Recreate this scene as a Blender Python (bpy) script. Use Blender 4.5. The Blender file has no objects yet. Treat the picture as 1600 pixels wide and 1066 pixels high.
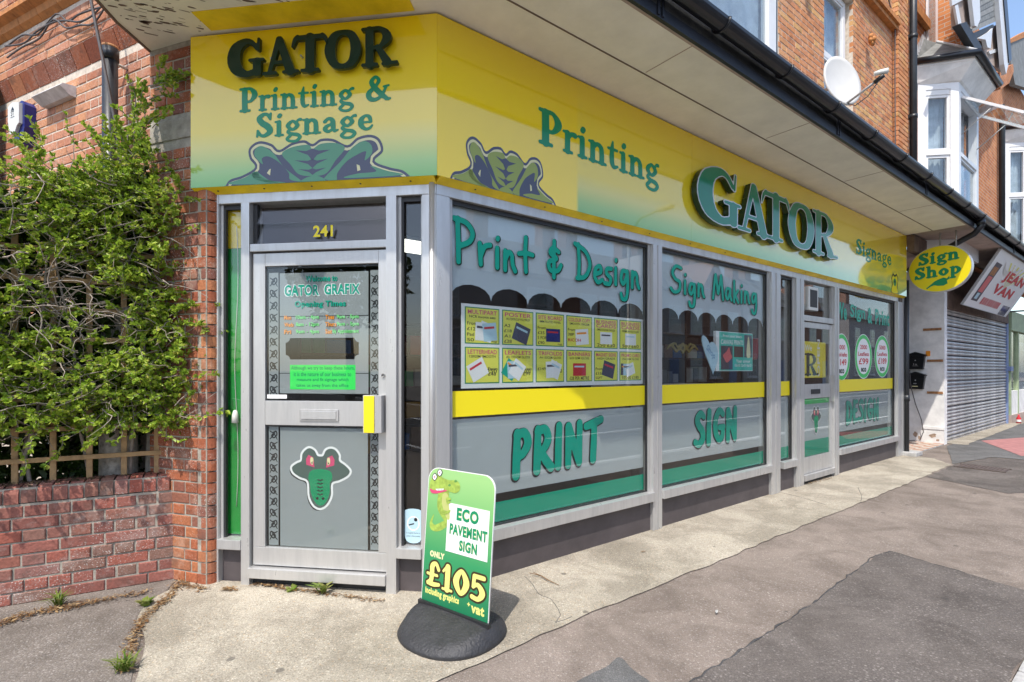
import bpy, bmesh, math, random
import numpy as np
from mathutils import Vector, Matrix

# ------------------------------------------------------------------ camera, sky, sun, exposure
SC = bpy.context.scene
COL = SC.collection
F, CX, HY, H = 800.0, 800.0, 577.0, 1.43          # focal length / horizon of the 1600 px photograph, eye height
cam_data = bpy.data.cameras.new('camera')
cam = bpy.data.objects.new('camera', cam_data); COL.objects.link(cam)
cam.location = (0, 0, H); cam.rotation_euler = (math.radians(90), 0, 0)
cam_data.sensor_fit = 'HORIZONTAL'; cam_data.sensor_width = 36.0; cam_data.lens = 18.0
cam_data.shift_y = (HY - 533.0) / 1600.0
cam_data.clip_start = 0.05; cam_data.clip_end = 2000.0
SC.camera = cam

SUN_EL = math.radians(59.0)
SUN_H = Vector((0.275, 0.961)).normalized()          # horizontal heading of the light
world = bpy.data.worlds.new('World'); SC.world = world; world.use_nodes = True
wn = world.node_tree.nodes; wl = world.node_tree.links
for n in list(wn): wn.remove(n)
wo = wn.new('ShaderNodeOutputWorld'); wb = wn.new('ShaderNodeBackground'); ws = wn.new('ShaderNodeTexSky')
ws.sky_type = 'NISHITA'; ws.sun_disc = False
ws.sun_elevation = SUN_EL; ws.sun_rotation = math.atan2(-SUN_H.x, -SUN_H.y)
ws.air_density = 1.0; ws.dust_density = 1.6; ws.ozone_density = 1.0
wb.inputs['Strength'].default_value = 0.15
wl.new(ws.outputs[0], wb.inputs['Color']); wl.new(wb.outputs[0], wo.inputs['Surface'])
sun_data = bpy.data.lights.new('sun', 'SUN'); sun_data.energy = 2.5; sun_data.angle = math.radians(0.55)
sun_data.color = (1.0, 0.95, 0.87)
sun = bpy.data.objects.new('sun', sun_data); COL.objects.link(sun)
sun.rotation_euler = Vector((SUN_H.x*math.cos(SUN_EL), SUN_H.y*math.cos(SUN_EL), -math.sin(SUN_EL))).to_track_quat('-Z', 'Y').to_euler()
sun.location = (-3, -6, 12)
SC.view_settings.view_transform = 'Standard'; SC.view_settings.look = 'None'
SC.view_settings.exposure = 0.98; SC.view_settings.gamma = 1.0; SC.view_settings.use_curve_mapping = False
SC.render.engine = 'CYCLES'
SC.cycles.use_denoising = True
SC.cycles.max_bounces = 8; SC.cycles.transparent_max_bounces = 16
SC.cycles.sample_clamp_indirect = 6.0

# ------------------------------------------------------------------ helpers
rnd = random.Random(7)
AR = math.atan2(800, 1055)                 # heading of the street front
AD = AR - math.radians(45)                 # heading of the canted door front
CORNER = Vector((-0.4607, 3.15, 0))        # where the two sign faces meet

class Frame:
    "a vertical plane in the place: origin, heading; x along it, y into the building, z up"
    def __init__(s, org, ang):
        s.org = Vector((org[0], org[1], 0)); s.ang = ang
        s.d = Vector((math.cos(ang), math.sin(ang), 0)); s.n = Vector((math.sin(ang), -math.cos(ang), 0))
    def at(s, px, py, out=0.0):            # survey point of the photograph -> (x, z) on the plane set out by `out`
        r = Vector(((px-CX)/F, 1, 0)); o = s.org + s.n*out
        t = o.dot(s.n) / r.dot(s.n); p = r*t
        return ((p-s.org).dot(s.d), H+(HY-py)/F*t)
    def w(s, x, out, z=0.0):
        p = s.org + s.d*x + s.n*out; return Vector((p.x, p.y, z))
RF = Frame(CORNER, AR); DF = Frame(CORNER, AD)
LW = Frame((-2.50, 3.62), math.radians(-25.2)); PF = Frame((-2.0, 3.36), math.radians(-19.1))
GW = Frame((-2.26, 3.50), math.radians(28.3))

def tag(o, label=None, cat=None, group=None, kind=None):
    if label: o['label'] = label
    if cat: o['category'] = cat
    if group: o['group'] = group
    if kind: o['kind'] = kind
    return o
def thing(name, label, cat, loc=(0, 0, 0), rz=0.0, group=None):
    o = bpy.data.objects.new(name, None); o.empty_display_size = 0.1
    COL.objects.link(o); o.location = loc; o.rotation_euler = (0, 0, rz)
    return tag(o, label, cat, group)
def fthing(name, label, cat, fr, group=None): return thing(name, label, cat, fr.org, fr.ang, group)
def obj(name, mesh, mat=None, parent=None):
    o = bpy.data.objects.new(name, mesh); COL.objects.link(o)
    if mat is not None:
        mesh.materials.clear(); mesh.materials.append(mat)
    if parent is not None: o.parent = parent
    return o

class MB:
    "collects geometry for ONE mesh object"
    def __init__(s): s.v = []; s.f = []; s.sm = []
    def add(s, vs, fs, smooth=False):
        b = len(s.v); s.v += [tuple(v) for v in vs]
        for f in fs: s.f.append([i+b for i in f]); s.sm.append(smooth)
        return s
    def box(s, x0, x1, y0, y1, z0, z1, b=0.0):
        if b <= 0:
            return s.add([(x0,y0,z0),(x1,y0,z0),(x1,y1,z0),(x0,y1,z0),(x0,y0,z1),(x1,y0,z1),(x1,y1,z1),(x0,y1,z1)],
                  [(0,3,2,1),(4,5,6,7),(0,1,5,4),(1,2,6,5),(2,3,7,6),(3,0,4,7)])
        bm = bmesh.new(); bmesh.ops.create_cube(bm, size=1.0)
        for v in bm.verts:
            v.co = Vector(((x0+x1)/2+v.co.x*(x1-x0), (y0+y1)/2+v.co.y*(y1-y0), (z0+z1)/2+v.co.z*(z1-z0)))
        bmesh.ops.bevel(bm, geom=list(bm.edges), offset=min(b, .45*min(x1-x0, y1-y0, z1-z0)), segments=2, affect='EDGES', profile=0.7)
        bm.verts.index_update(); s.bm(bm); return s
    def bm(s, bm, smooth=False):
        bm.verts.index_update()
        s.add([v.co[:] for v in bm.verts], [[v.index for v in f.verts] for f in bm.faces], smooth); bm.free(); return s
    def prism(s, poly, y0, y1, axis='y'):
        "poly in (x,z), extruded along y (axis y); or poly in (x,y) extruded in z (axis z); or (y,z) along x"
        n = len(poly)
        if axis == 'y': A = [(p[0], y0, p[1]) for p in poly]; B = [(p[0], y1, p[1]) for p in poly]
        elif axis == 'z': A = [(p[0], p[1], y0) for p in poly]; B = [(p[0], p[1], y1) for p in poly]
        else: A = [(y0, p[0], p[1]) for p in poly]; B = [(y1, p[0], p[1]) for p in poly]
        fs = [list(range(n))[::-1], list(range(n, 2*n))] + [(i, (i+1) % n, n+(i+1) % n, n+i) for i in range(n)]
        return s.add(A+B, fs)
    def tube(s, pts, r, n=8, smooth=True, cap=True):
        pts = [Vector(p) for p in pts]; rs = r if isinstance(r, (list, tuple)) else [r]*len(pts)
        vs = []; fs = []; prev = None
        for i, p in enumerate(pts):
            t = (pts[min(i+1, len(pts)-1)] - pts[max(i-1, 0)])
            t = t.normalized() if t.length > 1e-9 else Vector((0, 0, 1))
            if prev is None:
                a = Vector((0, 0, 1)) if abs(t.z) < .9 else Vector((1, 0, 0))
                u = t.cross(a).normalized()
            else:
                u = (prev - t*prev.dot(t)); u = u.normalized() if u.length > 1e-6 else t.orthogonal().normalized()
            prev = u; w = t.cross(u)
            for k in range(n):
                q = p + (u*math.cos(2*math.pi*k/n) + w*math.sin(2*math.pi*k/n))*rs[i]; vs.append(q[:])
        for i in range(len(pts)-1):
            for k in range(n):
                fs.append((i*n+k, i*n+(k+1) % n, (i+1)*n+(k+1) % n, (i+1)*n+k))
        if cap: fs += [list(range(n))[::-1], list(range((len(pts)-1)*n, len(pts)*n))]
        return s.add(vs, fs, smooth)
    def lathe(s, prof, n=32, c=(0, 0, 0), ax='z', smooth=True):
        vs = []; fs = []
        for (r, h) in prof:
            for k in range(n):
                a = 2*math.pi*k/n; x, y = r*math.cos(a), r*math.sin(a)
                p = (x, y, h) if ax == 'z' else ((x, h, y) if ax == 'y' else (h, x, y))
                vs.append((c[0]+p[0], c[1]+p[1], c[2]+p[2]))
        for i in range(len(prof)-1):
            for k in range(n): fs.append((i*n+k, i*n+(k+1) % n, (i+1)*n+(k+1) % n, (i+1)*n+k))
        return s.add(vs, fs, smooth)
    def mesh(s, name):
        me = bpy.data.meshes.new(name); me.from_pydata(s.v, [], s.f)
        if any(s.sm): me.polygons.foreach_set('use_smooth', s.sm)
        me.update(); return me
    def build(s, name, mat, parent=None):
        me = s.mesh(name)
        bm = bmesh.new(); bm.from_mesh(me); bmesh.ops.recalc_face_normals(bm, faces=bm.faces); bm.to_mesh(me); bm.free()
        return obj(name, me, mat, parent)

def boxp(name, mat, parent, *a, b=0.0): return MB().box(*a, b=b).build(name, mat, parent)

# ------------------------------------------------------------------ materials
def mat(name, col, rough=0.6, metal=0.0, var=0.0, scale=8.0, bump=0.0, bscale=60.0, spec=0.5, col2=None, coat=0.0):
    m = bpy.data.materials.new(name); m.use_nodes = True
    nt = m.node_tree; b = nt.nodes['Principled BSDF']
    b.inputs['Roughness'].default_value = rough; b.inputs['Metallic'].default_value = metal
    b.inputs['Specular IOR Level'].default_value = spec; b.inputs['Coat Weight'].default_value = coat
    if coat: b.inputs['Coat Roughness'].default_value = 0.03
    c = (*col, 1) if len(col) == 3 else col
    b.inputs['Base Color'].default_value = c
    tc = nt.nodes.new('ShaderNodeTexCoord')
    if var > 0 or col2:
        nz = nt.nodes.new('ShaderNodeTexNoise'); nz.inputs['Scale'].default_value = scale; nz.inputs['Detail'].default_value = 6; nz.inputs['Roughness'].default_value = .62
        nt.links.new(tc.outputs['Object'], nz.inputs['Vector'])
        r = nt.nodes.new('ShaderNodeValToRGB'); r.color_ramp.elements[0].position = .32; r.color_ramp.elements[1].position = .68
        c2 = col2 if col2 else [min(1, x*(1+var)) for x in col[:3]]
        c1 = col if col2 else [x*(1-var) for x in col[:3]]
        r.color_ramp.elements[0].color = (*c1, 1); r.color_ramp.elements[1].color = (*c2, 1)
        nt.links.new(nz.outputs['Fac'], r.inputs['Fac']); nt.links.new(r.outputs['Color'], b.inputs['Base Color'])
    if bump > 0:
        n2 = nt.nodes.new('ShaderNodeTexNoise'); n2.inputs['Scale'].default_value = bscale; n2.inputs['Detail'].default_value = 5
        nt.links.new(tc.outputs['Object'], n2.inputs['Vector'])
        bp = nt.nodes.new('ShaderNodeBump'); bp.inputs['Strength'].default_value = bump; bp.inputs['Distance'].default_value = .01
        nt.links.new(n2.outputs['Fac'], bp.inputs['Height']); nt.links.new(bp.outputs['Normal'], b.inputs['Normal'])
    return m

def N(m, t): return m.node_tree.nodes.new(t)
def ramp(m, stops):
    r = N(m, 'ShaderNodeValToRGB'); el = r.color_ramp.elements
    while len(el) < len(stops): el.new(0.5)
    for e, (p, c) in zip(el, stops): e.position = p; e.color = (*c, 1)
    return r

def brick_mat(name, cols, wash=(.62,.58,.54), washamt=.25, rough=.85):
    "colour of one brick picked per object and per mesh island, with grain and lime bloom"
    m = bpy.data.materials.new(name); m.use_nodes = True; nt = m.node_tree; L = nt.links.new
    b = nt.nodes['Principled BSDF']; b.inputs['Roughness'].default_value = rough; b.inputs['Specular IOR Level'].default_value = .25
    oi = N(m, 'ShaderNodeObjectInfo'); ge = N(m, 'ShaderNodeNewGeometry'); tc = N(m, 'ShaderNodeTexCoord')
    a = N(m, 'ShaderNodeMath'); a.operation = 'ADD'; L(oi.outputs['Random'], a.inputs[0]); L(ge.outputs['Random Per Island'], a.inputs[1])
    fr = N(m, 'ShaderNodeMath'); fr.operation = 'FRACT'; L(a.outputs[0], fr.inputs[0])
    k = len(cols); r = ramp(m, [(i/(k-1), c) for i, c in enumerate(cols)]); L(fr.outputs[0], r.inputs[0])
    n1 = N(m, 'ShaderNodeTexNoise'); n1.inputs['Scale'].default_value = 70; n1.inputs['Detail'].default_value = 6
    L(ge.outputs['Position'], n1.inputs['Vector'])
    mx = N(m, 'ShaderNodeMix'); mx.data_type = 'RGBA'; mx.blend_type = 'OVERLAY'; mx.inputs[0].default_value = .45
    L(r.outputs[0], mx.inputs[6]); rr = ramp(m, [(.3, (.25,.25,.25)), (.75, (.75,.75,.75))]); L(n1.outputs[0], rr.inputs[0]); L(rr.outputs[0], mx.inputs[7])
    n2 = N(m, 'ShaderNodeTexNoise'); n2.inputs['Scale'].default_value = 5.5; n2.inputs['Detail'].default_value = 9; n2.inputs['Roughness'].default_value = .75
    L(ge.outputs['Position'], n2.inputs['Vector'])
    r2 = ramp(m, [(.52, (0,0,0)), (.72, (washamt,)*3)]); L(n2.outputs[0], r2.inputs[0])
    mx2 = N(m, 'ShaderNodeMix'); mx2.data_type = 'RGBA'; L(r2.outputs[0], mx2.inputs[0]); L(mx.outputs[2], mx2.inputs[6]); mx2.inputs[7].default_value = (*wash, 1)
    n5 = N(m, 'ShaderNodeTexNoise'); n5.inputs['Scale'].default_value = 130; n5.inputs['Detail'].default_value = 3; L(ge.outputs['Position'], n5.inputs['Vector'])
    n6 = N(m, 'ShaderNodeTexNoise'); n6.inputs['Scale'].default_value = 2.2; n6.inputs['Detail'].default_value = 4; L(ge.outputs['Position'], n6.inputs['Vector'])
    r5 = ramp(m, [(.60, (0,0,0)), (.66, (1,1,1))]); L(n5.outputs[0], r5.inputs[0]); r6 = ramp(m, [(.48, (0,0,0)), (.60, (.75,.75,.75))]); L(n6.outputs[0], r6.inputs[0])
    mm = N(m, 'ShaderNodeMath'); mm.operation = 'MULTIPLY'; L(r5.outputs[0], mm.inputs[0]); L(r6.outputs[0], mm.inputs[1])
    mx3 = N(m, 'ShaderNodeMix'); mx3.data_type = 'RGBA'; L(mm.outputs[0], mx3.inputs[0]); L(mx2.outputs[2], mx3.inputs[6]); mx3.inputs[7].default_value = (.66,.62,.58,1)      # salt bloom
    n7 = N(m, 'ShaderNodeTexNoise'); n7.inputs['Scale'].default_value = 9; n7.inputs['Detail'].default_value = 6; L(ge.outputs['Position'], n7.inputs['Vector'])
    r7 = ramp(m, [(.56, (0,0,0)), (.72, (.6,.6,.6))]); L(n7.outputs[0], r7.inputs[0])
    mx4 = N(m, 'ShaderNodeMix'); mx4.data_type = 'RGBA'; L(r7.outputs[0], mx4.inputs[0]); L(mx3.outputs[2], mx4.inputs[6]); mx4.inputs[7].default_value = (.10,.065,.05,1)       # soot stains
    L(mx4.outputs[2], b.inputs['Base Color'])
    bp = N(m, 'ShaderNodeBump'); bp.inputs['Strength'].default_value = .5; bp.inputs['Distance'].default_value = .006
    L(n1.outputs[0], bp.inputs['Height']); L(bp.outputs[0], b.inputs['Normal'])
    return m

def stone_mat(name, base, base2, specks, sscale=55, rough=.9, big=.9, speck_amt=.5, stain=None):
    "ground: bound aggregate with single stones, patches and fine relief"
    m = bpy.data.materials.new(name); m.use_nodes = True; nt = m.node_tree; L = nt.links.new
    b = nt.nodes['Principled BSDF']; b.inputs['Roughness'].default_value = rough; b.inputs['Specular IOR Level'].default_value = .25
    ge = N(m, 'ShaderNodeNewGeometry')
    n1 = N(m, 'ShaderNodeTexNoise'); n1.inputs['Scale'].default_value = big; n1.inputs['Detail'].default_value = 8; n1.inputs['Roughness'].default_value = .65
    L(ge.outputs['Position'], n1.inputs['Vector'])
    r1 = ramp(m, [(.33, base), (.67, base2)]); L(n1.outputs[0], r1.inputs[0])
    v = N(m, 'ShaderNodeTexVoronoi'); v.inputs['Scale'].default_value = sscale; L(ge.outputs['Position'], v.inputs['Vector'])
    k = len(specks); rs = ramp(m, [(i/max(1, k-1), c) for i, c in enumerate(specks)])
    sep = N(m, 'ShaderNodeSeparateColor'); L(v.outputs['Color'], sep.inputs[0]); L(sep.outputs[0], rs.inputs[0])
    n4 = N(m, 'ShaderNodeTexNoise'); n4.inputs['Scale'].default_value = 2.3; n4.inputs['Detail'].default_value = 4; L(ge.outputs['Position'], n4.inputs['Vector'])
    amt = N(m, 'ShaderNodeMath'); amt.operation = 'MULTIPLY'; L(n4.outputs[0], amt.inputs[0]); amt.inputs[1].default_value = 2*speck_amt
    msk = ramp(m, [(.25, (1,1,1)), (.5, (0,0,0))]); L(v.outputs['Distance'], msk.inputs[0])
    am2 = N(m, 'ShaderNodeMath'); am2.operation = 'MULTIPLY'; L(amt.outputs[0], am2.inputs[0]); L(msk.outputs[0], am2.inputs[1])
    mx = N(m, 'ShaderNodeMix'); mx.data_type = 'RGBA'; mx.blend_type = 'MIX'; L(am2.outputs[0], mx.inputs[0]); L(r1.outputs[0], mx.inputs[6]); L(rs.outputs[0], mx.inputs[7])
    n3 = N(m, 'ShaderNodeTexNoise'); n3.inputs['Scale'].default_value = 190; n3.inputs['Detail'].default_value = 3; L(ge.outputs['Position'], n3.inputs['Vector'])
    mo = N(m, 'ShaderNodeMix'); mo.data_type = 'RGBA'; mo.blend_type = 'OVERLAY'; mo.inputs[0].default_value = .55
    rg = ramp(m, [(.3, (.22,.22,.22)), (.7, (.78,.78,.78))]); L(n3.outputs[0], rg.inputs[0]); L(mx.outputs[2], mo.inputs[6]); L(rg.outputs[0], mo.inputs[7])
    outc = mo.outputs[2]
    # chewing gum and dark spots: a stain with its own shape
    vg = N(m, 'ShaderNodeTexVoronoi'); vg.inputs['Scale'].default_value = 3.1; L(ge.outputs['Position'], vg.inputs['Vector'])
    nd = N(m, 'ShaderNodeTexNoise'); nd.inputs['Scale'].default_value = 40; L(ge.outputs['Position'], nd.inputs['Vector'])
    ad = N(m, 'ShaderNodeMath'); ad.operation = 'MULTIPLY_ADD'; ad.inputs[1].default_value = .05; L(nd.outputs[0], ad.inputs[0]); L(vg.outputs['Distance'], ad.inputs[2])
    n8 = N(m, 'ShaderNodeTexNoise'); n8.inputs['Scale'].default_value = 1.9; n8.inputs['Detail'].default_value = 9; n8.inputs['Roughness'].default_value = .7; n8.inputs['Distortion'].default_value = .6; L(ge.outputs['Position'], n8.inputs['Vector'])
    r8 = ramp(m, [(.40, (.62,.61,.60)), (.56, (1,1,1))]); L(n8.outputs[0], r8.inputs[0])
    ms = N(m, 'ShaderNodeMix'); ms.data_type = 'RGBA'; ms.blend_type = 'MULTIPLY'; ms.inputs[0].default_value = .75; L(outc, ms.inputs[6]); L(r8.outputs[0], ms.inputs[7]); outc = ms.outputs[2]      # old spills and wear
    rg2 = ramp(m, [(.075, (1,1,1)), (.095, (0,0,0))]); L(ad.outputs[0], rg2.inputs[0])
    m3 = N(m, 'ShaderNodeMix'); m3.data_type = 'RGBA'; L(outc, m3.inputs[6]); m3.inputs[7].default_value = (.055,.05,.047,1)
    fm = N(m, 'ShaderNodeMath'); fm.operation = 'MULTIPLY'; fm.inputs[1].default_value = .6; L(rg2.outputs[0], fm.inputs[0]); L(fm.outputs[0], m3.inputs[0])
    L(m3.outputs[2], b.inputs['Base Color'])
    bp = N(m, 'ShaderNodeBump'); bp.inputs['Strength'].default_value = .55; bp.inputs['Distance'].default_value = .006
    sm = N(m, 'ShaderNodeMath'); sm.operation = 'ADD'; L(n3.outputs[0], sm.inputs[0]); L(v.outputs['Distance'], sm.inputs[1]); L(sm.outputs[0], bp.inputs['Height'])
    L(bp.outputs[0], b.inputs['Normal'])
    return m

def glass_mat(name, tint=(1,1,1), ior=1.55):
    m = bpy.data.materials.new(name); m.use_nodes = True; nt = m.node_tree; L = nt.links.new
    for n in list(nt.nodes): nt.nodes.remove(n)
    o = N(m, 'ShaderNodeOutputMaterial'); t = N(m, 'ShaderNodeBsdfTransparent'); g = N(m, 'ShaderNodeBsdfGlossy'); f = N(m, 'ShaderNodeFresnel'); x = N(m, 'ShaderNodeMixShader')
    t.inputs[0].default_value = (*tint, 1); g.inputs['Roughness'].default_value = 0.0; f.inputs[0].default_value = ior
    ge = N(m, 'ShaderNodeNewGeometry'); im = N(m, 'ShaderNodeMix'); im.data_type = 'FLOAT'   # a thin sheet: both faces mirror alike
    im.inputs[2].default_value = ior; im.inputs[3].default_value = 1/ior; L(ge.outputs['Backfacing'], im.inputs[0]); L(im.outputs[0], f.inputs[0])
    L(f.outputs[0], x.inputs[0]); L(t.outputs[0], x.inputs[1]); L(g.outputs[0], x.inputs[2]); L(x.outputs[0], o.inputs[0])
    return m

def film_mat(name, col, opacity, trans=.5):
    "translucent window film: part diffuse, part translucent, part see-through"
    m = bpy.data.materials.new(name); m.use_nodes = True; nt = m.node_tree; L = nt.links.new
    for n in list(nt.nodes): nt.nodes.remove(n)
    o = N(m, 'ShaderNodeOutputMaterial'); d = N(m, 'ShaderNodeBsdfDiffuse'); tl = N(m, 'ShaderNodeBsdfTranslucent'); tp = N(m, 'ShaderNodeBsdfTransparent')
    a = N(m, 'ShaderNodeMixShader'); b = N(m, 'ShaderNodeMixShader')
    d.inputs[0].default_value = (*col, 1); tl.inputs[0].default_value = (*col, 1)
    a.inputs[0].default_value = trans; L(d.outputs[0], a.inputs[1]); L(tl.outputs[0], a.inputs[2])
    b.inputs[0].default_value = opacity; L(tp.outputs[0], b.inputs[1]); L(a.outputs[0], b.inputs[2]); L(b.outputs[0], o.inputs[0])
    return m

def grad_mat(name, stops, axis=2, lo=0, hi=1, rough=.12, coat=0.0, patch=None, spec=.5):
    "printed vinyl: colours run along one object axis; patch = (x0, x1) where the run is printed, plain first colour elsewhere"
    m = bpy.data.materials.new(name); m.use_nodes = True; nt = m.node_tree; L = nt.links.new
    b = nt.nodes['Principled BSDF']; b.inputs['Roughness'].default_value = rough; b.inputs['Coat Weight'].default_value = coat; b.inputs['Coat Roughness'].default_value = .02; b.inputs['Coat IOR'].default_value = 1.55
    b.inputs['Specular IOR Level'].default_value = spec
    tc = N(m, 'ShaderNodeTexCoord'); sp = N(m, 'ShaderNodeSeparateXYZ'); L(tc.outputs['Object'], sp.inputs[0])
    mr = N(m, 'ShaderNodeMapRange'); mr.inputs[1].default_value = lo; mr.inputs[2].default_value = hi; L(sp.outputs[axis], mr.inputs[0])
    r = ramp(m, stops); L(mr.outputs[0], r.inputs[0])
    out = r.outputs[0]
    if patch:
        m1 = N(m, 'ShaderNodeMapRange'); m1.inputs[1].default_value = patch[0]; m1.inputs[2].default_value = patch[0]+.03; L(sp.outputs[0], m1.inputs[0])
        mx = N(m, 'ShaderNodeMix'); mx.data_type = 'RGBA'; L(m1.outputs[0], mx.inputs[0]); mx.inputs[6].default_value = (*stops[-1][1], 1); L(out, mx.inputs[7]); out = mx.outputs[2]
    L(out, b.inputs['Base Color'])
    nz = N(m, 'ShaderNodeTexNoise'); nz.inputs['Scale'].default_value = 1.7; nz.inputs['Detail'].default_value = 2; L(tc.outputs['Object'], nz.inputs['Vector'])
    bp = N(m, 'ShaderNodeBump'); bp.inputs['Strength'].default_value = .12; bp.inputs['Distance'].default_value = .02; L(nz.outputs[0], bp.inputs['Height']); L(bp.outputs[0], b.inputs['Normal'])
    return m

def streak_mat(name, c1, c2, rough, metal):
    "weathered metal: streaks running down it, fine scratches"
    m = bpy.data.materials.new(name); m.use_nodes = True; nt = m.node_tree; L = nt.links.new
    b = nt.nodes['Principled BSDF']; b.inputs['Metallic'].default_value = metal
    tc = N(m, 'ShaderNodeTexCoord'); mp = N(m, 'ShaderNodeMapping'); mp.inputs['Scale'].default_value = (14, 14, 1.6); L(tc.outputs['Object'], mp.inputs[0])
    nz = N(m, 'ShaderNodeTexNoise'); nz.inputs['Scale'].default_value = 1; nz.inputs['Detail'].default_value = 7; nz.inputs['Roughness'].default_value = .7; L(mp.outputs[0], nz.inputs['Vector'])
    r = ramp(m, [(.33, c1), (.58, c2)]); L(nz.outputs[0], r.inputs[0]); L(r.outputs[0], b.inputs['Base Color'])
    r2 = ramp(m, [(.3, (rough+.16,)*3), (.7, (rough-.05,)*3)]); L(nz.outputs[0], r2.inputs[0]); L(r2.outputs[0], b.inputs['Roughness'])
    return m

def emit_mat(name, col, s):
    m = bpy.data.materials.new(name); m.use_nodes = True; nt = m.node_tree
    b = nt.nodes['Principled BSDF']; b.inputs['Base Color'].default_value = (*col, 1)
    b.inputs['Emission Color'].default_value = (*col, 1); b.inputs['Emission Strength'].default_value = s
    return m

def wall_brick_tex(name, c1, c2, mortar=(.45,.38,.31)):
    "brickwork too far off to pick single bricks apart (object x along the wall, z up)"
    m = bpy.data.materials.new(name); m.use_nodes = True; nt = m.node_tree; L = nt.links.new
    b = nt.nodes['Principled BSDF']; b.inputs['Roughness'].default_value = .9; b.inputs['Specular IOR Level'].default_value = .2
    tc = N(m, 'ShaderNodeTexCoord'); sp = N(m, 'ShaderNodeSeparateXYZ'); cb = N(m, 'ShaderNodeCombineXYZ'); L(tc.outputs['Object'], sp.inputs[0])
    ad = N(m, 'ShaderNodeMath'); ad.operation = 'ADD'; L(sp.outputs[0], ad.inputs[0]); L(sp.outputs[1], ad.inputs[1])
    L(ad.outputs[0], cb.inputs[0]); L(sp.outputs[2], cb.inputs[1])
    t = N(m, 'ShaderNodeTexBrick'); t.inputs['Scale'].default_value = 1; t.inputs['Brick Width'].default_value = .225; t.inputs['Row Height'].default_value = .075
    t.inputs['Mortar Size'].default_value = .006; t.inputs['Color1'].default_value = (*c1, 1); t.inputs['Color2'].default_value = (*c2, 1); t.inputs['Mortar'].default_value = (*mortar, 1)
    L(cb.outputs[0], t.inputs['Vector'])
    nz = N(m, 'ShaderNodeTexNoise'); nz.inputs['Scale'].default_value = 3; nz.inputs['Detail'].default_value = 7; L(tc.outputs['Object'], nz.inputs['Vector'])
    mx = N(m, 'ShaderNodeMix'); mx.data_type = 'RGBA'; mx.blend_type = 'OVERLAY'; mx.inputs[0].default_value = .5
    L(t.outputs['Color'], mx.inputs[6]); rg = ramp(m, [(.3,(.3,.3,.3)), (.7,(.7,.7,.7))]); L(nz.outputs[0], rg.inputs[0]); L(rg.outputs[0], mx.inputs[7])
    L(mx.outputs[2], b.inputs['Base Color'])
    bp = N(m, 'ShaderNodeBump'); bp.inputs['Strength'].default_value = .6; bp.inputs['Distance'].default_value = .01; bp.invert = True
    L(t.outputs['Fac'], bp.inputs['Height']); L(bp.outputs[0], b.inputs['Normal'])
    return m

def leaf_mat(name, cols, tr=.35):
    m = bpy.data.materials.new(name); m.use_nodes = True; nt = m.node_tree; L = nt.links.new
    for n in list(nt.nodes): nt.nodes.remove(n)
    o = N(m, 'ShaderNodeOutputMaterial'); ge = N(m, 'ShaderNodeNewGeometry')
    r = ramp(m, [(i/(len(cols)-1), c) for i, c in enumerate(cols)]); L(ge.outputs['Random Per Island'], r.inputs[0])
    p = N(m, 'ShaderNodeBsdfPrincipled'); p.inputs['Roughness'].default_value = .42; p.inputs['Specular IOR Level'].default_value = .4; L(r.outputs[0], p.inputs['Base Color'])
    t = N(m, 'ShaderNodeBsdfTranslucent'); L(r.outputs[0], t.inputs[0])
    x = N(m, 'ShaderNodeMixShader'); x.inputs[0].default_value = tr; L(p.outputs[0], x.inputs[1]); L(t.outputs[0], x.inputs[2]); L(x.outputs[0], o.inputs[0])
    return m

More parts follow.
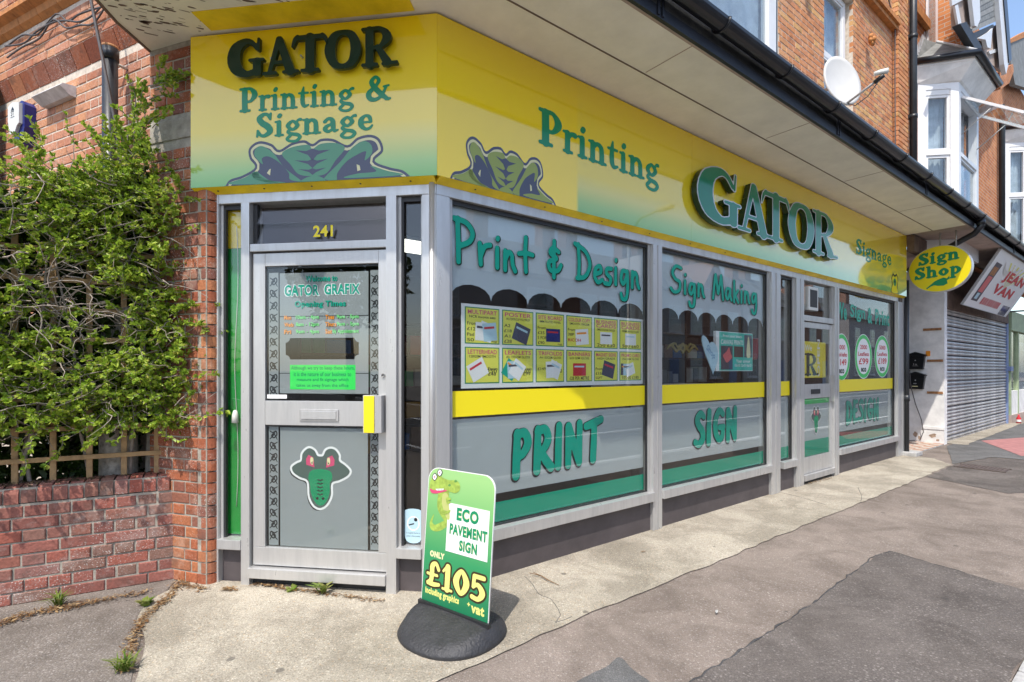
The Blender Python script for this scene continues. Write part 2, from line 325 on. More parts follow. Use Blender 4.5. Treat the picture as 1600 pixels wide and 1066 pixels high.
YEL = (.98, .71, .004); GRN = (.012, .30, .17); DKG = (.003, .028, .016); NAVY = (.075, .08, .125)
M = dict(
 alu=streak_mat('aluminium', (.50,.495,.485), (.58,.575,.565), .30, .55),
 alud=streak_mat('weathered_aluminium', (.38,.375,.36), (.47,.46,.45), .42, .45),
 rubber=mat('black_seal', (.02,.02,.022), .5),
 glass=glass_mat('window_glass', (.96,.975,.97), 1.58), housepane=glass_mat('house_glass', (.9,.93,.94), 1.7),
 film=film_mat('grey_film', (.58,.65,.69), .98, .12), frost=film_mat('frosted_film', (.58,.62,.62), .84, .25),
 doorfilm=film_mat('door_film', (.44,.475,.48), .76, .3),
 green=mat('green_vinyl', (.0,.30,.18), .45, spec=.3), teal=mat('teal_vinyl', (.0,.34,.23), .4, spec=.3), dkgreen=mat('dark_green_acrylic', DKG, .12, spec=.5),
 brightgreen=mat('bright_green_vinyl', (.03,.50,.10), .4), sidegreen=mat('green_blind', (.004,.26,.03), .5),
 yellow=mat('yellow_vinyl', (.83,.68,.012), .35), yellowtrim=mat('yellow_trim', (.88,.64,.02), .25, 0, .15, 6),
 white=mat('white_vinyl', (.78,.78,.77), .4), black=mat('black_vinyl', (.012,.013,.014), .45), navy=mat('navy_print', NAVY, .14, spec=.5),
 palegreen=mat('pale_green_print', (.10,.30,.165), .14), cream=mat('cream_print', (.72,.68,.38), .2), lime=mat('lime_print', (.30,.36,.075), .14),
 orange=mat('orange_print', (.85,.30,.02), .5), mint=mat('mint_print', (.20,.72,.22), .5), pink=mat('pink_print', (.60,.06,.16), .5), red=mat('red_print', (.55,.02,.03), .5),
 paleyellow=mat('card_yellow', (.72,.70,.09), .5), lettergreen=mat('print_green', (.004,.26,.11), .14, spec=.5), signgreen=mat('sign_green', (.0,.24,.10), .35),
 facegreen=mat('letter_face_green', (.0,.19,.085), .10, spec=.6), letteredge=mat('letter_edge', (.006,.035,.02), .16, spec=.5), silver=mat('silver_edge', (.6,.6,.6), .3, .6),
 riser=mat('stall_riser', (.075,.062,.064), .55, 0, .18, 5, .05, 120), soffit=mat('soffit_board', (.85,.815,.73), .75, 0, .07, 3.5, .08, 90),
 soffit_old=mat('old_soffit', (.42,.33,.28), .85, 0, .2, 4, .1, 60), beam=mat('brown_beam', (.16,.11,.085), .8, 0, .3, 6),
 blackpvc=mat('black_gutter', (.012,.013,.017), .28, 0, .2, 6, .02, 60), blackboard=mat('black_fascia_board', (.014,.015,.022), .4, 0, .25, 8),
 iron=mat('iron_pipe', (.02,.023,.027), .38, 0, .3, 9, .05, 60), mortar=mat('mortar', (.58,.50,.41), .95, 0, .22, 25, .3, 120),
 mortar2=mat('old_mortar', (.33,.30,.25), .95, 0, .30, 18, .35, 120),
 upvc=mat('white_frame', (.72,.72,.72), .35, 0, .05, 6), render=mat('white_render', (.78,.765,.74), .85, 0, .16, 4, .12, 50),
 trellis=mat('trellis_wood', (.38,.24,.115), .75, 0, .25, 22, .15, 70), bark=mat('pale_bark', (.40,.36,.31), .9, 0, .35, 26, .5, 50), twig=mat('twig', (.31,.26,.22), .85, 0, .3, 20),
 cable=mat('cable', (.09,.08,.08), .6, 0, .3, 10), moulding=mat('orange_moulding', (.46,.18,.045), .7, 0, .28, 14, .2, 70),
 slate=mat('slate', (.20,.205,.20), .75, 0, .25, 8, .15, 40), slate2=mat('pale_slate', (.27,.27,.26), .75, 0, .25, 8, .15, 40), lead=mat('lead_flashing', (.55,.55,.56), .6, 0, .3, 9, .2, 40),
 plastic=mat('white_plastic', (.66,.65,.60), .4), bluebox=mat('blue_plastic', (.012,.02,.16), .35), dish=mat('dish_white', (.50,.495,.48), .5, 0, .05, 5),
 shutter=mat('shutter_steel', (.40,.385,.385), .40, .35, .38, 4, .04, 120), shutframe=mat('blue_grey_frame', (.20,.27,.46), .5, 0, .15, 6),
 rust=mat('rusty_strip', (.36,.17,.07), .8, 0, .4, 18), box=mat('post_box_black', (.01,.011,.012), .33), rubberbase=mat('rubber_base', (.03,.03,.033), .55, 0, .25, 16, .7, 60),
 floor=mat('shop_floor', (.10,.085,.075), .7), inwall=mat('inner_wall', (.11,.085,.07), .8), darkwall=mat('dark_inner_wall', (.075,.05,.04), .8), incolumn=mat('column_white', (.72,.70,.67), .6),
 curtain=mat('net_curtain', (.50,.55,.60), .9, 0, .2, 6), litter=mat('dry_litter', (.20,.12,.06), .95), moss=mat('moss', (.075,.05,.025), .95, 0, .4, 40, .5, 90),
 kerb=mat('kerb_granite', (.40,.39,.375), .85, 0, .18, 20, .25, 120), paint=mat('road_paint', (.72,.72,.70), .8, 0, .12, 12), grate=mat('cast_iron', (.10,.075,.065), .7, 0, .3, 30),
 pinkpatch=mat('red_tactile', (.36,.16,.15), .9, 0, .2, 8, .2, 90), tile=mat('quarry_tile', (.42,.24,.17), .8, 0, .3, 14, .1, 60), creamtile=mat('cream_tile', (.50,.44,.36), .8, 0, .2, 14),
 peel=mat('bare_plaster', (.36,.26,.19), .9, 0, .35, 22), tint=mat('dark_photo', (.06,.05,.07), .5), flesh=mat('flower_red', (.62,.12,.12), .5),
 gold=mat('gilt', (.20,.15,.03), .4, .5), sky_blue=mat('pale_blue_card', (.42,.60,.68), .6),
 brick=brick_mat('red_brick', [(.22,.065,.035), (.37,.12,.055), (.29,.085,.045), (.45,.18,.08), (.20,.08,.06), (.34,.12,.065)], washamt=.45, wash=(.55,.45,.36)),
 brickup=brick_mat('orange_brick', [(.46,.17,.07), (.56,.24,.10), (.52,.20,.085), (.62,.36,.14), (.48,.18,.08), (.60,.30,.14), (.54,.22,.10)], washamt=.30, wash=(.62,.48,.36)),
 brickgw=brick_mat('garden_brick', [(.20,.08,.065), (.29,.11,.085), (.24,.115,.09), (.22,.125,.095), (.33,.10,.07), (.26,.13,.11)], washamt=.6, wash=(.46,.39,.35)),
 brickleft=brick_mat('side_brick', [(.42,.17,.095), (.52,.24,.14), (.47,.21,.13), (.38,.14,.075), (.56,.27,.14), (.45,.19,.11)], washamt=.42, wash=(.58,.46,.36)),
 farbrick=wall_brick_tex('far_brick', (.44,.145,.05), (.55,.22,.085)), oppbrick=wall_brick_tex('opposite_brick', (.36,.18,.13), (.45,.26,.19)),
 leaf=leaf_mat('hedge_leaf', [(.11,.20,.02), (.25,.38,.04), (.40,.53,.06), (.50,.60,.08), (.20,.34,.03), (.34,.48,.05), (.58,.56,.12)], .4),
 leafdark=leaf_mat('dark_leaf', [(.025,.055,.012), (.045,.085,.015), (.07,.11,.02)], .15), grass=leaf_mat('weed_leaf', [(.09,.17,.02), (.16,.24,.03), (.30,.30,.10)]),  # leafdark: the hedge's inner shade painted into the leaf colour
 asphalt=stone_mat('pavement_asphalt', (.175,.143,.12), (.285,.236,.20), [(.09,.08,.075), (.40,.35,.32), (.22,.18,.165), (.55,.50,.45), (.13,.11,.10)], 78, .92, .55, .42),
 asphalt2=stone_mat('dark_asphalt', (.092,.080,.073), (.165,.143,.128), [(.06,.055,.05), (.28,.25,.23), (.14,.12,.115), (.48,.44,.40)], 70, .9, .8, .36),
 asphalt3=stone_mat('grey_patch_asphalt', (.12,.12,.118), (.16,.155,.15), [(.1,.1,.1), (.25,.24,.23), (.16,.155,.15)], 110, .92, 2, .4),
 road=stone_mat('road_asphalt', (.06,.06,.062), (.09,.088,.088), [(.05,.05,.05), (.16,.15,.14), (.09,.09,.09)], 70, .9, .6, .4),
 leftasph=stone_mat('left_asphalt', (.165,.142,.122), (.225,.195,.170), [(.10,.09,.09), (.40,.37,.35), (.22,.19,.18), (.55,.51,.48)], 78, .92, .8, .42),
 apron=stone_mat('concrete_apron', (.29,.26,.205), (.45,.405,.33), [(.13,.11,.085), (.46,.39,.29), (.22,.19,.15), (.66,.60,.50), (.42,.28,.15)], 78, .93, .8, .60),
)
# ------------------------------------------------------------------ lettering: strokes -> distance field -> outlines
def catmull(pts, closed=False, k=8):
    P = [np.array(p, float) for p in pts]; n = len(P); out = []
    segs = n if closed else n-1
    for i in range(segs):
        if closed: a, b, c, d = P[(i-1) % n], P[i], P[(i+1) % n], P[(i+2) % n]
        else: a, b, c, d = P[max(i-1, 0)], P[i], P[i+1], P[min(i+2, n-1)]
        for j in range(k):
            t = j/k
            out.append(.5*((2*b)+(c-a)*t+(2*a-5*b+4*c-d)*t*t+(3*b-a-3*c+d)*t**3))
    if not closed: out.append(P[-1])
    return out
def field(strokes, lo, hi, h):
    xs = np.arange(lo[0], hi[0]+h, h); ys = np.arange(lo[1], hi[1]+h, h)
    D = np.full((len(ys), len(xs)), 9.0)
    for st in strokes:
        for a, b in zip(st[:-1], st[1:]):
            m = max(a[2], b[2])+.30
            i0 = max(0, int((min(a[0], b[0])-m-lo[0])/h)); i1 = min(len(xs), int((max(a[0], b[0])+m-lo[0])/h)+2)
            j0 = max(0, int((min(a[1], b[1])-m-lo[1])/h)); j1 = min(len(ys), int((max(a[1], b[1])+m-lo[1])/h)+2)
            if i1 <= i0 or j1 <= j0: continue
            X, Y = np.meshgrid(xs[i0:i1], ys[j0:j1]); dx, dy = b[0]-a[0], b[1]-a[1]; l2 = dx*dx+dy*dy+1e-12
            t = np.clip(((X-a[0])*dx+(Y-a[1])*dy)/l2, 0, 1)
            d = np.hypot(X-a[0]-t*dx, Y-a[1]-t*dy)-(a[2]+(b[2]-a[2])*t)
            D[j0:j1, i0:i1] = np.minimum(D[j0:j1, i0:i1], d)
    return xs, ys, D
def contour(xs, ys, D, iso=0.0):
    V = D-iso; V = np.where(np.abs(V) < 1e-7, 1e-7, V); ins = V < 0
    nxt = {}; ny, nx = V.shape
    def pt(e):
        k, j, i = e
        if k == 0: t = V[j, i]/(V[j, i]-V[j, i+1]); return (xs[i]+t*(xs[i+1]-xs[i]), ys[j])
        t = V[j, i]/(V[j, i]-V[j+1, i]); return (xs[i], ys[j]+t*(ys[j+1]-ys[j]))
    c = ins[:-1, :-1].astype(int)+2*ins[:-1, 1:]+4*ins[1:, 1:]+8*ins[1:, :-1]
    T = {1:[(3,0)],2:[(0,1)],3:[(3,1)],4:[(1,2)],5:[(3,2),(1,0)],6:[(0,2)],7:[(3,2)],8:[(2,3)],9:[(2,0)],10:[(0,3),(2,1)],11:[(2,1)],12:[(1,3)],13:[(1,0)],14:[(0,3)]}
    for j, i in zip(*np.nonzero((c > 0) & (c < 15))):
        E = [(0, j, i), (1, j, i+1), (0, j+1, i), (1, j, i)]
        for a, b in T[int(c[j, i])]: nxt[E[a]] = E[b]
    loops = []
    while nxt:
        s = next(iter(nxt)); cur = s; L = []
        while cur in nxt:
            L.append(pt(cur)); cur = nxt.pop(cur)
        if len(L) > 4: loops.append(simplify(L))
    return loops
def simplify(L, tol=.004):
    out = []; n = len(L)
    def rdp(a, b):
        st = [(a, b)]; keep = set()
        while st:
            i, j = st.pop()
            if j-i < 2: continue
            p, q = L[i], L[j % n]; dx, dy = q[0]-p[0], q[1]-p[1]; l = math.hypot(dx, dy)+1e-12
            best, bi = 0, -1
            for k in range(i+1, j):
                r = L[k]; d = abs((r[0]-p[0])*dy-(r[1]-p[1])*dx)/l if l > 1e-6 else math.hypot(r[0]-p[0], r[1]-p[1])
                if d > best: best, bi = d, k
            if best > tol: keep.add(bi); st += [(i, bi), (bi, j)]
        return keep
    h = n//2; k = rdp(0, h) | rdp(h, n) | {0, h}
    return [L[i] for i in sorted(k)]

S = {}   # heavy rounded serif
S['G'] = (.86, [('c',[(.66,.74,.05),(.55,.90,.06),(.40,.93,.085),(.21,.78,.125),(.15,.48,.145),(.23,.2,.13),(.43,.07,.085),(.62,.12,.08)]), ('l',[(.67,.09,.09),(.67,.40,.09)]), ('l',[(.52,.43,.045),(.79,.43,.045)]), ('l',[(.71,.98,.03),(.69,.70,.035)])])
S['A'] = (.93, [('l',[(.20,.06,.05),(.44,.92,.07)]), ('l',[(.46,.90,.09),(.73,.06,.115)]), ('l',[(.27,.31,.045),(.62,.31,.045)]), ('l',[(.06,.045,.045),(.35,.045,.045)]), ('l',[(.57,.045,.045),(.91,.045,.045)])])
S['T'] = (.86, [('l',[(.43,.06,.105),(.43,.9,.105)]), ('l',[(.12,.90,.06),(.74,.90,.06)]), ('c',[(.14,.94,.04),(.08,.86,.05),(.02,.68,.025)]), ('c',[(.72,.94,.04),(.78,.86,.05),(.84,.68,.025)]), ('l',[(.25,.045,.045),(.61,.045,.045)])])
S['O'] = (.92, [('o',[(.14,.5,.13),(.24,.84,.10),(.46,.935,.065),(.68,.84,.10),(.78,.5,.13),(.68,.16,.10),(.46,.065,.065),(.24,.16,.10)])])
S['R'] = (.93, [('l',[(.23,.06,.105),(.23,.92,.105)]), ('l',[(.06,.955,.045),(.3,.955,.045)]), ('c',[(.22,.945,.055),(.5,.945,.055),(.68,.73,.115),(.5,.50,.05),(.25,.48,.045)]), ('l',[(.44,.48,.07),(.68,.09,.11)]), ('l',[(.06,.045,.045),(.41,.045,.045)]), ('l',[(.58,.045,.045),(.92,.06,.045)])])
S['P'] = (.74, [('l',[(.22,.06,.10),(.22,.92,.10)]), ('l',[(.06,.955,.045),(.3,.955,.045)]), ('c',[(.22,.945,.055),(.46,.945,.055),(.62,.70,.105),(.46,.44,.05),(.25,.42,.045)]), ('l',[(.06,.045,.045),(.40,.045,.045)])])
S['S'] = (.68, [('c',[(.54,.74,.04),(.46,.91,.055),(.31,.94,.065),(.15,.78,.09),(.26,.58,.11),(.46,.42,.115),(.54,.22,.095),(.36,.06,.065),(.2,.08,.05),(.11,.26,.035)]), ('l',[(.57,.97,.03),(.55,.72,.03)]), ('l',[(.09,.28,.03),(.07,.03,.03)])])
S['r'] = (.47, [('l',[(.16,.04,.075),(.16,.58,.075)]), ('l',[(.04,.595,.032),(.16,.595,.04)]), ('c',[(.18,.42,.045),(.28,.57,.05),(.40,.57,.075)]), ('l',[(.05,.035,.035),(.30,.035,.035)])])
S['i'] = (.36, [('l',[(.17,.04,.075),(.17,.58,.075)]), ('l',[(.05,.595,.032),(.17,.595,.04)]), ('l',[(.18,.81,.07),(.21,.86,.07)]), ('l',[(.05,.035,.035),(.31,.035,.035)])])
_ar = [('c',[(.16,.40,.045),(.30,.57,.055),(.45,.52,.07),(.49,.34,.075),(.49,.05,.075)]), ('l',[(.38,.035,.035),(.63,.035,.035)]), ('l',[(.05,.035,.035),(.29,.035,.035)])]
S['n'] = (.67, [('l',[(.16,.04,.075),(.16,.58,.075)]), ('l',[(.04,.595,.032),(.16,.595,.04)])]+_ar)
S['h'] = (.67, [('l',[(.16,.04,.075),(.16,.92,.075)]), ('l',[(.04,.95,.032),(.18,.95,.04)])]+_ar)
S['t'] = (.44, [('c',[(.22,.84,.02),(.19,.62,.06),(.18,.25,.075),(.25,.06,.06),(.40,.10,.03)]), ('l',[(.05,.60,.035),(.38,.60,.035)])])
S['g'] = (.62, [('o',[(.12,.40,.07),(.29,.58,.045),(.46,.40,.07),(.29,.23,.045)]), ('c',[(.2,.25,.035),(.12,.15,.05),(.24,.06,.06),(.46,.01,.065),(.55,-.10,.055),(.42,-.24,.045),(.2,-.24,.045),(.09,-.14,.05),(.2,-.02,.05)]), ('c',[(.42,.52,.03),(.5,.62,.04),(.57,.63,.055)])])
S['a'] = (.60, [('c',[(.12,.46,.06),(.25,.58,.05),(.39,.50,.075),(.41,.25,.075),(.46,.06,.05),(.57,.10,.025)]), ('c',[(.39,.36,.035),(.2,.28,.06),(.13,.15,.075),(.24,.05,.05),(.39,.14,.04)])])
S['e'] = (.58, [('l',[(.14,.33,.035),(.46,.33,.035)]), ('c',[(.47,.35,.05),(.42,.54,.06),(.28,.59,.045),(.14,.44,.08),(.14,.22,.085),(.27,.06,.055),(.42,.07,.045),(.52,.19,.028)])])
S['o'] = (.64, [('o',[(.13,.31,.085),(.32,.57,.05),(.51,.31,.085),(.32,.05,.05)])])
S['p'] = (.66, [('l',[(.16,-.26,.075),(.16,.58,.075)]), ('l',[(.04,.595,.032),(.16,.595,.04)]), ('c',[(.17,.50,.045),(.36,.575,.05),(.52,.31,.085),(.36,.05,.05),(.17,.12,.045)]), ('l',[(.05,-.29,.035),(.30,-.29,.035)])])
S['&'] = (.95, [('c',[(.86,.05,.05),(.62,.24,.09),(.30,.62,.085),(.26,.80,.07),(.40,.94,.05),(.52,.80,.06),(.40,.58,.05),(.15,.32,.085),(.20,.11,.085),(.40,.06,.065),(.62,.20,.05),(.78,.52,.04)]), ('l',[(.70,.55,.03),(.88,.58,.03)]), ('l',[(.78,.045,.04),(.93,.07,.035)])])
S['1'] = (.60, [('l',[(.32,.06,.12),(.32,.92,.12)]), ('l',[(.10,.72,.05),(.3,.94,.07)]), ('l',[(.10,.05,.05),(.54,.05,.05)])])
S['0'] = (.82, [('o',[(.16,.5,.14),(.41,.92,.08),(.66,.5,.14),(.41,.08,.08)])])
S['5'] = (.78, [('l',[(.22,.90,.085),(.64,.90,.085)]), ('l',[(.21,.90,.085),(.18,.50,.075)]), ('c',[(.18,.52,.07),(.40,.60,.085),(.60,.34,.125),(.42,.09,.085),(.14,.12,.09)])])
S['£'] = (.82, [('c',[(.66,.70,.075),(.52,.91,.075),(.34,.80,.11),(.33,.5,.11),(.30,.22,.10),(.14,.09,.08)]), ('c',[(.14,.10,.08),(.4,.08,.09),(.70,.13,.07)]), ('l',[(.10,.46,.055),(.60,.46,.055)])])
B = {}   # fat brush capitals
B['P'] = (.64, [('c',[(.14,.0,.10),(.16,.5,.10),(.18,.98,.08)]), ('c',[(.16,.93,.08),(.42,.96,.09),(.52,.72,.10),(.36,.48,.08),(.2,.42,.06)])])
B['R'] = (.70, B['P'][1]+[('c',[(.28,.46,.07),(.42,.24,.10),(.62,.02,.10)])])
B['I'] = (.34, [('c',[(.14,.0,.10),(.15,.5,.10),(.18,.98,.09)])])
B['N'] = (.72, [('c',[(.13,.0,.09),(.14,.96,.09)]), ('c',[(.16,.96,.09),(.34,.5,.10),(.52,.04,.09)]), ('c',[(.54,.02,.09),(.56,1.0,.09)])])
B['T'] = (.66, [('c',[(.06,.88,.08),(.34,.94,.09),(.66,1.02,.08)]), ('c',[(.38,.92,.09),(.36,.45,.10),(.33,.0,.10)])])
B['S'] = (.58, [('c',[(.50,.86,.07),(.34,.96,.09),(.16,.80,.10),(.26,.58,.10),(.42,.42,.10),(.44,.18,.10),(.24,.02,.09),(.06,.10,.08)])])
B['G'] = (.68, [('c',[(.56,.84,.08),(.36,.96,.09),(.16,.70,.10),(.15,.28,.10),(.34,.03,.09),(.52,.14,.09),(.55,.40,.08)]), ('l',[(.36,.42,.075),(.60,.42,.075)])])
B['D'] = (.68, [('c',[(.14,.02,.10),(.16,.96,.10)]), ('c',[(.10,.95,.08),(.40,.90,.09),(.56,.50,.11),(.40,.10,.09),(.10,.04,.08)])])
B['E'] = (.56, [('c',[(.14,.02,.10),(.15,.96,.10)]), ('l',[(.14,.93,.08),(.46,.97,.075)]), ('l',[(.14,.52,.075),(.42,.55,.07)]), ('l',[(.14,.06,.08),(.48,.06,.08)])])
Hn = {}  # felt-pen script
def _h(w, *sts): return (w, [('c', [(x, y, .062) for x, y in st]) for st in sts])
Hn['P'] = _h(.62, [(.12,.0),(.11,.5),(.09,.98)], [(.0,.97),(.32,.92),(.50,.72),(.42,.50),(.14,.36)])
Hn['r'] = _h(.46, [(.06,.48),(.09,.0)], [(.09,.2),(.2,.42),(.36,.48)])
Hn['i'] = _h(.24, [(.09,.46),(.09,.0)], [(.10,.68),(.11,.70)])
Hn['n'] = _h(.48, [(.07,.46),(.07,.0)], [(.07,.25),(.18,.44),(.28,.36),(.30,.15),(.38,.0)])
Hn['t'] = _h(.48, [(.22,.85),(.2,.5),(.22,.0)], [(.0,.42),(.24,.46),(.44,.44)])
Hn['&'] = _h(.66, [(.46,.62),(.26,.70),(.16,.56),(.38,.44),(.12,.32),(.16,.12),(.42,.12),(.54,.28)], [(.30,.88),(.29,.4),(.29,-.06)])
Hn['D'] = _h(.70, [(.12,.92),(.16,.45),(.14,.0)], [(.0,.92),(.40,.76),(.58,.42),(.40,.08),(.08,.0)])
Hn['e'] = _h(.42, [(.08,.22),(.30,.30),(.26,.46),(.10,.38),(.05,.15),(.18,.0),(.36,.08)])
Hn['s'] = _h(.38, [(.30,.46),(.12,.44),(.10,.30),(.27,.18),(.22,.02),(.02,.02)])
Hn['g'] = _h(.48, [(.32,.42),(.14,.44),(.06,.2),(.16,.06),(.30,.26),(.34,.44),(.36,.0),(.30,-.35),(.12,-.38),(.06,-.24)])
Hn['S'] = _h(.62, [(.52,.92),(.26,.96),(.08,.72),(.22,.50),(.46,.40),(.42,.10),(.16,.02),(.0,.14)])
Hn['M'] = _h(.74, [(.04,.0),(.10,.5),(.18,.94),(.28,.5),(.34,.22),(.44,.6),(.52,.94),(.58,.5),(.64,.0)])
Hn['a'] = _h(.48, [(.30,.42),(.13,.44),(.05,.18),(.16,.02),(.30,.25),(.33,.44),(.34,.15),(.42,.0)])
Hn['k'] = _h(.46, [(.09,.85),(.09,.0)], [(.34,.48),(.10,.22)], [(.16,.26),(.36,.0)])
def word(text, font, track=0.0, isos=(0.0,), h=.022, bounce=None):
    "outlines of a word at each offset; returns {iso: loops} and width"
    x = 0; strokes = []
    for k, ch in enumerate(text):
        if ch == ' ': x += .38; continue
        w, sts = font[ch]; dy = bounce[k % len(bounce)] if bounce else 0
        for kind, pts in sts:
            p = [(q[0]+x, q[1]+dy, q[2]) for q in pts]
            if kind == 'c': p = catmull(p, False, 6)
            elif kind == 'o': p = catmull(p, True, 7); p.append(p[0])
            strokes.append(p)
        x += w+track
    m = max(isos)+.15
    xs, ys, D = field(strokes, (-m-.1, -.6-m), (x+m+.1, 1.15+m), h)
    return {i: contour(xs, ys, D, i) for i in isos}, x
def blob(pts, closed=True, smooth=True, k=6): return [(p[0], p[1]) for p in catmull(pts, True, k)] if smooth else list(pts)

def plate(name, loops, mat_, parent, y=0.0, thick=.0006, fx=None, bevel=0.0):
    "flat or raised shape from outlines in (x,z); fx maps outline points to the parent's plane; back face at y, front towards -y"
    cu = bpy.data.curves.new(name, 'CURVE'); cu.dimensions = '2D'; cu.fill_mode = 'BOTH'; cu.extrude = thick/2
    if bevel: cu.bevel_depth = bevel; cu.bevel_resolution = 1
    for L in loops:
        if fx: L = [fx(p) for p in L]
        sp = cu.splines.new('POLY'); sp.points.add(len(L)-1)
        for q, p in zip(sp.points, L): q.co = (p[0], p[1], 0, 1)
        sp.use_cyclic_u = True
    t = bpy.data.objects.new(name, cu); me = bpy.data.meshes.new_from_object(t)
    bpy.data.objects.remove(t); bpy.data.curves.remove(cu)
    co = np.empty(len(me.vertices)*3); me.vertices.foreach_get('co', co); co = co.reshape(-1, 3)
    nc = np.column_stack([co[:, 0], y-thick/2-co[:, 2], co[:, 1]]); me.vertices.foreach_set('co', nc.ravel())
    me.flip_normals() if False else None
    me.update(); me.name = name
    return obj(name, me, mat_, parent)
_tc = {}
def text_loops_mesh(body, off):
    key = (body, off)
    if key not in _tc:
        cu = bpy.data.curves.new('t', 'FONT'); cu.body = body; cu.size = 1; cu.offset = off; cu.space_character = 1+max(0, off-.015)*3.2; cu.fill_mode = 'FRONT'; cu.resolution_u = 3
        t = bpy.data.objects.new('t', cu); me = bpy.data.meshes.new_from_object(t); bpy.data.objects.remove(t); bpy.data.curves.remove(cu)
        co = np.empty(len(me.vertices)*3); me.vertices.foreach_get('co', co); co = co.reshape(-1, 3)[:, :2].copy()
        fs = [tuple(p.vertices) for p in me.polygons]; bpy.data.meshes.remove(me); _tc[key] = (co, fs)
    return _tc[key]
def text(name, items, mat_, parent, y=0.0, off=.012, z_axis=None, skew=None):
    "items: (body, x0, x1, z0, z1[, rot]) boxes the printed words fill; all printed in one ink = one mesh"
    mb = MB()
    for it in items:
        body, x0, x1, z0, z1 = it[:5]; co, fs = text_loops_mesh(body, off)
        if len(co) == 0: continue
        lo, hi = co.min(0), co.max(0); s = (co-lo)/np.maximum(hi-lo, 1e-6)
        P = np.column_stack([x0+s[:, 0]*(x1-x0), z0+s[:, 1]*(z1-z0)])
        if len(it) > 5:
            c = P.mean(0); a = math.radians(it[5]); R = np.array([[math.cos(a), -math.sin(a)], [math.sin(a), math.cos(a)]]); P = (P-c)@R.T+c
        mb.add([(p[0], y, p[1]) for p in P], fs)
    return obj(name, mb.mesh(name), mat_, parent)
def quad(name, mat_, parent, x0, x1, z0, z1, y): return boxp(name, mat_, parent, x0, x1, y-.0005, y, z0, z1)

# ------------------------------------------------------------------ brickwork, brick by brick
_bm = {}
def brick_mesh(w, h, d, m):
    key = (round(w, 3), round(h, 3), round(d, 3), m.name)
    if key not in _bm:
        c = .004; me = bpy.data.meshes.new('brick'); W, Z = w/2, h/2
        v = [(-W, d, -Z), (W, d, -Z), (W, d, Z), (-W, d, Z), (-W, c, -Z), (W, c, -Z), (W, c, Z), (-W, c, Z),
             (-W+c, 0, -Z+c), (W-c, 0, -Z+c*1.2), (W-c*1.2, 0, Z-c), (-W+c, 0, Z-c)]
        f = [(8,9,10,11), (4,5,9,8), (5,6,10,9), (6,7,11,10), (7,4,8,11), (0,1,5,4), (1,2,6,5), (2,3,7,6), (3,0,4,7), (3,2,1,0)]
        me.from_pydata(v, [], f); me.materials.append(m); me.update(); _bm[key] = me
    return _bm[key]
def lay(fr, parent, rows, m, nparts=300, depth=.05, jit=.0025, seed=1, frame_margin=60):
    "rows: list of (x_mid, z_mid, w, h, y_front). The largest in view become single parts, the rest one joined part"
    r = random.Random(seed); todo = []
    for (x, z, w, h, y) in rows:
        p = fr.w(x, -y, z)
        if p.y < .3: vis = False
        else:
            px = CX+F*p.x/p.y; py = HY-F*(p.z-H)/p.y; vis = -frame_margin < px < 1600+frame_margin and -frame_margin < py < 1066+frame_margin
        todo.append((0 if vis else 1, p.y, x, z, w, h, y))
    todo.sort(); rest = MB()
    for k, (nv, _, x, z, w, h, y) in enumerate(todo):
        yy = y+r.uniform(-jit, jit); w = round(w/.005)*.005
        if k < nparts and not nv:
            o = bpy.data.objects.new('brick', brick_mesh(w, h, depth, m)); COL.objects.link(o); o.parent = parent
            o.location = (x, yy, z); o.rotation_euler = (r.uniform(-.006, .006), r.uniform(-.004, .004), r.uniform(-.008, .008))
        else:
            me = brick_mesh(w, h, depth, m)
            rest.add([(x+v.co.x, yy+v.co.y, z+v.co.z) for v in me.vertices], [tuple(p.vertices) for p in me.polygons])
    if rest.v:
        o = obj('brickwork', rest.mesh('brickwork'), m, parent); o['kind'] = 'stuff'
def courses(x0, x1, z0, z1, bond='flemish', y=0.0, holes=(), L=.215, hh=.065, j=.010, seed=3):
    r = random.Random(seed); out = []; row = 0; z = z0+j/2
    while z+hh <= z1+.02:
        h = min(hh, z1-z); 
        if h < .02: break
        x = x0-r.uniform(0, .02); k = row
        if bond == 'stretcher': x -= (row % 2)*(L+j)/2
        elif bond == 'flemish': x -= (row % 2)*(L*.75+j)
        elif bond == 'garden': x -= (row % 2)*.06
        spans = [(x0, x1)]
        for (a, b, c, d) in holes:
            if c < z+h and d > z:
                ns = []
                for s, e in spans:
                    if a > s: ns.append((s, min(a, e)))
                    if b < e: ns.append((max(b, s), e))
                spans = [q for q in ns if q[1]-q[0] > .03]
        n = 0
        while x < x1:
            if bond == 'flemish': w = L if (n % 2 == 0) else (L-j)/2
            elif bond == 'garden': w = L if row % 2 == 0 else ((L-j)/2)
            else: w = L
            for s, e in spans:
                a, b = max(x, s), min(x+w, e)
                if b-a > .025: out.append(((a+b)/2, z+h/2, b-a, h, y))
            x += w+j; n += 1
        z += hh+j; row += 1
    return out
# ------------------------------------------------------------------ ground
def sheet(name, pts, z, m, kind='structure'):
    mb = MB().add([(p[0], p[1], z) for p in pts], [tuple(range(len(pts)))]); o = mb.build(name, m)
    return tag(o, kind=kind)
def W2(u, out): p = RF.w(u, out); return (p.x, p.y)
def rough(pts, amp, step, seed):
    r = random.Random(seed); out = []
    for a, b in zip(pts, pts[1:]+pts[:1]):
        n = max(1, int(math.dist(a, b)/step)); L = math.dist(a, b)+1e-6
        nx, ny = -(b[1]-a[1])/L, (b[0]-a[0])/L
        for k in range(n):
            t = k/n; d = r.uniform(-amp, amp)*(0 if k == 0 else 1); out.append((a[0]+(b[0]-a[0])*t+nx*d, a[1]+(b[1]-a[1])*t+ny*d))
    return [(p[0]+r.uniform(-.0015, .0015), p[1]+r.uniform(-.0015, .0015)) for p in catmull(out, True, 5)]
KERB = 2.30
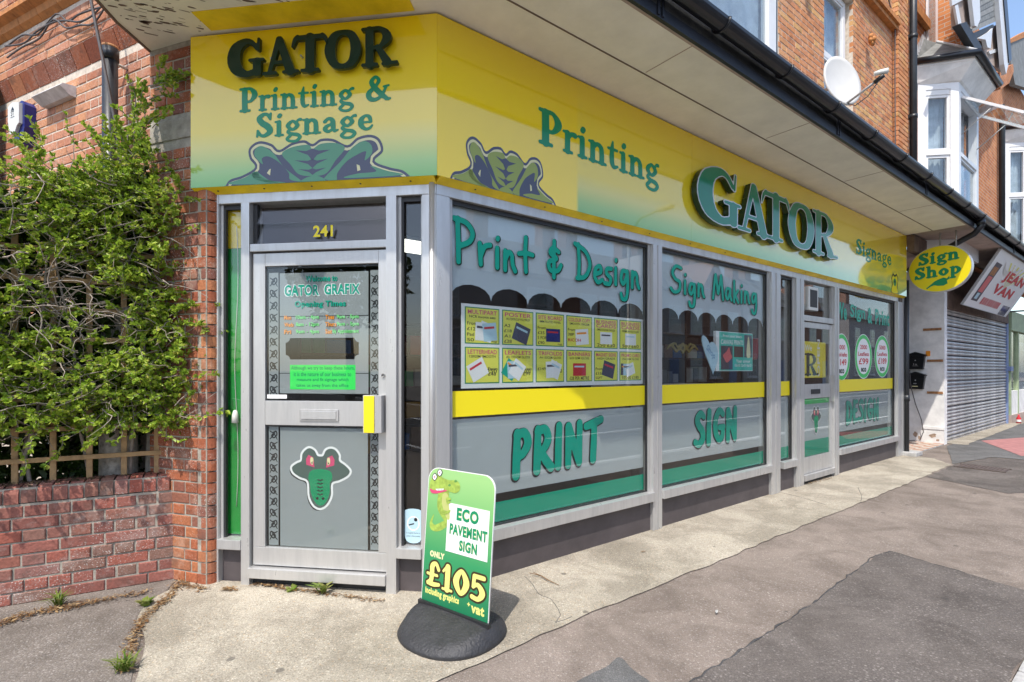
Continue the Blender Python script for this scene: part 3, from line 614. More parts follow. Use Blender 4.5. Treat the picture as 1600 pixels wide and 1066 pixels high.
road = sheet('road', [(-300,-300), (300,-300), (300,300), (-300,300)], -.125, M['road'])
pv = MB().prism([W2(-60, -30), W2(-60, KERB), W2(120, KERB), W2(120, -30)][::-1], -.3, 0, 'z').build('pavement', M['asphalt']); tag(pv, kind='structure')
for k in range(-3, 16):       # kerb stones, one by one
    m = MB().box(k*.92, k*.92+.912, -(KERB+.13), -(KERB+.003), -.3, .004+.0015*((k*7) % 3), b=.012)
    o = m.build('kerb', M['kerb']); o.location = CORNER; o.rotation_euler.z = AR; tag(o, kind='structure')
lefta = sheet('left_pavement', rough([(-2.30,3.52), (-2.2,3.2), (-2.17,2.98), (-1.90,2.6), (-1.72,2.3), (-1.55,1.9), (-4,1.2), (-5.5,1.8), (-5,2.4)], .012, .12, 5), .004, M['leftasph'])
apr = sheet('concrete_apron', rough([W2(9.0,-.4), W2(-.1,-.4), (-2.0,3.45), (-2.16,3.42), (-2.225,3.20), (-2.17,2.98), (-1.88,2.62), (-1.72,2.34), (-1.6,2.0), (-1.3,1.65), W2(-1.1,.72), W2(-.4,.72), W2(.5,.69), W2(3.,.68), W2(6.95,.685), W2(8.3,.66), W2(8.75,.35)], .012, .12, 6), .0078, M['apron'])
pd1 = sheet('asphalt_patch', rough([W2(.15,1.50), W2(.55,1.42), W2(1.95,1.405), W2(3.05,1.345), W2(3.25,1.39), W2(3.15,1.9), W2(3.07,KERB-.005), W2(-1.5,KERB-.005), W2(-1.5,1.9), W2(-.6,1.7)], .012, .11, 7), .0042, M['asphalt2'])
pd2 = sheet('asphalt_patch', rough([W2(.08,1.12), W2(.42,1.09), W2(.37,1.32), W2(.05,1.38)], .008, .09, 8), .004, M['asphalt3'])
pd3 = sheet('asphalt_patch', rough([W2(6.95,.70), W2(8.35,.68), W2(9.6,.9), W2(9.9,KERB-.005), W2(8.,KERB-.005), W2(6.9,1.75), W2(6.55,1.54)], .012, .12, 9), .004, M['asphalt2'])
pd4 = sheet('asphalt_patch', rough([W2(8.4,.66), W2(10.6,.1), W2(22,.25), W2(22,KERB-.005), W2(9.95,KERB-.005), W2(9.65,.9)], .008, .3, 10), .0082, M['asphalt3'])
pnk = sheet('tactile_patch', [W2(12.0,.32), W2(10.15,1.15), W2(11.2,1.75), W2(13.4,.75)], .0126, M['pinkpatch'])
forec = sheet('forecourt', rough([W2(11.05,.28), W2(11.05,-.6), W2(17.2,-.6), W2(17.2,.18)], .01, .3, 11), .0125, M['apron'])
# joint line left where the patch was let in: a thin raised bitumen seam
seam = MB(); r0 = random.Random(4)
pp = [W2(.15,1.50), W2(.55,1.42), W2(1.25,1.415), W2(1.95,1.405), W2(2.5,1.37), W2(3.05,1.345), W2(3.25,1.39), W2(3.15,1.9)]
pts = []
for a, b in zip(pp, pp[1:]):
    n = max(2, int(math.dist(a, b)/.05))
    for k in range(n): pts.append((a[0]+(b[0]-a[0])*k/n+r0.uniform(-.006,.006), a[1]+(b[1]-a[1])*k/n+r0.uniform(-.012,.012), .0022))
seam.tube(pts, [r0.uniform(.002,.007) for _ in pts], 5); tag(seam.build('bitumen_seam', M['road']), kind='structure')
# hairline cracks in the apron
for ci, cr in enumerate([[(820,903),(833,916),(842,930),(862,940),(875,962),(868,975),(893,966)], [(1340,762),(1346,775),(1345,785)], [(1215,770),(1250,778),(1290,790)]]):
    cp = []
    for (x, y) in catmull(cr, False, 6):
        Z = F*H/(y-HY); cp.append(((x-CX)/F*Z+r0.uniform(-.004,.004), Z+r0.uniform(-.004,.004), .0075))
    tag(MB().tube(cp, .0024, 4).build('crack', M['road']), kind='structure')
# carriageway markings (they show mirrored in the shop windows)
for k in range(-8, 14):
    q = [W2(k*6, 5.55), W2(k*6+4, 5.55), W2(k*6+4, 5.67), W2(k*6, 5.67)]; sheet('road_marking', q, -.120, M['paint'])
for o_ in (2.9, 8.4): sheet('road_marking', [W2(-60, o_), W2(90, o_), W2(90, o_+.09), W2(-60, o_+.09)], -.1205, M['paint'])
fp = MB().prism([W2(-60, 8.9), W2(-60, 40), W2(120, 40), W2(120, 8.9)][::-1], -.3, 0, 'z').build('far_pavement', M['leftasph']); tag(fp, kind='structure')
# gully grate in the pavement
g = fthing('drain_grate', 'rusty slotted iron drain grate let into the pavement before the shutter', 'drain grate', RF)
gx, gy = RF.at(0, 0)[0], 0
c_ = Vector((6.76, 7.36, 0)); gu, go = (c_-CORNER).dot(RF.d), (c_-CORNER).dot(RF.n)
MB().box(gu-.17, gu+.17, -go-.26, -go+.26, .006, .012).box(gu-.19, gu-.17, -go-.28, -go+.28, .006, .016).box(gu+.17, gu+.19, -go-.28, -go+.28, .006, .016).build('frame', M['grate'], g)
for k in range(12):
    y = -go-.24+k*.0436; boxp('bar', M['grate'], g, gu-.168, gu+.168, y-.012, y+.012, .0125, .019)

# ------------------------------------------------------------------ the shop's building: brick upper wall, soffit, roof, room
bld = fthing('shop_building', 'two-storey orange brick terrace building above the yellow shop front', 'building', RF)
SOF = 3.635
WT = 9.5
def L2(p):      # world xy -> RF local xy
    d = Vector((p[0], p[1], 0))-CORNER; return (d.dot(RF.d), -d.dot(RF.n))
soffpoly = [L2(p) for p in [(-2.50,3.66), (-2.50,3.25), (-2.46,3.0), (-2.36,2.78), (-2.18,2.62), (-1.95,2.545), (-.65,2.365)]]+[(.33,-.78), (8.72,-.78), (8.72,.3), (-.3,.6)]
MB().prism(soffpoly[::-1], SOF, SOF+.05, 'z').build('soffit', M['soffit'], bld)
# soffit joints as narrow cover strips
MB().box(.15, 8.7, -.345, -.335, SOF-.004, SOF+.001).build('soffit_strip', M['beam'], bld)
for k in (1.55, 3.35, 5.2, 7.1): MB().box(k, k+.006, -.775, -.36, SOF-.003, SOF+.001).build('soffit_strip', M['soffit_old'], bld)
# canopy edge above the soffit over the door: timber edge
edge = [L2(p) for p in [(-2.50,3.66), (-2.50,3.25), (-2.46,3.0), (-2.36,2.78), (-2.18,2.62), (-1.95,2.545), (-.65,2.365)]]+[(.33,-.78)]
ed = MB()
for a, b in zip(edge, edge[1:]):
    ed.add([(a[0],a[1],SOF-.005), (b[0],b[1],SOF-.005), (b[0],b[1],SOF+.16), (a[0],a[1],SOF+.16)], [(0,1,2,3)])
    n = Vector((b[1]-a[1], a[0]-b[0])).normalized()*-.02
    ed.add([(a[0]-n.x,a[1]-n.y,SOF-.005), (b[0]-n.x,b[1]-n.y,SOF-.005), (b[0]-n.x,b[1]-n.y,SOF+.16), (a[0]-n.x,a[1]-n.y,SOF+.16)], [(0,1,2,3)])
    ed.add([(a[0]-n.x,a[1]-n.y,SOF-.005), (b[0]-n.x,b[1]-n.y,SOF-.005), (b[0],b[1],SOF-.005), (a[0],a[1],SOF-.005)], [(0,1,2,3)])
ed.build('canopy_edge', M['beam'], bld)
boxp('fascia_board', M['blackboard'], bld, .2, 22, -.80, -.775, SOF-.012, SOF+.15)
boxp('canopy_edge_trim', M['soffit_old'], bld, .33, 8.72, -.774, -.755, SOF-.012, SOF-.001)
rf_ = MB().prism([(-.80, SOF+.15), (.02, SOF+.30), (.02, SOF+.06), (-.80, SOF+.06)], .2, 22, 'x'); rf_.build('canopy_roof', M['slate'], bld)
MB().prism(soffpoly[::-1], SOF+.155, SOF+.17, 'z').build('door_canopy_roof', M['slate'], bld)
# upper wall: mortar slab and bricks
holes = [(1.6, 4.26, 3.95, 6.4), (5.62, 6.56, 4.6, 6.55)]
mw = MB()
zs = [3.7, 3.95, 4.6, 6.4, 6.55, WT]
def slab(mb, x0, x1, z0, z1, holes, y0, y1):
    xs = sorted({x0, x1, *[v for h in holes for v in h[:2] if x0 < v < x1]}); zz = sorted({z0, z1, *[v for h in holes for v in h[2:] if z0 < v < z1]})
    for a, b in zip(xs, xs[1:]):
        for c, d in zip(zz, zz[1:]):
            if not any(h[0] <= (a+b)/2 <= h[1] and h[2] <= (c+d)/2 <= h[3] for h in holes): mb.box(a, b, y0, y1, c, d)
slab(mw, -1.4, 8.72, 3.7, WT, holes, .0265, .32); mw.build('mortar', M['mortar'], bld)
lay(RF, bld, courses(3.6, 8.12, 3.75, 7.6, 'flemish', .022, holes+[(1.5,4.40,3.9,6.5)], seed=11)+courses(-1.4, 3.6, 3.75, 5.4, 'flemish', .022, [(1.5,4.40,3.9,6.5)], seed=12), M['brickup'], 300, seed=2, jit=.0012)
# brick pilaster at the party line
lay(RF, fthing('brick_pilaster', 'narrow orange brick pilaster beside the grey downpipe', 'pilaster', RF), courses(8.13, 8.60, 3.75, 8.2, 'stretcher', -.055, seed=13), M['brickup'], 120, depth=.09, seed=3)
# soldier arch over the small window and side reveals
arch = MB()
for k in range(12):
    x = 5.56+k*.085; dz = .05*math.sin(math.pi*(k+.5)/12)
    o = bpy.data.objects.new('arch_brick', brick_mesh(.07, .215, .06, M['brickup'])); COL.objects.link(o); o.parent = bld; o.location = (x+.03, .012, 6.66+dz)
hood = MB(); hp = [(5.45+k*.1, -.04, 6.86+.07*math.sin(math.pi*k/12)) for k in range(13)]
hood.tube(hp, .045, 6); hood.build('hood_moulding', M['moulding'], bld)
sc_ = MB().box(6.75, 8.12, -.09, .03, 6.80, 6.87).box(6.75, 8.12, -.055, .03, 6.74, 6.80); sc_.build('string_course', M['moulding'], bld)
MB().box(4.45, 5.5, -.05, .03, 6.80, 6.87).build('string_course', M['moulding'], bld)
ro = thing('terracotta_rosette', 'small terracotta rosette boss on the brick wall above the satellite dish', 'rosette', RF.w(7.02, .05, 6.16), AR)
for k in range(7):
    a = k*2*math.pi/7; MB().lathe([(0.001,-.03), (.03,-.02), (.036,0), (.02,.02), (.001,.02)], 8, (.055*math.cos(a), 0, .055*math.sin(a)), 'y').build('petal', M['moulding'], ro)
MB().lathe([(0.001,-.06), (.03,-.05), (.045,-.02), (.045,.03)], 10, (0,0,0), 'y').build('centre', M['moulding'], ro)
ro2 = thing('terracotta_rosette', 'small terracotta rosette boss between the two upper windows of the brick wall', 'rosette', RF.w(5.05, .05, 6.12), AR)
for ch in list(ro.children):
    c = ch.copy(); COL.objects.link(c); c.parent = ro2
def sash(parent, x0, x1, z0, z1, y, bar=None, fw=.07, depth=.09, curtain=True):
    w = MB().box(x0, x1, y, y+depth, z0, z0+fw).box(x0, x1, y, y+depth, z1-fw, z1).box(x0, x0+fw, y+.001, y+depth, z0+fw, z1-fw).box(x1-fw, x1, y+.001, y+depth, z0+fw, z1-fw).build('window', M['upvc'], parent)
    zb = [z0+fw, z1-fw]
    if bar: boxp('glazing_bar', M['upvc'], w, x0+fw, x1-fw, y+.008, y+depth-.01, bar-.03, bar+.03, b=.006)
    i0, i1 = x0+fw, x1-fw
    seg = [(z0+fw, bar-.03), (bar+.03, z1-fw)] if bar else [(z0+fw, z1-fw)]
    for a, b in seg:
        ft = .028
        MB().box(i0, i1, y+.012, y+.05, a, a+ft).box(i0, i1, y+.012, y+.05, b-ft, b).box(i0, i0+ft, y+.013, y+.05, a+ft, b-ft).box(i1-ft, i1, y+.013, y+.05, a+ft, b-ft).build('frame', M['upvc'], w)
        boxp('pane', M['housepane'], w, i0+ft, i1-ft, y+.03, y+.036, a+ft, b-ft)
    if curtain:
        cm = MB(); n = 26
        vs = []
        for k in range(n+1):
            x = i0+(i1-i0)*k/n; yy = y+.14+.018*math.sin(k*1.9)+.01*math.sin(k*.7); vs += [(x, yy, z0), (x, yy, z1)]
        cm.add(vs, [(2*k, 2*k+2, 2*k+3, 2*k+1) for k in range(n)], True); cm.build('curtain', M['curtain'], w)
    return w
sash(bld, 1.6, 4.26, 3.96, 6.4, -.02, None, .16)
boxp('window_edge', M['iron'], bld, 4.262, 4.33, .0, .05, 3.9, 6.45)
sash(bld, 5.66, 6.50, 4.62, 6.54, .10, 5.6, .07)
boxp('window_sill', M['upvc'], bld, 5.62, 6.56, -.01, .12, 4.55, 4.62)
# main roof far above keeps the sky off the room
boxp('main_roof', M['slate'], bld, -1.5, 8.7, -.2, 6, WT, WT+.2)
# shop room
RO = 5.0
RP = [(.15, .21), (8.54, .21), (8.54, RO-.01), (-2.38, RO-.01), (-1.46, 2.9), (-1.06, 1.8), (-.81, 1.24)]
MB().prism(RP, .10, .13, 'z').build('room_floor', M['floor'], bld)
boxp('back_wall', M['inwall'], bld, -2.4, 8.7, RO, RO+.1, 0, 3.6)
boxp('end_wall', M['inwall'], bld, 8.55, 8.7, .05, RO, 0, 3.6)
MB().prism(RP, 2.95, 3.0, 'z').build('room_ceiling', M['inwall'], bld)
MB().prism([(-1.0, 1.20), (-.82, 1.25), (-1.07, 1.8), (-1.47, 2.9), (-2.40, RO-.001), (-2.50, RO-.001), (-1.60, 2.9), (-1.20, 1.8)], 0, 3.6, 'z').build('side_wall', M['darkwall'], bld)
# wall behind the fascia
boxp('lintel', M['riser'], bld, .03, 8.7, .07, .25, 2.602, 3.7)
MB().prism([(.0, .08), (.1, .25), (-.97, 1.27), (-1.07, 1.13)], 2.602, 3.63, 'z').build('lintel', M['riser'], bld)

# ------------------------------------------------------------------ left: side wall of the building, pier
sw = fthing('side_building', 'sunlit orange brick side wall with moulded bands behind the hedge', 'building', LW)
MB().box(-6, .12, .0245, .3, 0, 6.2).build('mortar', M['mortar'], sw)
MB().box(-6, .12, -.0295, .0240, 3.979, 6.19).build('mortar', M['mortar'], sw)
zc = 3.90
lay(LW, sw, courses(-4.0, .1, 1.6, zc-.075, 'flemish', .020, seed=21)+courses(-4.0, .1, zc+.075, 4.30, 'flemish', -.035, seed=22)+courses(-4.0, .1, 4.46, 5.6, 'flemish', -.035, seed=23), M['brickleft'], 290, depth=.045, jit=.0015, seed=4, frame_margin=20)
# corbel course: sloping bricks under the projecting band
for k in range(20):
    x = -3.9+k*.2+.1; o = MB(); w = .095
    o.prism([(-.035, zc+.07), (.02, zc-.07), (.06, zc-.07), (.06, zc+.07)], x-w, x+w, 'x'); o.build('corbel_brick', M['brick'], sw)
bd = MB().box(-4, .1, -.03, .03, zc+.071, zc+.078); bd.build('band_mortar', M['mortar'], sw)
for k in range(14):
    x = -3.9+k*.3
    MB().prism([(-.14, 4.45), (-.14, 4.41), (-.085, 4.385), (-.07, 4.34), (-.035, 4.31), (.03, 4.31), (.03, 4.46)], x, x+.296, 'x').build('moulded_brick', M['moulding'], sw)
boxp('dark_wall_strip', M['iron'], sw, -2.46, -2.27, -.10, -.04, 1.2, 6)  # dark upright strip standing against the side wall

pier = fthing('brick_pier', 'weathered red brick pier with rounded corner between hedge and shop door', 'pier', PF)
MB().box(-.545, -.02, .0135, .30, 0, SOF).build('mortar', M['mortar2'], pier)
pr = courses(-.54, -.10, 0.0, 3.60, 'flemish', .008, holes=[(-.54, -.10, 2.98, 3.13)], seed=31)
lay(PF, pier, pr, M['brick'], 280, depth=.05, seed=5)
boxp('stone_block', M['mortar2'], pier, -.535, -.10, .005, .05, 2.985, 3.125, b=.008)
# bullnose bricks beside the door frame
zz = .005; row = 0
while zz < 2.60:
    bn = MB(); x0 = -.093+(.03 if row % 2 else 0); x1 = .008; prof = [(x0, .008)]
    for k in range(6):
        a = math.pi/2*k/5; prof.append((x1-.06+.06*math.sin(a), .068-.06*math.cos(a)))
    prof += [(x1, .15), (x0, .15)]
    bn.prism(prof, zz, zz+.065, 'z').build('bullnose_brick', M['brick'], pier); zz += .075; row += 1

# flaking paint on the soffit over the door
r_ = random.Random(19)
for k in range(170):
    x = r_.triangular(-2.46, -1.0, -2.42); y = r_.uniform(2.75, 3.45)
    if y < 2.75+.25*max(0, -2.1-x) or y > 3.42-.137*(x+2.5)*1.0: continue
    L = r_.uniform(.006, .045); an = r_.uniform(0, 3.14); q = [(x+L*math.cos(an+t)*f, y+L*.45*math.sin(an*1.7+t)*f) for t, f in [(j*1.05, r_.uniform(.4, 1)) for j in range(6)]]
    MB().prism([L2(p) for p in q], SOF-.0022, SOF-.0008, 'z').build('paint_flake', M['beam'], bld)
# ------------------------------------------------------------------ the glazed shop front (aluminium frames)
FO = -.06                 # face of the frames, set back behind the sign
def RX(px, out=FO): return RF.at(px, HY, out)[0]
def RZ(px, py, out=FO): return RF.at(px, py, out)[1]
def DX(px, out=FO): return DF.at(px, HY, out)[0]
def DZ(px, py, out=FO): return DF.at(px, py, out)[1]
YF, YG, YV = .06, .115, .128       # local y of frame face, glass, film behind the glass
shop = fthing('glazed_shopfront', 'long aluminium-framed glazed shop window front under the yellow sign', 'shop front', RF)
xs = dict(w1=(RX(703), RX(1019)), m1=(RX(1019), RX(1033)), w2=(RX(1033), RX(1204)), m2=(RX(1204), RX(1218)), s=(RX(1221), RX(1243)), m3=(RX(1243), RX(1255)), d=(RX(1256), RX(1303)), m4=(RX(1303), RX(1310)), w3=(RX(1310), RX(1402)), m5=(RX(1402), RX(1415)))
ZT, ZS0, ZS1 = 2.53, .272, .35
def bar(name, x0, x1, z0, z1, y0=YF, y1=.20, m='alu', b=.004, parent=None): return boxp(name, M[m], parent or shop, x0, x1, y0, y1, z0, z1, b=b)
bar('head_rail', .03, 8.70, ZT, 2.60, YF+.002)
bar('corner_post', .028, xs['w1'][0], 0, ZT-.001)
for k in ('m1', 'm2', 'm3', 'm4', 'm5'):
    a, b = xs[k]; bar('mullion', a, b, 0.009, ZT-.001, YF-.012); bar('mullion_rib', (a+b)/2-.006, (a+b)/2+.006, .01, ZT-.002, YF-.017, YF-.012, 'alud', 0)
for k in ('w1', 'w2', 's', 'w3'):
    a, b = xs[k]
    bar('sill', a+.001, b-.001, ZS0, ZS1, YF-.035, .19)
    bar('glazing_bead', a+.001, a+.03, ZS1, ZT, YF+.02, .11, 'alud', .003); bar('glazing_bead', b-.03, b-.001, ZS1, ZT, YF+.02, .11, 'alud', .003)
    bar('glazing_seal', a+.03, b-.03, ZS1, ZS1+.008, YF+.03, .11, 'rubber', 0); bar('glazing_seal', a+.03, b-.03, ZT-.03, ZT, YF+.03, .11, 'rubber', 0)
    bar('glazing_seal', a+.03, a+.036, ZS1+.008, ZT-.03, YF+.03, .11, 'rubber', 0); bar('glazing_seal', b-.036, b-.03, ZS1+.008, ZT-.03, YF+.03, .11, 'rubber', 0)
    boxp('stall_riser', M['riser'], shop, a-.02, b+.02, YF+.02, .19, .0, ZS0+.002)
    boxp('pane', M['glass'], shop, a+.032, b-.032, YG, YG+.006, ZS1+.004, ZT-.004)
bar('side_return', xs['m5'][1]-.001, 8.72, 0.0, 2.6, YF+.005, .22, 'alud')
# films: scalloped grey upper film, frosted lower film, yellow band, green band (all stuck inside the glass)
def scallop(x0, x1, n, zlow, zarch):
    pts = [(x0, ZT-.01), (x0, zlow)]
    w = (x1-x0)/n
    for k in range(n):
        for j in range(1, 9):
            a = math.pi*(1-j/8); pts.append((x0+w*(k+.5)+w/2*math.cos(a), zlow+zarch*math.sin(a)))
    pts.append((x1, ZT-.01)); return pts
for k, n in (('w1', 6), ('w2', 6)):
    a, b = xs[k]; plate('scalloped_film', [scallop(a+.04, b-.04, n, 1.90, .10)], M['film'], shop, YV+.002, .0006)
for k in ('w1', 'w2', 's', 'w3'):
    a, b = xs[k]
    quad('frosted_film', M['frost'], shop, a+.036, b-.036, .56 if k != 's' else .50, 1.098, YV+.002)
    quad('yellow_band', M['yellow'], shop, a+.034, b-.034, 1.115, 1.285, YG-.0002)
    quad('green_band', M['green'], shop, a+.034, b-.034, .362, .50, YV+.0005)
for k in ('m1', 'm2', 'm3', 'm5'):
    pass
# pen-script words on the upper film
def put(name, loops, m, parent, x0, x1, wtot, z0, cap, y, thick=.0006, bevel=0, slope=0.0):
    s = (x1-x0)/wtot
    return plate(name, loops, m, parent, y, thick, lambda p: (x0+p[0]*s, z0+p[1]*cap+slope*p[0]*s), bevel)
ws_, wd = word('Print & Design', Hn, .02, (0.0, .018), bounce=[0, .02, 0, -.03, 0, 0, .02, 0, .03, 0, -.02, .02, 0, 0])
put('window_lettering', ws_[.018], M['dkgreen'], shop, RX(716)+.004, RX(1010)+.006, wd, 2.136, .29, YG-.0003)
put('window_lettering', ws_[0.0], M['teal'], shop, RX(716), RX(1010), wd, 2.14, .29, YG-.0012)
ws_, wd = word('Sign Making', Hn, .02, (0.0, .018), bounce=[0, .02, -.03, 0, .02, 0, .03, -.02, 0, .02])
put('window_lettering', ws_[.018], M['dkgreen'], shop, RX(1056)+.004, RX(1192)+.006, wd, 2.146, .26, YG-.0003)
put('window_lettering', ws_[0.0], M['teal'], shop, RX(1056), RX(1192), wd, 2.15, .26, YG-.0012)
for txt_, p0, p1, z0, cap, sl in (('PRINT', 808, 950, .675, .31, .02), ('SIGN', 1094, 1163, .69, .32, .0), ('DESIGN', 1330, 1382, .67, .30, .0)):
    ws_, wd = word(txt_, B, .03, (.02, .048), bounce=[-.03, 0, .02, 0, .03])
    put('window_lettering', ws_[.048], M['black'], shop, RX(p0)-.006, RX(p1)-.006, wd, z0-.005, cap, YV-.001, slope=sl)
    put('window_lettering', ws_[.02], M['teal'], shop, RX(p0), RX(p1), wd, z0, cap, YV-.003, slope=sl)
xw = RX(1314); ww_ = RX(1396)-xw
for t_, f0, f1 in (('We', 0, .17), ('Sign', .23, .50), ('&', .55, .64), ('Print', .70, 1)): text('window_lettering', [(t_, xw+ww_*f0, xw+ww_*f1, 2.12, 2.36)], M['teal'], shop, YG-.0006, .03)

# the far glazed door of the front
a, b = xs['d']
dr = bar('shop_door', a+.004, b-.004, .125, .33, YF+.02, .11); dz = lambda n, x0, x1, z0, z1, m='alu', y0=YF+.021, y1=.109, bb=.003: boxp(n, M[m], dr, x0, x1, y0, y1, z0, z1, b=bb)
dz('stile', a+.004, a+.07, .331, 2.02); dz('stile', b-.075, b-.004, .331, 2.02); dz('top_rail', a+.071, b-.076, 1.95, 2.02); dz('middle_rail', a+.071, b-.076, 1.06, 1.24)
dz('pane', a+.071, b-.076, 1.241, 1.949, 'glass', YG-.03, YG-.024, 0); dz('pane', a+.071, b-.076, .331, 1.059, 'glass', YG-.03, YG-.024, 0)
dz('frosted_film', a+.073, b-.078, .335, 1.055, 'frost', YG-.02, YG-.0195, 0); dz('green_band', a+.073, b-.078, .335, .53, 'green', YG-.0215, YG-.021, 0); dz('green_strip', a+.073, b-.078, .99, 1.055, 'brightgreen', YG-.0215, YG-.021, 0)
MB().box(a+.25, a+.50, YF+.012, YF+.022, 1.115, 1.175).box(a+.29, a+.46, YF+.010, YF+.0125, 1.128, 1.162).build('letter_plate', M['rubber'], dr)
dz('pull_handle', b-.05, b-.03, 1.0, 1.35, 'alud', YF-.03, YF+.02)
dz('open_sign', a+.09, b-.16, 1.32, 1.78, 'yellow', YG-.016, YG-.014, 0)
text('open_sign_lettering', [('We', a+.12, a+.32, 1.66, 1.74), ('OPEN', a+.30, a+.78, 1.50, 1.58, 90)], M['white'], dr, YG-.0165, .02)
ws_, wd = word('R', S, 0); plate('open_sign_lettering', ws_[0.0], M['dkgreen'], dr, YG-.0165, .0005, lambda p: (a+.11+p[0]*.42, 1.35+p[1]*.28))
bar('threshold', a, b, .05, .12, YF-.02, .19, 'alud'); boxp('stall_riser', M['rubber'], shop, a, b, YF+.03, .15, 0, .049)
bar('transom', a, b, 2.03, 2.10); boxp('pane', M['glass'], shop, a+.02, b-.02, YG, YG+.006, 2.102, ZT-.004)
bar('glazing_bead', a, a+.02, 2.1, ZT, YF+.02, .11, 'alud', 0); bar('glazing_bead', b-.02, b, 2.1, ZT, YF+.02, .11, 'alud', 0)
fan = MB().box(a+.22, a+.50, YF+.035, .2, 2.18, 2.48, b=.012).build('extractor_fan', M['plastic'], shop); boxp('grille', M['rubber'], fan, a+.26, a+.46, YF+.031, YF+.036, 2.22, 2.44)

# oval price stickers in the last window
def oval(cx, cz, rx, rz, k=36): return [(cx+rx*math.cos(2*math.pi*i/k), cz+rz*math.sin(2*math.pi*i/k)) for i in range(k)]
for (px, py, rx, rz, l1, l2, l3) in ((1322, 558, 13, 37, '1000', 'Trifold leaflets', '£149'), (1356, 557, 13, 35, '2000', 'Leaflets', '£99'), (1385, 557, 11.5, 33, '5000', 'Leaflets', '£189')):
    x = RX(px); w = RX(px+rx)-x; z = RZ(px, py); hgt = RZ(px, py-rz)-z
    st = plate('price_sticker', [oval(x, z, w, hgt)], M['white'], shop, YG-.0002, .0005)
    plate('sticker_rim', [oval(x, z, w*.97, hgt*.97), oval(x, z, w*.78, hgt*.80)], M['brightgreen'], st, YG-.0009, .0004)
    text('sticker_print', [(l1, x-w*.4, x+w*.4, z+hgt*.32, z+hgt*.52), (l2, x-w*.62, x+w*.62, z+.02*hgt, z+hgt*.20), (l3, x-w*.55, x+w*.55, z-hgt*.36, z-hgt*.08)], M['red'], st, YG-.0018, .02)['kind'] = 'stuff'
    text('sticker_print', [('eco', x-w*.3, x+w*.3, z-hgt*.70, z-hgt*.50)], M['dkgreen'], st, YG-.0018, .05)

# crocodile face emblem used on both doors (drawn in the emblem's own units)
ZP = lambda L: [((x-680)/365., (828-y)/365.) for x, y in L]
croc = ZP([(500,590),(530,565),(560,550),(566,510),(590,482),(615,473),(645,488),(662,516),(680,520),(698,516),(715,485),(745,473),(775,482),(797,512),(800,545),(835,570),(865,602),(850,632),(800,660),(752,680),(748,750),(720,805),(680,828),(640,812),(612,760),(602,672),(550,648),(510,622)])
def ring_off(L, d):
    L = catmull(L, True, 5); n = len(L); out = []
    for i in range(n):
        a, b = L[i-1], L[(i+1) % n]; t = np.array([b[0]-a[0], b[1]-a[1]]); t = t/(np.linalg.norm(t)+1e-9); out.append((L[i][0]-t[1]*d*-1*-1, L[i][1]+t[0]*d*-1*-1))
    return out
def crocface(parent, cx, z0, h, wx, y):
    f = lambda p: (cx+p[0]*h*wx, z0+p[1]*h)
    e = plate('emblem_shadow', [blob([(p[0]-.035, p[1]-.04) for p in croc])], M['black'], parent, y, .0004, f)
    plate('emblem_outline', [ring_off(croc, .03)], M['white'], e, y-.0006, .0004, f)
    plate('emblem_face', [ring_off(croc, -.005)], mat('emblem_grey', (.075,.115,.10), .3), e, y-.0012, .0004, f)
    plate('emblem_snout', [blob(ZP([(620,610),(680,595),(745,610),(755,650),(740,680),(738,740),(712,795),(680,812),(650,795),(622,740),(615,680),(605,650)]))], M['lettergreen'], e, y-.0018, .0004, f)
    for sx in (-1, 1):
        plate('emblem_eye', [[(.10*sx, .66), (.24*sx, .70), (.245*sx, .79), (.205*sx, .86), (.12*sx, .82)]], M['pink'], e, y-.0018, .0004, f)
        plate('emblem_eye', [blob([(.13*sx,.70), (.17*sx,.74), (.16*sx,.82), (.12*sx,.80)])], M['cream'], e, y-.0024, .0004, f)
        plate('emblem_eye', [[(.135*sx,.71), (.155*sx,.73), (.13*sx,.76)]], M['black'], e, y-.003, .0004, f)
        plate('emblem_nostril', [oval(.05*sx, .16, .025, .022, 10)], M['black'], e, y-.0024, .0004, f)
    for k in range(5): plate('emblem_scale', [[(-.06, .46-k*.058), (-.03, .475-k*.058), (0, .455-k*.058), (.03, .475-k*.058), (.06, .46-k*.058), (0, .44-k*.058)]], M['black'], e, y-.0024, .0004, f)
    return e
crocface(dr, (a+b)/2-.02, .60, .36, .80, YG-.022)

# ------------------------------------------------------------------ canted door front
door = fthing('door_front', 'canted aluminium entrance front with the glazed front door and side lights', 'entrance', DF)
def dbar(name, x0, x1, z0, z1, y0=YF, y1=.19, m='alu', b=.004, parent=None): return boxp(name, M[m], parent or door, x0, x1, y0, y1, z0, z1, b=b)
dx = {k: DX(v) for k, v in dict(f0=325, f1=341, g0=347, p1=378, p1r=391, p2=604, p2r=620, s0=625, s1=658, c0=659, c1=672).items()}
dbar('jamb', dx['f0'], dx['f1'], .005, 2.60); dbar('mullion', dx['p1'], dx['p1r'], .004, 2.53, YF-.012); dbar('mullion', dx['p2'], dx['p2r'], -.004, 2.53, YF-.012)
dbar('corner_post', dx['c0'], -.028, 0, 2.53); dbar('head_rail', dx['f1'], -.028, 2.532, 2.60, YF+.002)
MB().tube([(dx['c1']+.012, YF+.002, .002), (dx['c1']+.012, YF+.002, 2.6)], .02, 12).build('corner_tube', M['alu'], door)
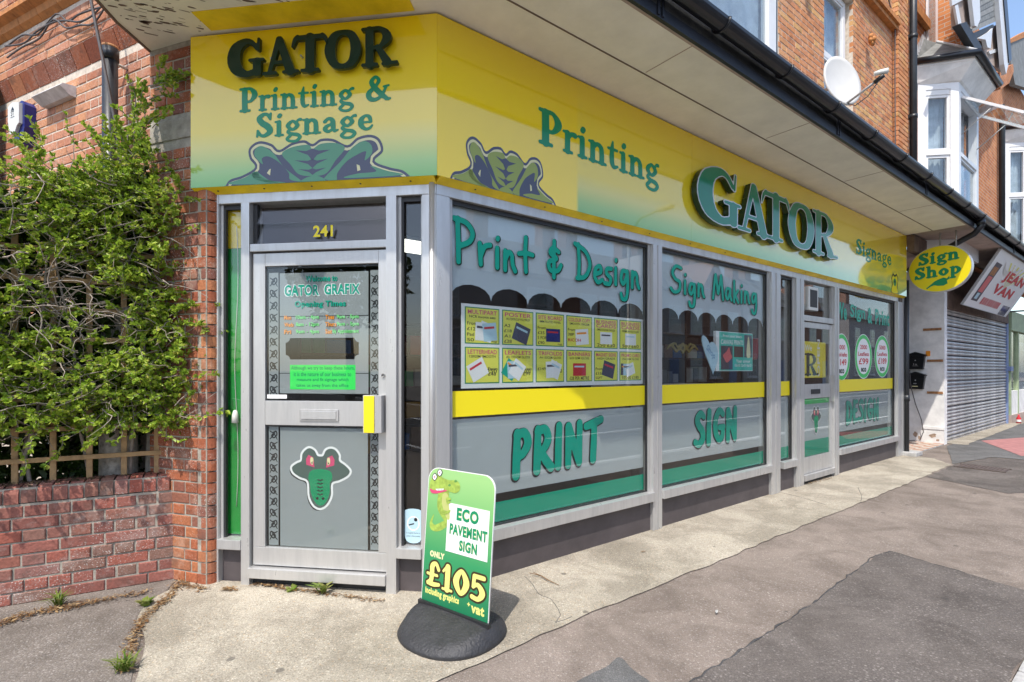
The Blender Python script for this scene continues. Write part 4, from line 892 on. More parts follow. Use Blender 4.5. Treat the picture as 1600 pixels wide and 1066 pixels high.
for x0, x1, zb in ((dx['f1'], dx['p1'], .30), (dx['p2r'], dx['c0'], .30)):
    dbar('sill', x0+.001, x1-.001, .235, .30, YF-.018); boxp('stall_riser', M['riser'], door, x0, x1, YF+.045, .17, -.01, .236)
    dbar('glazing_bead', x0+.001, x0+.022, .30, 2.53, YF+.02, .11, 'alud', .003); dbar('glazing_bead', x1-.012, x1-.001, .30, 2.53, YF+.02, .11, 'alud', .003)
    dbar('glazing_seal', x0+.022, x0+.034, .30, 2.53, YF+.03, .11, 'rubber', 0)
    dbar('glazing_seal', x0+.034, x1-.012, 2.50, 2.53, YF+.03, .11, 'rubber', 0)
    boxp('pane', M['glass'], door, x0+.03, x1-.01, YG, YG+.006, .302, 2.528)
quad('green_blind', M['sidegreen'], door, dx['f0'], dx['p1']-.004, .31, 2.25, .135)
quad('green_blind', M['yellowtrim'], door, dx['f0'], dx['p1']-.004, 2.252, 2.52, .135)
cp = [(dx['g0']+.055+.012*math.sin(k*.5), .128+.001*math.cos(k), 2.4-k*.1) for k in range(20)]
cd = MB().tube(cp, .0022, 5).build('blind_cord', M['plastic'], door); MB().lathe([(.001,.035),(.012,.03),(.02,.0),(.022,-.05),(.001,-.055)], 10, (cp[13][0], .112, 1.12)).build('cord_weight', M['plastic'], cd)
# transom light with louvre blades and the house number
zt0, zt1 = 2.26, 2.53
dbar('transom', dx['p1r']+.001, dx['p2']-.001, 2.205, 2.255, YF-.006)
for k in range(2):
    z = zt0+.005+k*.13
    bl = MB().prism([(YG-.03, z), (YG-.024, z-.002), (YG+.010, z+.140), (YG+.004, z+.142)], dx['p1r']+.03, dx['p2']-.012, 'x').build('louvre_blade', M['glass'], door)
dbar('louvre_clip', dx['p1r']+.003, dx['p1r']+.03, zt0, zt1, YF+.03, .12, 'rubber', 0); dbar('louvre_clip', dx['p2']-.012, dx['p2']-.002, zt0, zt1, YF+.03, .12, 'rubber', 0)
text('house_number', [('241', DX(487), DX(518), DZ(500, 369), DZ(500, 351))], M['yellow'], door, YG-.037, .03)
# the door leaf
a, b = dx['p1r']+.012, dx['p2']-.006
T0, T1 = .135, 2.195
leaf = dbar('front_door', a, b, T0, .255, YF+.012, .105); lb = lambda n, x0, x1, z0, z1, m='alu', y0=YF+.013, y1=.104, bb=.003: boxp(n, M[m], leaf, x0, x1, y0, y1, z0, z1, b=bb)
g0, g1 = DX(412), DX(590)
lb('stile', a, g0, .256, T1); lb('stile', g1, b, .256, T1); lb('top_rail', g0+.001, g1-.001, 2.11, T1); lb('middle_rail', g0+.001, g1-.001, 1.062, 1.222)
lb('pane', g0, g1, 1.223, 2.109, 'glass', YG-.03, YG-.024, 0); lb('pane', g0, g1, .256, 1.061, 'glass', YG-.03, YG-.024, 0)
lb('seal', g0, g0+.008, 1.223, 2.109, 'rubber', YF+.03, .1, 0); lb('seal', g0+.008, g1, 2.095, 2.109, 'rubber', YF+.03, .1, 0); lb('seal', g0, g0+.008, .256, 1.061, 'rubber', YF+.03, .1, 0); lb('seal', g0+.008, g1, 1.05, 1.061, 'rubber', YF+.03, .1, 0)
yv = YG-.018
fx0, fx1 = DX(432), DX(572)
lb('door_film', fx0+.003, DX(571), .26, 1.045, 'doorfilm', yv, yv+.0005, 0)
for s0, s1 in ((DX(413)+.008, DX(430)), (DX(575), DX(589))):
    lb('border_film', s0, s1, 1.23, 2.07, 'doorfilm', yv, yv+.0005, 0); lb('border_film', s0, s1, .262, 1.05, 'doorfilm', yv, yv+.0005, 0)
    cx = (s0+s1)/2; w = (s1-s0)*.42
    for zz0, zz1, nn in ((1.25, 2.05, 10), (.29, 1.03, 10)):
        mb = []
        for k in range(nn):
            zc_ = zz0+(zz1-zz0)*(k+.5)/nn; sg = 1 if k % 2 else -1
            st = catmull([(-.9*sg,.8,.10),(-.2*sg,.5,.12),(.6*sg,.75,.13),(.8*sg,.1,.14),(.1*sg,-.55,.13),(-.5*sg,-.2,.12),(-.1*sg,.25,.12),(.4*sg,-.1,.11),(.9*sg,-.9,.09)], False, 5)
            st2 = catmull([(-.9*sg,-.8,.10),(-.3*sg,-.3,.12),(.3*sg,.4,.10)], False, 5)
            X_, Y_, D_ = field([st, st2], (-1.3,-1.3), (1.3,1.3), .09)
            mb += [[(cx+p[0]*w, zc_+p[1]*.033) for p in L] for L in contour(X_, Y_, D_)]
        plate('scroll_border', mb, M['black'], leaf, yv-.0008, .0004)
lb('film_gap', fx0, fx1, 1.775, 1.781, 'rubber', yv-.0006, yv-.0002, 0); lb('film_gap', fx0, fx1, 1.40, 1.405, 'rubber', yv-.0006, yv-.0002, 0)
def dl(x): return DX(430+x/4.6375, 0-.097)
def dlz(y): return DZ(500, 400+y/4.6375, 0-.097)
def T_(body, x0, y0, x1, y1): return (body, dl(x0), dl(x1), dlz(y1), dlz(y0))
text('opening_times_shadow', [T_('Welcome to', 226, 144, 456, 189), T_('Opening Times', 146, 328, 517, 384)], M['black'], leaf, yv-.0008, .055)
text('opening_times_heading', [T_('Welcome to', 222, 140, 452, 186), T_('Opening Times', 142, 324, 512, 381)], M['teal'], leaf, yv-.0016, .03)
for off, m_, yy in ((.13, 'black', .0008), (.105, 'white', .0014), (.035, 'teal', .002)):
    text('door_name', [T_('GATOR', 72-off*90, 208-off*70, 316+off*90, 285+off*70), T_('GRAFIX', 360-off*90, 208-off*70, 612+off*90, 280+off*70)], M[m_], leaf, yv-yy, off)
rows = [('Mon', '10am - 4pm', 'Tues', '9am - 5pm', 428), ('Weds', '8am - 12pm', 'Thurs', '9am - 5pm', 480), ('Fri', '9am - 4pm', 'Sat', 'By Appointment', 532)]
oi, gi = [], []
for (d1, t1, d2, t2, y) in rows:
    oi += [T_(d1, 66, y, 66+len(d1)*17, y+32), T_(d2, 364, y, 364+len(d2)*16, y+32)]
    gi += [T_(t1, 150, y, 318, y+36), T_(t2, 446 if d2 != 'Sat' else 418, y, 606, y+36)]
text('opening_hours_shadow', [(i[0], i[1]+.003, i[2]+.003, i[3]-.003, i[4]-.003) for i in oi+gi], M['black'], leaf, yv-.0008, .05)
text('opening_days', oi, M['orange'], leaf, yv-.0016, .03); text('opening_hours', gi, M['mint'], leaf, yv-.0016, .03)
w0, w1, z0, z1 = dl(76), dl(606), dlz(750), dlz(594); c = .03
cut = []
for (cx, cz, a0) in ((w0, z0, 0), (w1, z0, 90), (w1, z1, 180), (w0, z1, 270)):
    for k in range(6):
        an = math.radians(a0+90-90*k/5); cut.append((cx+c*math.cos(an), cz+c*math.sin(an)))
plate('door_film', [[(fx0, 1.27), (fx1, 1.27), (fx1, 2.065), (fx0, 2.065)], cut], M['doorfilm'], leaf, yv, .0005)
M['notice'] = mat('notice_green', (.03,.72,.10), .5); lb('notice', dl(108), dl(582), dlz(968), dlz(790), 'notice', yv-.0014, yv-.0008, 0)
text('notice_print', [T_('Although we try to keep these hours,', 116, 798, 576, 832), T_('it is the nature of our business to', 136, 842, 552, 872), T_('measure and fit signage which', 158, 884, 532, 914), T_('takes us away from the office', 154, 926, 532, 956)], M['lettergreen'], leaf, yv-.002, .012)
crocface(leaf, DX(501, -.1), DZ(500, 794, -.1), .405, 1.0, yv-.0006)
lp = MB().box(DX(467), DX(528), YF+.004, YF+.013, 1.093, 1.168, b=.003).build('letter_plate', M['alud'], leaf); boxp('flap', M['alu'], lp, DX(467)+.015, DX(528)-.015, YF-.001, YF+.005, 1.105, 1.158, b=.002)
ph = MB().box(DX(592), DX(601), YF-.055, YF+.013, 1.028, 1.265, b=.004).build('push_handle', M['alud'], leaf)
boxp('handle_plate', M['yellow'], ph, DX(574), DX(590), YF-.058, YF-.05, 1.03, 1.262, b=.003); boxp('handle_face', M['alu'], ph, DX(572), DX(592), YF-.0495, YF-.02, 1.026, 1.266, b=.003)
MB().lathe([(.012,-.003),(.012,.006),(.004,.006),(.004,-.004)], 12, (DX(598), YF+.006, 1.39), 'y').build('lock', M['alud'], leaf)
lb('white_label', DX(414), DX(445), 1.236, 1.262, 'white', YG-.0315, YG-.0305, 0)
dbar('threshold', dx['p1r'], dx['p2'], .06, .125, YF-.03, .17, 'alu', .004); boxp('threshold_void', M['rubber'], door, dx['p1r'], dx['p2'], YF+.03, .16, -.01, .059)
# no-smoking sticker low in the right side light
sx0, sx1 = DX(626), DX(657); sz0, sz1 = DZ(640, 850), DZ(640, 801)
st = plate('no_smoking_sticker', [blob([(sx0+.012, sz1), (sx1-.012, sz1), (sx1, (sz0+sz1)/2+.02), (sx1-.02, sz0), (sx0+.02, sz0), (sx0, (sz0+sz1)/2+.02)], k=4)], M['sky_blue'], door, YG-.0002, .0005)
cxs = (sx0+sx1)/2; plate('sticker_ring', [oval(cxs, sz1-.085, .042, .047, 24), oval(cxs, sz1-.085, .034, .039, 24)], M['white'], st, YG-.0009, .0004)
plate('sticker_mark', [[(cxs-.03, sz1-.10), (cxs+.005, sz1-.09), (cxs+.005, sz1-.082), (cxs-.03, sz1-.092)], oval(cxs+.016, sz1-.06, .012, .012, 10)], M['black'], st, YG-.0009, .0004)
text('sticker_print', [('It is against the law to', cxs-.045, cxs+.045, sz0+.045, sz0+.057), ('smoke in these premises', cxs-.045, cxs+.045, sz0+.025, sz0+.037)], M['black'], st, YG-.0012, 0)['kind'] = 'stuff'

# ------------------------------------------------------------------ yellow fascia sign round the corner
FT, FB = 3.62, 2.625
FX0 = DF.at(298, 57)[0]
sgn = fthing('fascia_sign', 'yellow to green shop sign wrapping the corner with raised green letters', 'shop sign', RF)
gy = grad_mat('sign_print_street', [(0, (.22,.48,.12)), (.08, (.36,.55,.14)), (.20, (.74,.66,.14)), (.30, (.88,.68,.04)), (1, YEL)], 2, FB, FT, .09, 1.0, (RX(900, 0), 9), .5)
gd = grad_mat('sign_print_door', [(0, (.16,.44,.08)), (.10, (.32,.54,.14)), (.26, (.74,.66,.13)), (.36, (.88,.68,.04)), (1, YEL)], 2, FB, FT, .09, 1.0, None, .5)
cl = .002
for k, (x0, x1) in enumerate(((.001, RX(1080, 0)), (RX(1080, 0)+cl, RX(1300, 0)), (RX(1300, 0)+cl, 8.72))):
    boxp('sign_panel', gy, sgn, x0, x1, .0, .012, FB, FT)
MB().prism([(.0, FB-.001), (.0605, FB-.032), (.0605, FB+.02), (.0125, FB+.02), (.0125, FB-.001)], .022, 8.72, 'x').build('sign_return', M['yellowtrim'], sgn); boxp('sign_return', M['yellowtrim'], sgn, 8.70, 8.722, .0125, .07, FB+.02, FT)
boxp('sign_top', M['yellowtrim'], sgn, .03, 8.70, .0125, .066, FT-.02, FT)
for k in range(14): MB().lathe([(.0001,-.004),(.006,-.003),(.006,.001)], 8, (.3+k*.6, .03, FB-.0175)).build('screw', M['black'], sgn)
sgd = thing('door_sign', 'yellow to green sign panel above the canted door with raised dark letters', 'shop sign', DF.org, AD)
boxp('sign_panel', gd, sgd, FX0, -.001, .0, .012, FB, FT)
MB().prism([(.0, FB-.001), (.0605, FB-.032), (.0605, FB+.02), (.0125, FB+.02), (.0125, FB-.001)], FX0+.004, -.022, 'x').build('sign_return', M['yellowtrim'], sgd); boxp('sign_return', M['yellowtrim'], sgd, FX0, FX0+.004, .0125, .07, FB, FT)
boxp('sign_top', M['yellowtrim'], sgd, FX0+.004, -.03, .0125, .066, FT-.02, FT)
for k in range(5): MB().lathe([(.0001,-.004),(.006,-.003),(.006,.001)], 8, (-1.5+k*.33, .03, FB-.0175)).build('screw', M['black'], sgd)
MB().box(DF.at(331, 24)[0]+.02, DF.at(655, 12)[0]-.02, -.20, -.03, SOF-.008, SOF-.001).build('soffit_panel', M['yellowtrim'], sgd)

def raised(parent, txt, x0s, widths, z0, cap, face, side, depth, standoff, rim=None):
    for ch, x0, w in zip(txt, x0s, widths):
        ws_, wd = word(ch, S, 0, (0.0, -.018), .02)
        f = lambda p: (x0+p[0]*w/wd, z0+p[1]*cap)
        o = plate('letter', ws_[0.0], side, parent, -standoff, depth, f)
        if rim: plate('letter_rim', ws_[0.0], rim, o, -standoff-depth-.0003, .001, f)
        plate('letter_face', ws_[-.018] if rim else ws_[0.0], face, o, -standoff-depth-.0015, .001, f)
        for (px_, pz_) in ((.3, .5),): MB().tube([(x0+w*.2, .0, z0+cap*.5), (x0+w*.2, -standoff-.002, z0+cap*.5)], .006, 6).build('stand_off', M['silver'], o)
zb = DZ(400, 120, .05); zt = DZ(480, 50, .05)
gl_ = [(357, 412), (411, 463), (458, 510), (509, 562), (566, 617)]
raised(sgd, 'GATOR', [DX(p[0], .05)-.012 for p in gl_], [DX(p[1], .05)-DX(p[0], .05)+.024 for p in gl_], zb+.005, (zt-zb)-.012, M['dkgreen'], M['dkgreen'], .022, .025)
rl = [(1095, 1163), (1157, 1206), (1195, 1237), (1236, 1276), (1274, 1311)]
raised(sgn, 'GATOR', [RX(p[0], .11)-.02 for p in rl], [RX(p[1], .11)-RX(p[0], .11)+.05 for p in rl], 2.825, .535, M['facegreen'], M['letteredge'], .058, .02, M['silver'])
def serif(parent, txt, x0, x1, z0, cap, m, y=-.0004, edge=None, track=.015):
    ws_, wd = word(txt, S, track, (0.0, .012))
    return put('lettering', ws_[.012], m, parent, x0, x1, wd, z0, cap, y-.0008)
serif(sgd, 'Printing', DX(374, 0), DX(554, 0), DZ(400, 174, 0), .155, M['lettergreen']); serif(sgd, '&', DX(570, 0), DX(611, 0), DZ(590, 158, 0), .160, M['lettergreen'])
serif(sgd, 'Signage', DX(399, 0), DX(585, 0), DZ(450, 212, 0), .155, M['lettergreen'])
serif(sgn, 'Printing', RX(841, 0), RX(1030, 0), RZ(850, 226, 0), .255, M['lettergreen'])
serif(sgn, 'Signage', RX(1337, 0), RX(1393, 0), RZ(1340, 397, 0), .215, M['lettergreen'])
# crocodile brow emblem peering over the lower edge of both faces
GE = lambda L: [((x-220)/1020., (965-65*(x-220)/1020.-y)/1020.) for x, y in L]
brow = GE([(220,966),(250,932),(320,910),(392,868),(362,825),(355,780),(385,747),(430,735),(490,750),(530,778),(600,742),(670,729),(715,747),(760,722),(830,722),(905,752),(960,714),(1030,700),(1080,722),(1097,780),(1052,828),(1130,858),(1200,872),(1240,901)])
def emblem(parent, x0, x1, z0, zs, green, y=-.0004):
    w = x1-x0; f = lambda p: (x0+p[0]*w, z0+max(p[1], 0)*w*zs)
    def closed(L): return L+[(L[-1][0], 0), (L[0][0], 0)]
    op = [(p[0], p[1]) for p in catmull(brow, False, 5)]
    def shrink(d):
        out = []
        for i, p in enumerate(op):
            a, b = op[max(i-1, 0)], op[min(i+1, len(op)-1)]; t = np.array([b[0]-a[0], b[1]-a[1]]); t = t/(np.linalg.norm(t)+1e-9); out.append((p[0]+t[1]*d, p[1]-t[0]*d))
        return [p for p in out if p[1] > -.001]
    e = plate('emblem', [closed(op)], M['navy'], parent, y, .0004, f)
    plate('emblem_line', [closed(shrink(.013))], M['cream'], e, y-.0005, .0003, f)
    plate('emblem_line', [closed(shrink(.026))], M['navy'], e, y-.0009, .0003, f)
    G_ = [GE(L) for L in ([(388,800),(402,768),(440,762),(500,798),(560,868),(650,930),(640,936),(590,925),(582,892),(530,842),(470,812),(432,822),(436,852),(402,824)],
        [(545,798),(600,765),(690,752),(715,772),(760,747),(840,742),(892,766),(840,830),(780,898),(650,903),(590,848)],
        [(1038,790),(1032,748),(990,732),(930,766),(870,832),(790,906),(785,922),(845,930),(852,890),(900,834),(960,798),(1006,782),(1000,826)],
        [(650,942),(680,916),(740,906),(782,922),(772,932)], [(245,956),(330,922),(402,888),(420,912),(470,932),(560,945)],
        [(1032,852),(1120,876),(1205,892),(1100,904),(890,914),(960,892),(1060,880)], [(375,905),(400,890),(470,930),(530,940),(480,945),(400,930)])]
    for L in G_: plate('emblem_scale', [blob(L)], green, e, y-.0013, .0003, f)
    for L in ([(620,780),(680,783),(715,770),(750,780),(815,775),(740,802),(715,832),(690,803)], [(615,830),(690,832),(715,822),(740,830),(800,820),(740,846),(715,868),(690,848)], [(635,874),(695,876),(715,868),(735,874),(790,864),(735,888),(715,902),(695,888)]):
        plate('emblem_stripe', [GE(L)], M['navy'], e, y-.0017, .0003, f)
    for L in ([(460,896),(474,878),(482,874),(478,908)], [(956,846),(972,852),(977,874),(960,880)]): plate('emblem_eye', [GE(L)], M['cream'], e, y-.0017, .0003, f)
emblem(sgd, DX(352, 0), DX(641, 0), FB+.001, 1.04, M['palegreen']); emblem(sgn, RX(703, 0), RX(869, 0), FB+.001, 1.62, M['lime'])
# smaller crocodile drawing at the far end of the sign
xe, ze = RX(1398, 0), 2.70
plate('emblem', [[(xe-.18, ze-.07), (xe-.12, ze+.05), (xe-.15, ze+.16), (xe-.08, ze+.24), (xe, ze+.21), (xe+.09, ze+.25), (xe+.16, ze+.15), (xe+.12, ze+.04), (xe+.16, ze-.07)]], M['black'], sgn, -.0004, .0004)
plate('emblem', [blob([(xe-.14, ze-.06), (xe-.09, ze+.06), (xe-.12, ze+.15), (xe-.07, ze+.20), (xe, ze+.18), (xe+.08, ze+.21), (xe+.13, ze+.14), (xe+.09, ze+.04), (xe+.13, ze-.06)])], M['yellow'], sgn, -.0009, .0004)
plate('emblem', [oval(xe, ze+.10, .07, .06, 16)], M['signgreen'], sgn, -.0014, .0004); plate('emblem', [oval(xe, ze+.11, .035, .018, 12)], M['black'], sgn, -.0019, .0004)
# ------------------------------------------------------------------ gutter, downpipes, dish
gut = fthing('gutter', 'long black half-round gutter along the canopy edge', 'gutter', RF)
prof = [(-.875+.062*math.cos(a), SOF+.155+.062*math.sin(a)) for a in [math.pi*(1+k/10) for k in range(11)]]
prof += [(-.875+.056*math.cos(a), SOF+.155+.056*math.sin(a)) for a in [math.pi*(2-k/10) for k in range(11)]]
def gut_seg(x0, x1): return MB().prism(prof, x0, x1, 'x')
for k in range(6): gut_seg(.2+k*3.6, .2+(k+1)*3.6-.004).build('channel', M['blackpvc'], gut)
for k in range(24):
    x = .8+k*.9
    MB().tube([(x, -.875+.066*math.cos(math.pi*(1+j/8)), SOF+.155+.066*math.sin(math.pi*(1+j/8))) for j in range(9)], .010, 6).build('bracket', M['blackpvc'], gut)
    if k % 3 == 0: MB().box(x+.3, x+.32, -.81, -.80, SOF+.0, SOF+.14).box(x+.345, x+.365, -.81, -.80, SOF+.0, SOF+.14).build('strap', M['blackboard'], gut)
sp = fthing('swan_neck_pipe', 'black angled pipe running from the gutter back under the canopy end', 'pipe', RF)
a1 = RF.at(1530, 342, .85); a2 = RF.at(1525, 362, .75); a3 = RF.at(1470, 388, .0)
MB().tube([(a1[0], -.87, a1[1]), (a1[0], -.87, a1[1]-.12), (a1[0]-.02, -.80, a1[1]-.22), (9.3, .02, 3.22), (9.2, .10, 3.12)], .045, 12).build('pipe', M['blackpvc'], sp)
MB().tube([(a1[0], -.87, a1[1]-.02), (a1[0], -.87, a1[1]-.10)], .055, 12).build('socket', M['blackpvc'], sp)
dp = thing('downpipe', 'tall grey-black downpipe on the brick wall between the shop and the bay window', 'downpipe', RF.w(8.68, .10, 3.85), AR)
MB().tube([(0, 0, 0), (0, 0, 6)], .052, 14).build('pipe', M['iron'], dp)
for z in (.35, 1.65, 2.95): MB().tube([(0, 0, z), (0, 0, z+.06)], .062, 14).box(-.09, .09, .03, .06, z, z+.05).build('collar', M['iron'], dp)
dp2 = thing('downpipe', 'black cast iron downpipe rising out of the hedge to the canopy', 'downpipe', LW.w(-.36, .12, 1.2), LW.ang)
MB().tube([(0, 0, 0), (0, 0, 2.52)], .047, 16).build('pipe', M['iron'], dp2)
MB().tube([(0, 0, 2.44), (0, 0, 2.52)], .054, 16).build('collar', M['iron'], dp2); MB().tube([(0, 0, 2.521), (0, 0, 2.54)], .050, 16).build('rim', M['rust'], dp2)
dp3 = thing('corner_pipe', 'black pipe in the corner where the shop ends, standing on a drain', 'pipe', RF.w(8.80, -.02, 0), AR)
MB().tube([(0, 0, .05), (0, 0, 2.9)], .035, 10).build('pipe', M['iron'], dp3)
MB().box(-.12, .22, -.16, .08, .004, .07, b=.015).build('drain_surround', M['kerb'], dp3); MB().tube([(0, 0, .9), (0, 0, 1.0)], .045, 10).build('collar', M['iron'], dp3)

# satellite dish on a bracket on the wall
c = RF.at(1317, 125, .33); dc = RF.w(c[0], .33, c[1])
dish = thing('satellite_dish', 'white satellite dish with grey arm fixed to the orange brick wall', 'satellite dish', dc)
face = Vector((.15, -.93, .22)).normalized(); up = Vector((0, 0, 1)); rx = face.cross(up).normalized()*-1; uy = rx.cross(face)*-1
if uy.z < 0: uy = -uy
RXY = .235; RZZ = .335
vs = []; fs = []; nr, na = 8, 40
for i in range(nr+1):
    for k in range(na):
        r = i/nr; a = 2*math.pi*k/na; p = rx*(RXY*r*math.cos(a))+uy*(RZZ*r*math.sin(a))-face*(.05*(1-r*r)); vs.append(p[:])
for i in range(nr):
    for k in range(na): fs.append((i*na+k, i*na+(k+1) % na, (i+1)*na+(k+1) % na, (i+1)*na+k))
b0 = len(vs)
for k in range(na): vs.append((Vector(vs[nr*na+k])-face*.02)[:])
for k in range(na): fs.append((nr*na+k, nr*na+(k+1) % na, b0+(k+1) % na, b0+k))
vs2 = [(Vector(v)-face*.022)[:] for v in vs[:(nr+1)*na]]
MB().add(vs, fs, True).add(vs2, fs[:nr*na], True).build('reflector', M['dish'], dish)
foot = -uy*RZZ*.93-face*.01; lnb = Vector(( .44, -.40, .02)); e = RF.at(1378, 120, .75); lnbw = RF.w(e[0], .75, e[1]); lnb = lnbw-dc
MB().tube([foot[:], (foot+(lnb-foot)*.5)[:], lnb[:]], .014, 8).build('arm', M['alud'], dish)
dlt = (lnb-foot).normalized()
MB().tube([(lnb-dlt*.08)[:], (lnb+dlt*.02)[:]], .024, 8).build('clamp', M['black'], dish)
MB().tube([(lnb+Vector((-.07,.02,.04)))[:], (lnb+Vector((-.02,.0,.05)))[:], (lnb+Vector((.05,-.02,.055)))[:]], [.024, .026, .03], 10).build('receiver', M['plastic'], dish)
MB().tube([lnb[:], (lnb*.6+foot*.4+Vector((0,0,-.10)))[:], (lnb*.25+foot*.75+Vector((0,0,-.10)))[:], foot[:]], .006, 6).build('cable', M['cable'], dish)
MB().tube([(-face*.06)[:], (RF.n*-.30+Vector((0,0,-.05)))[:]], .022, 8).build('wall_bracket', M['alud'], dish)

# cable clipped down the pilaster
cbl = thing('wall_cable', 'thin pale cable clipped down the orange brick wall beside the pilaster', 'cable', RF.w(8.07, .03, 4.0), AR)
MB().tube([(0, 0, 0), (.004, 0, 1.2), (-.01, 0, 2.2), (.0, 0, 2.75), (-.25, 0, 3.05), (-.9, 0, 3.5)], .009, 6).build('cable', M['cable'], cbl)

# ------------------------------------------------------------------ end of the front: recess, white wall, post boxes
U0 = 10.8
ww = fthing('white_side_wall', 'white painted side wall with flaking plaster between the shop and the shutter', 'wall', RF)
boxp('wall', M['render'], ww, U0, U0+.18, -.02, .95, 0, 3.35)
boxp('skirting', M['render'], ww, U0-.012, U0, -.02, .62, .28, .33)
for (o0, o1, z) in ((-.30, -.02, 2.17), (-.24, .0, 1.57), (-.24, .0, .96)): boxp('rusty_strip', M['rust'], ww, U0-.012, U0-.001, -o1, -o0, z, z+.045)
boxp('yellow_square', M['orange'], ww, U0-.006, U0-.001, .19, .26, 1.68, 1.78)
for (y, z, w, h) in ((.42, .16, .10, .13), (.36, .10, .05, .07), (.15, .16, .12, .10), (.08, .08, .07, .06)):
    r_ = random.Random(int(y*100)); L = [(y+w*.5*math.cos(t)*r_.uniform(.5, 1.1), z+h*.5*math.sin(t)*r_.uniform(.5, 1.1)) for t in [k*math.pi/5 for k in range(10)]]
    MB().prism(L, U0-.003, U0-.001, 'x').build('bare_plaster', M['peel'], ww)
rec = fthing('recess_wall', 'shaded wall of the doorway recess beyond the shop', 'wall', RF)
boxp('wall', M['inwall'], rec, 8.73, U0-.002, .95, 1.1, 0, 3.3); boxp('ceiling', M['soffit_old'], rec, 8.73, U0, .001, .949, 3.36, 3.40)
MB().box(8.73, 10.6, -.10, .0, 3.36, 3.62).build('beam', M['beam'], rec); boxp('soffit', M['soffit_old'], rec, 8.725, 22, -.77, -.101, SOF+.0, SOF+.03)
stp = fthing('tiled_step', 'worn chequered quarry tile step in the recess beside the white wall', 'step', RF)
boxp('bed', M['kerb'], stp, 9.0, U0-.01, -.02, .9, .002, .016)
for i in range(12):
    for j in range(6): boxp('tile', M['tile'] if (i+j) % 2 else M['creamtile'], stp, 9.02+i*.148, 9.02+i*.148+.143, -.015+j*.148, -.015+j*.148+.143, .0162, .022)
def post_box(z0, label, txts):
    t = thing('post_box', label, 'post box', RF.w(U0-.002, -.40, z0), AR-math.pi/2, 'black post boxes on the white wall')
    # local: x along the wall, y into the wall, z up
    MB().prism([(-.115, 0), (.115, 0), (.145, .27), (-.145, .27)], -.095, 0).build('body', M['box'], t)
    MB().add([(-.165,-.115,.26), (.165,-.115,.26), (.165,-.115,.275), (0,-.115,.335), (-.165,-.115,.275), (-.165,0,.26), (.165,0,.26), (.165,0,.275), (0,0,.335), (-.165,0,.275)],
        [(0,1,2,3,4), (9,8,7,6,5), (0,5,6,1), (1,6,7,2), (2,7,8,3), (3,8,9,4), (4,9,5,0)]).build('roof', M['box'], t)
    boxp('flap', M['box'], t, -.13, .13, -.103, -.096, .20, .255, b=.003)
    MB().lathe([(.001,-.006),(.011,-.005),(.011,.0)], 10, (0, -.095, .17), 'y').build('lock', M['silver'], t)
    return t
t = post_box(1.43, 'upper of the two black post boxes on the white wall, lettered in grey', 1)
text('lettering', [('1a', -.03, .03, .075, .115), ('-------', -.045, .045, .06, .066)], M['silver'], t, -.0955, .01)
t = post_box(1.045, 'lower of the two black post boxes on the white wall, with two pale labels', 2)
boxp('name_label', M['silver'], t, -.03, .02, -.0965, -.0955, .10, .115); boxp('name_label', M['cream'], t, -.05, .04, -.0965, -.0955, .045, .06)
hc = thing('hanging_cable', 'black cable hanging from the post boxes in a loop to the ground', 'cable', RF.w(U0-.02, -.45, 0), AR-math.pi/2)
MB().tube([p for p in [(-.03,-.1,1.42), (-.02,-.12,1.2), (.0,-.12,1.05), (.05,-.06,.75), (.14,-.05,.45), (.17,-.05,.22), (.12,-.06,.06), (-.05,-.1,.035), (-.2,-.15,.03)]], .008, 6).build('cable', M['cable'], hc)

# ------------------------------------------------------------------ oval projecting sign
ov = thing('oval_sign', 'yellow oval projecting sign reading Sign Shop with a pointing hand', 'sign', RF.w(9.0, .37, 3.05), AR-math.pi/2)
# local: x runs inward->out reversed so that it reads from the camera side
def ell(rx, rz, k=48): return oval(0, 0, rx, rz, k)
plate('case', [ell(.405, .375)], M['alu'], ov, .06, .12); plate('face', [ell(.395, .365)], M['yellow'], ov, -.0605, .002)
ws_, wd = word('Sign', S, .05, (.035,)); put('lettering', ws_[.035], M['signgreen'], ov, -.27, .26, wd, .085, .185, -.063, .001, slope=.08)
ws_, wd = word('Shop', S, .05, (.035,)); put('lettering', ws_[.035], M['signgreen'], ov, -.32, .29, wd, -.14, .185, -.063, .001, slope=.06)
plate('pointing_hand', [[(-.17,-.30), (-.10,-.24), (-.06,-.20), (.0,-.17), (.06,-.15), (.10,-.17), (.13,-.13), (.135,-.18), (.10,-.20), (.11,-.25), (.06,-.28), (-.01,-.275), (-.06,-.26), (-.10,-.275), (-.15,-.31)]], M['signgreen'], ov, -.063, .001)
MB().tube([(.0, 0, .37), (.0, 0, .62)], .012, 8).tube([(.2, 0, .33), (.2, 0, .62)], .012, 8).build('hanger', M['alud'], ov)

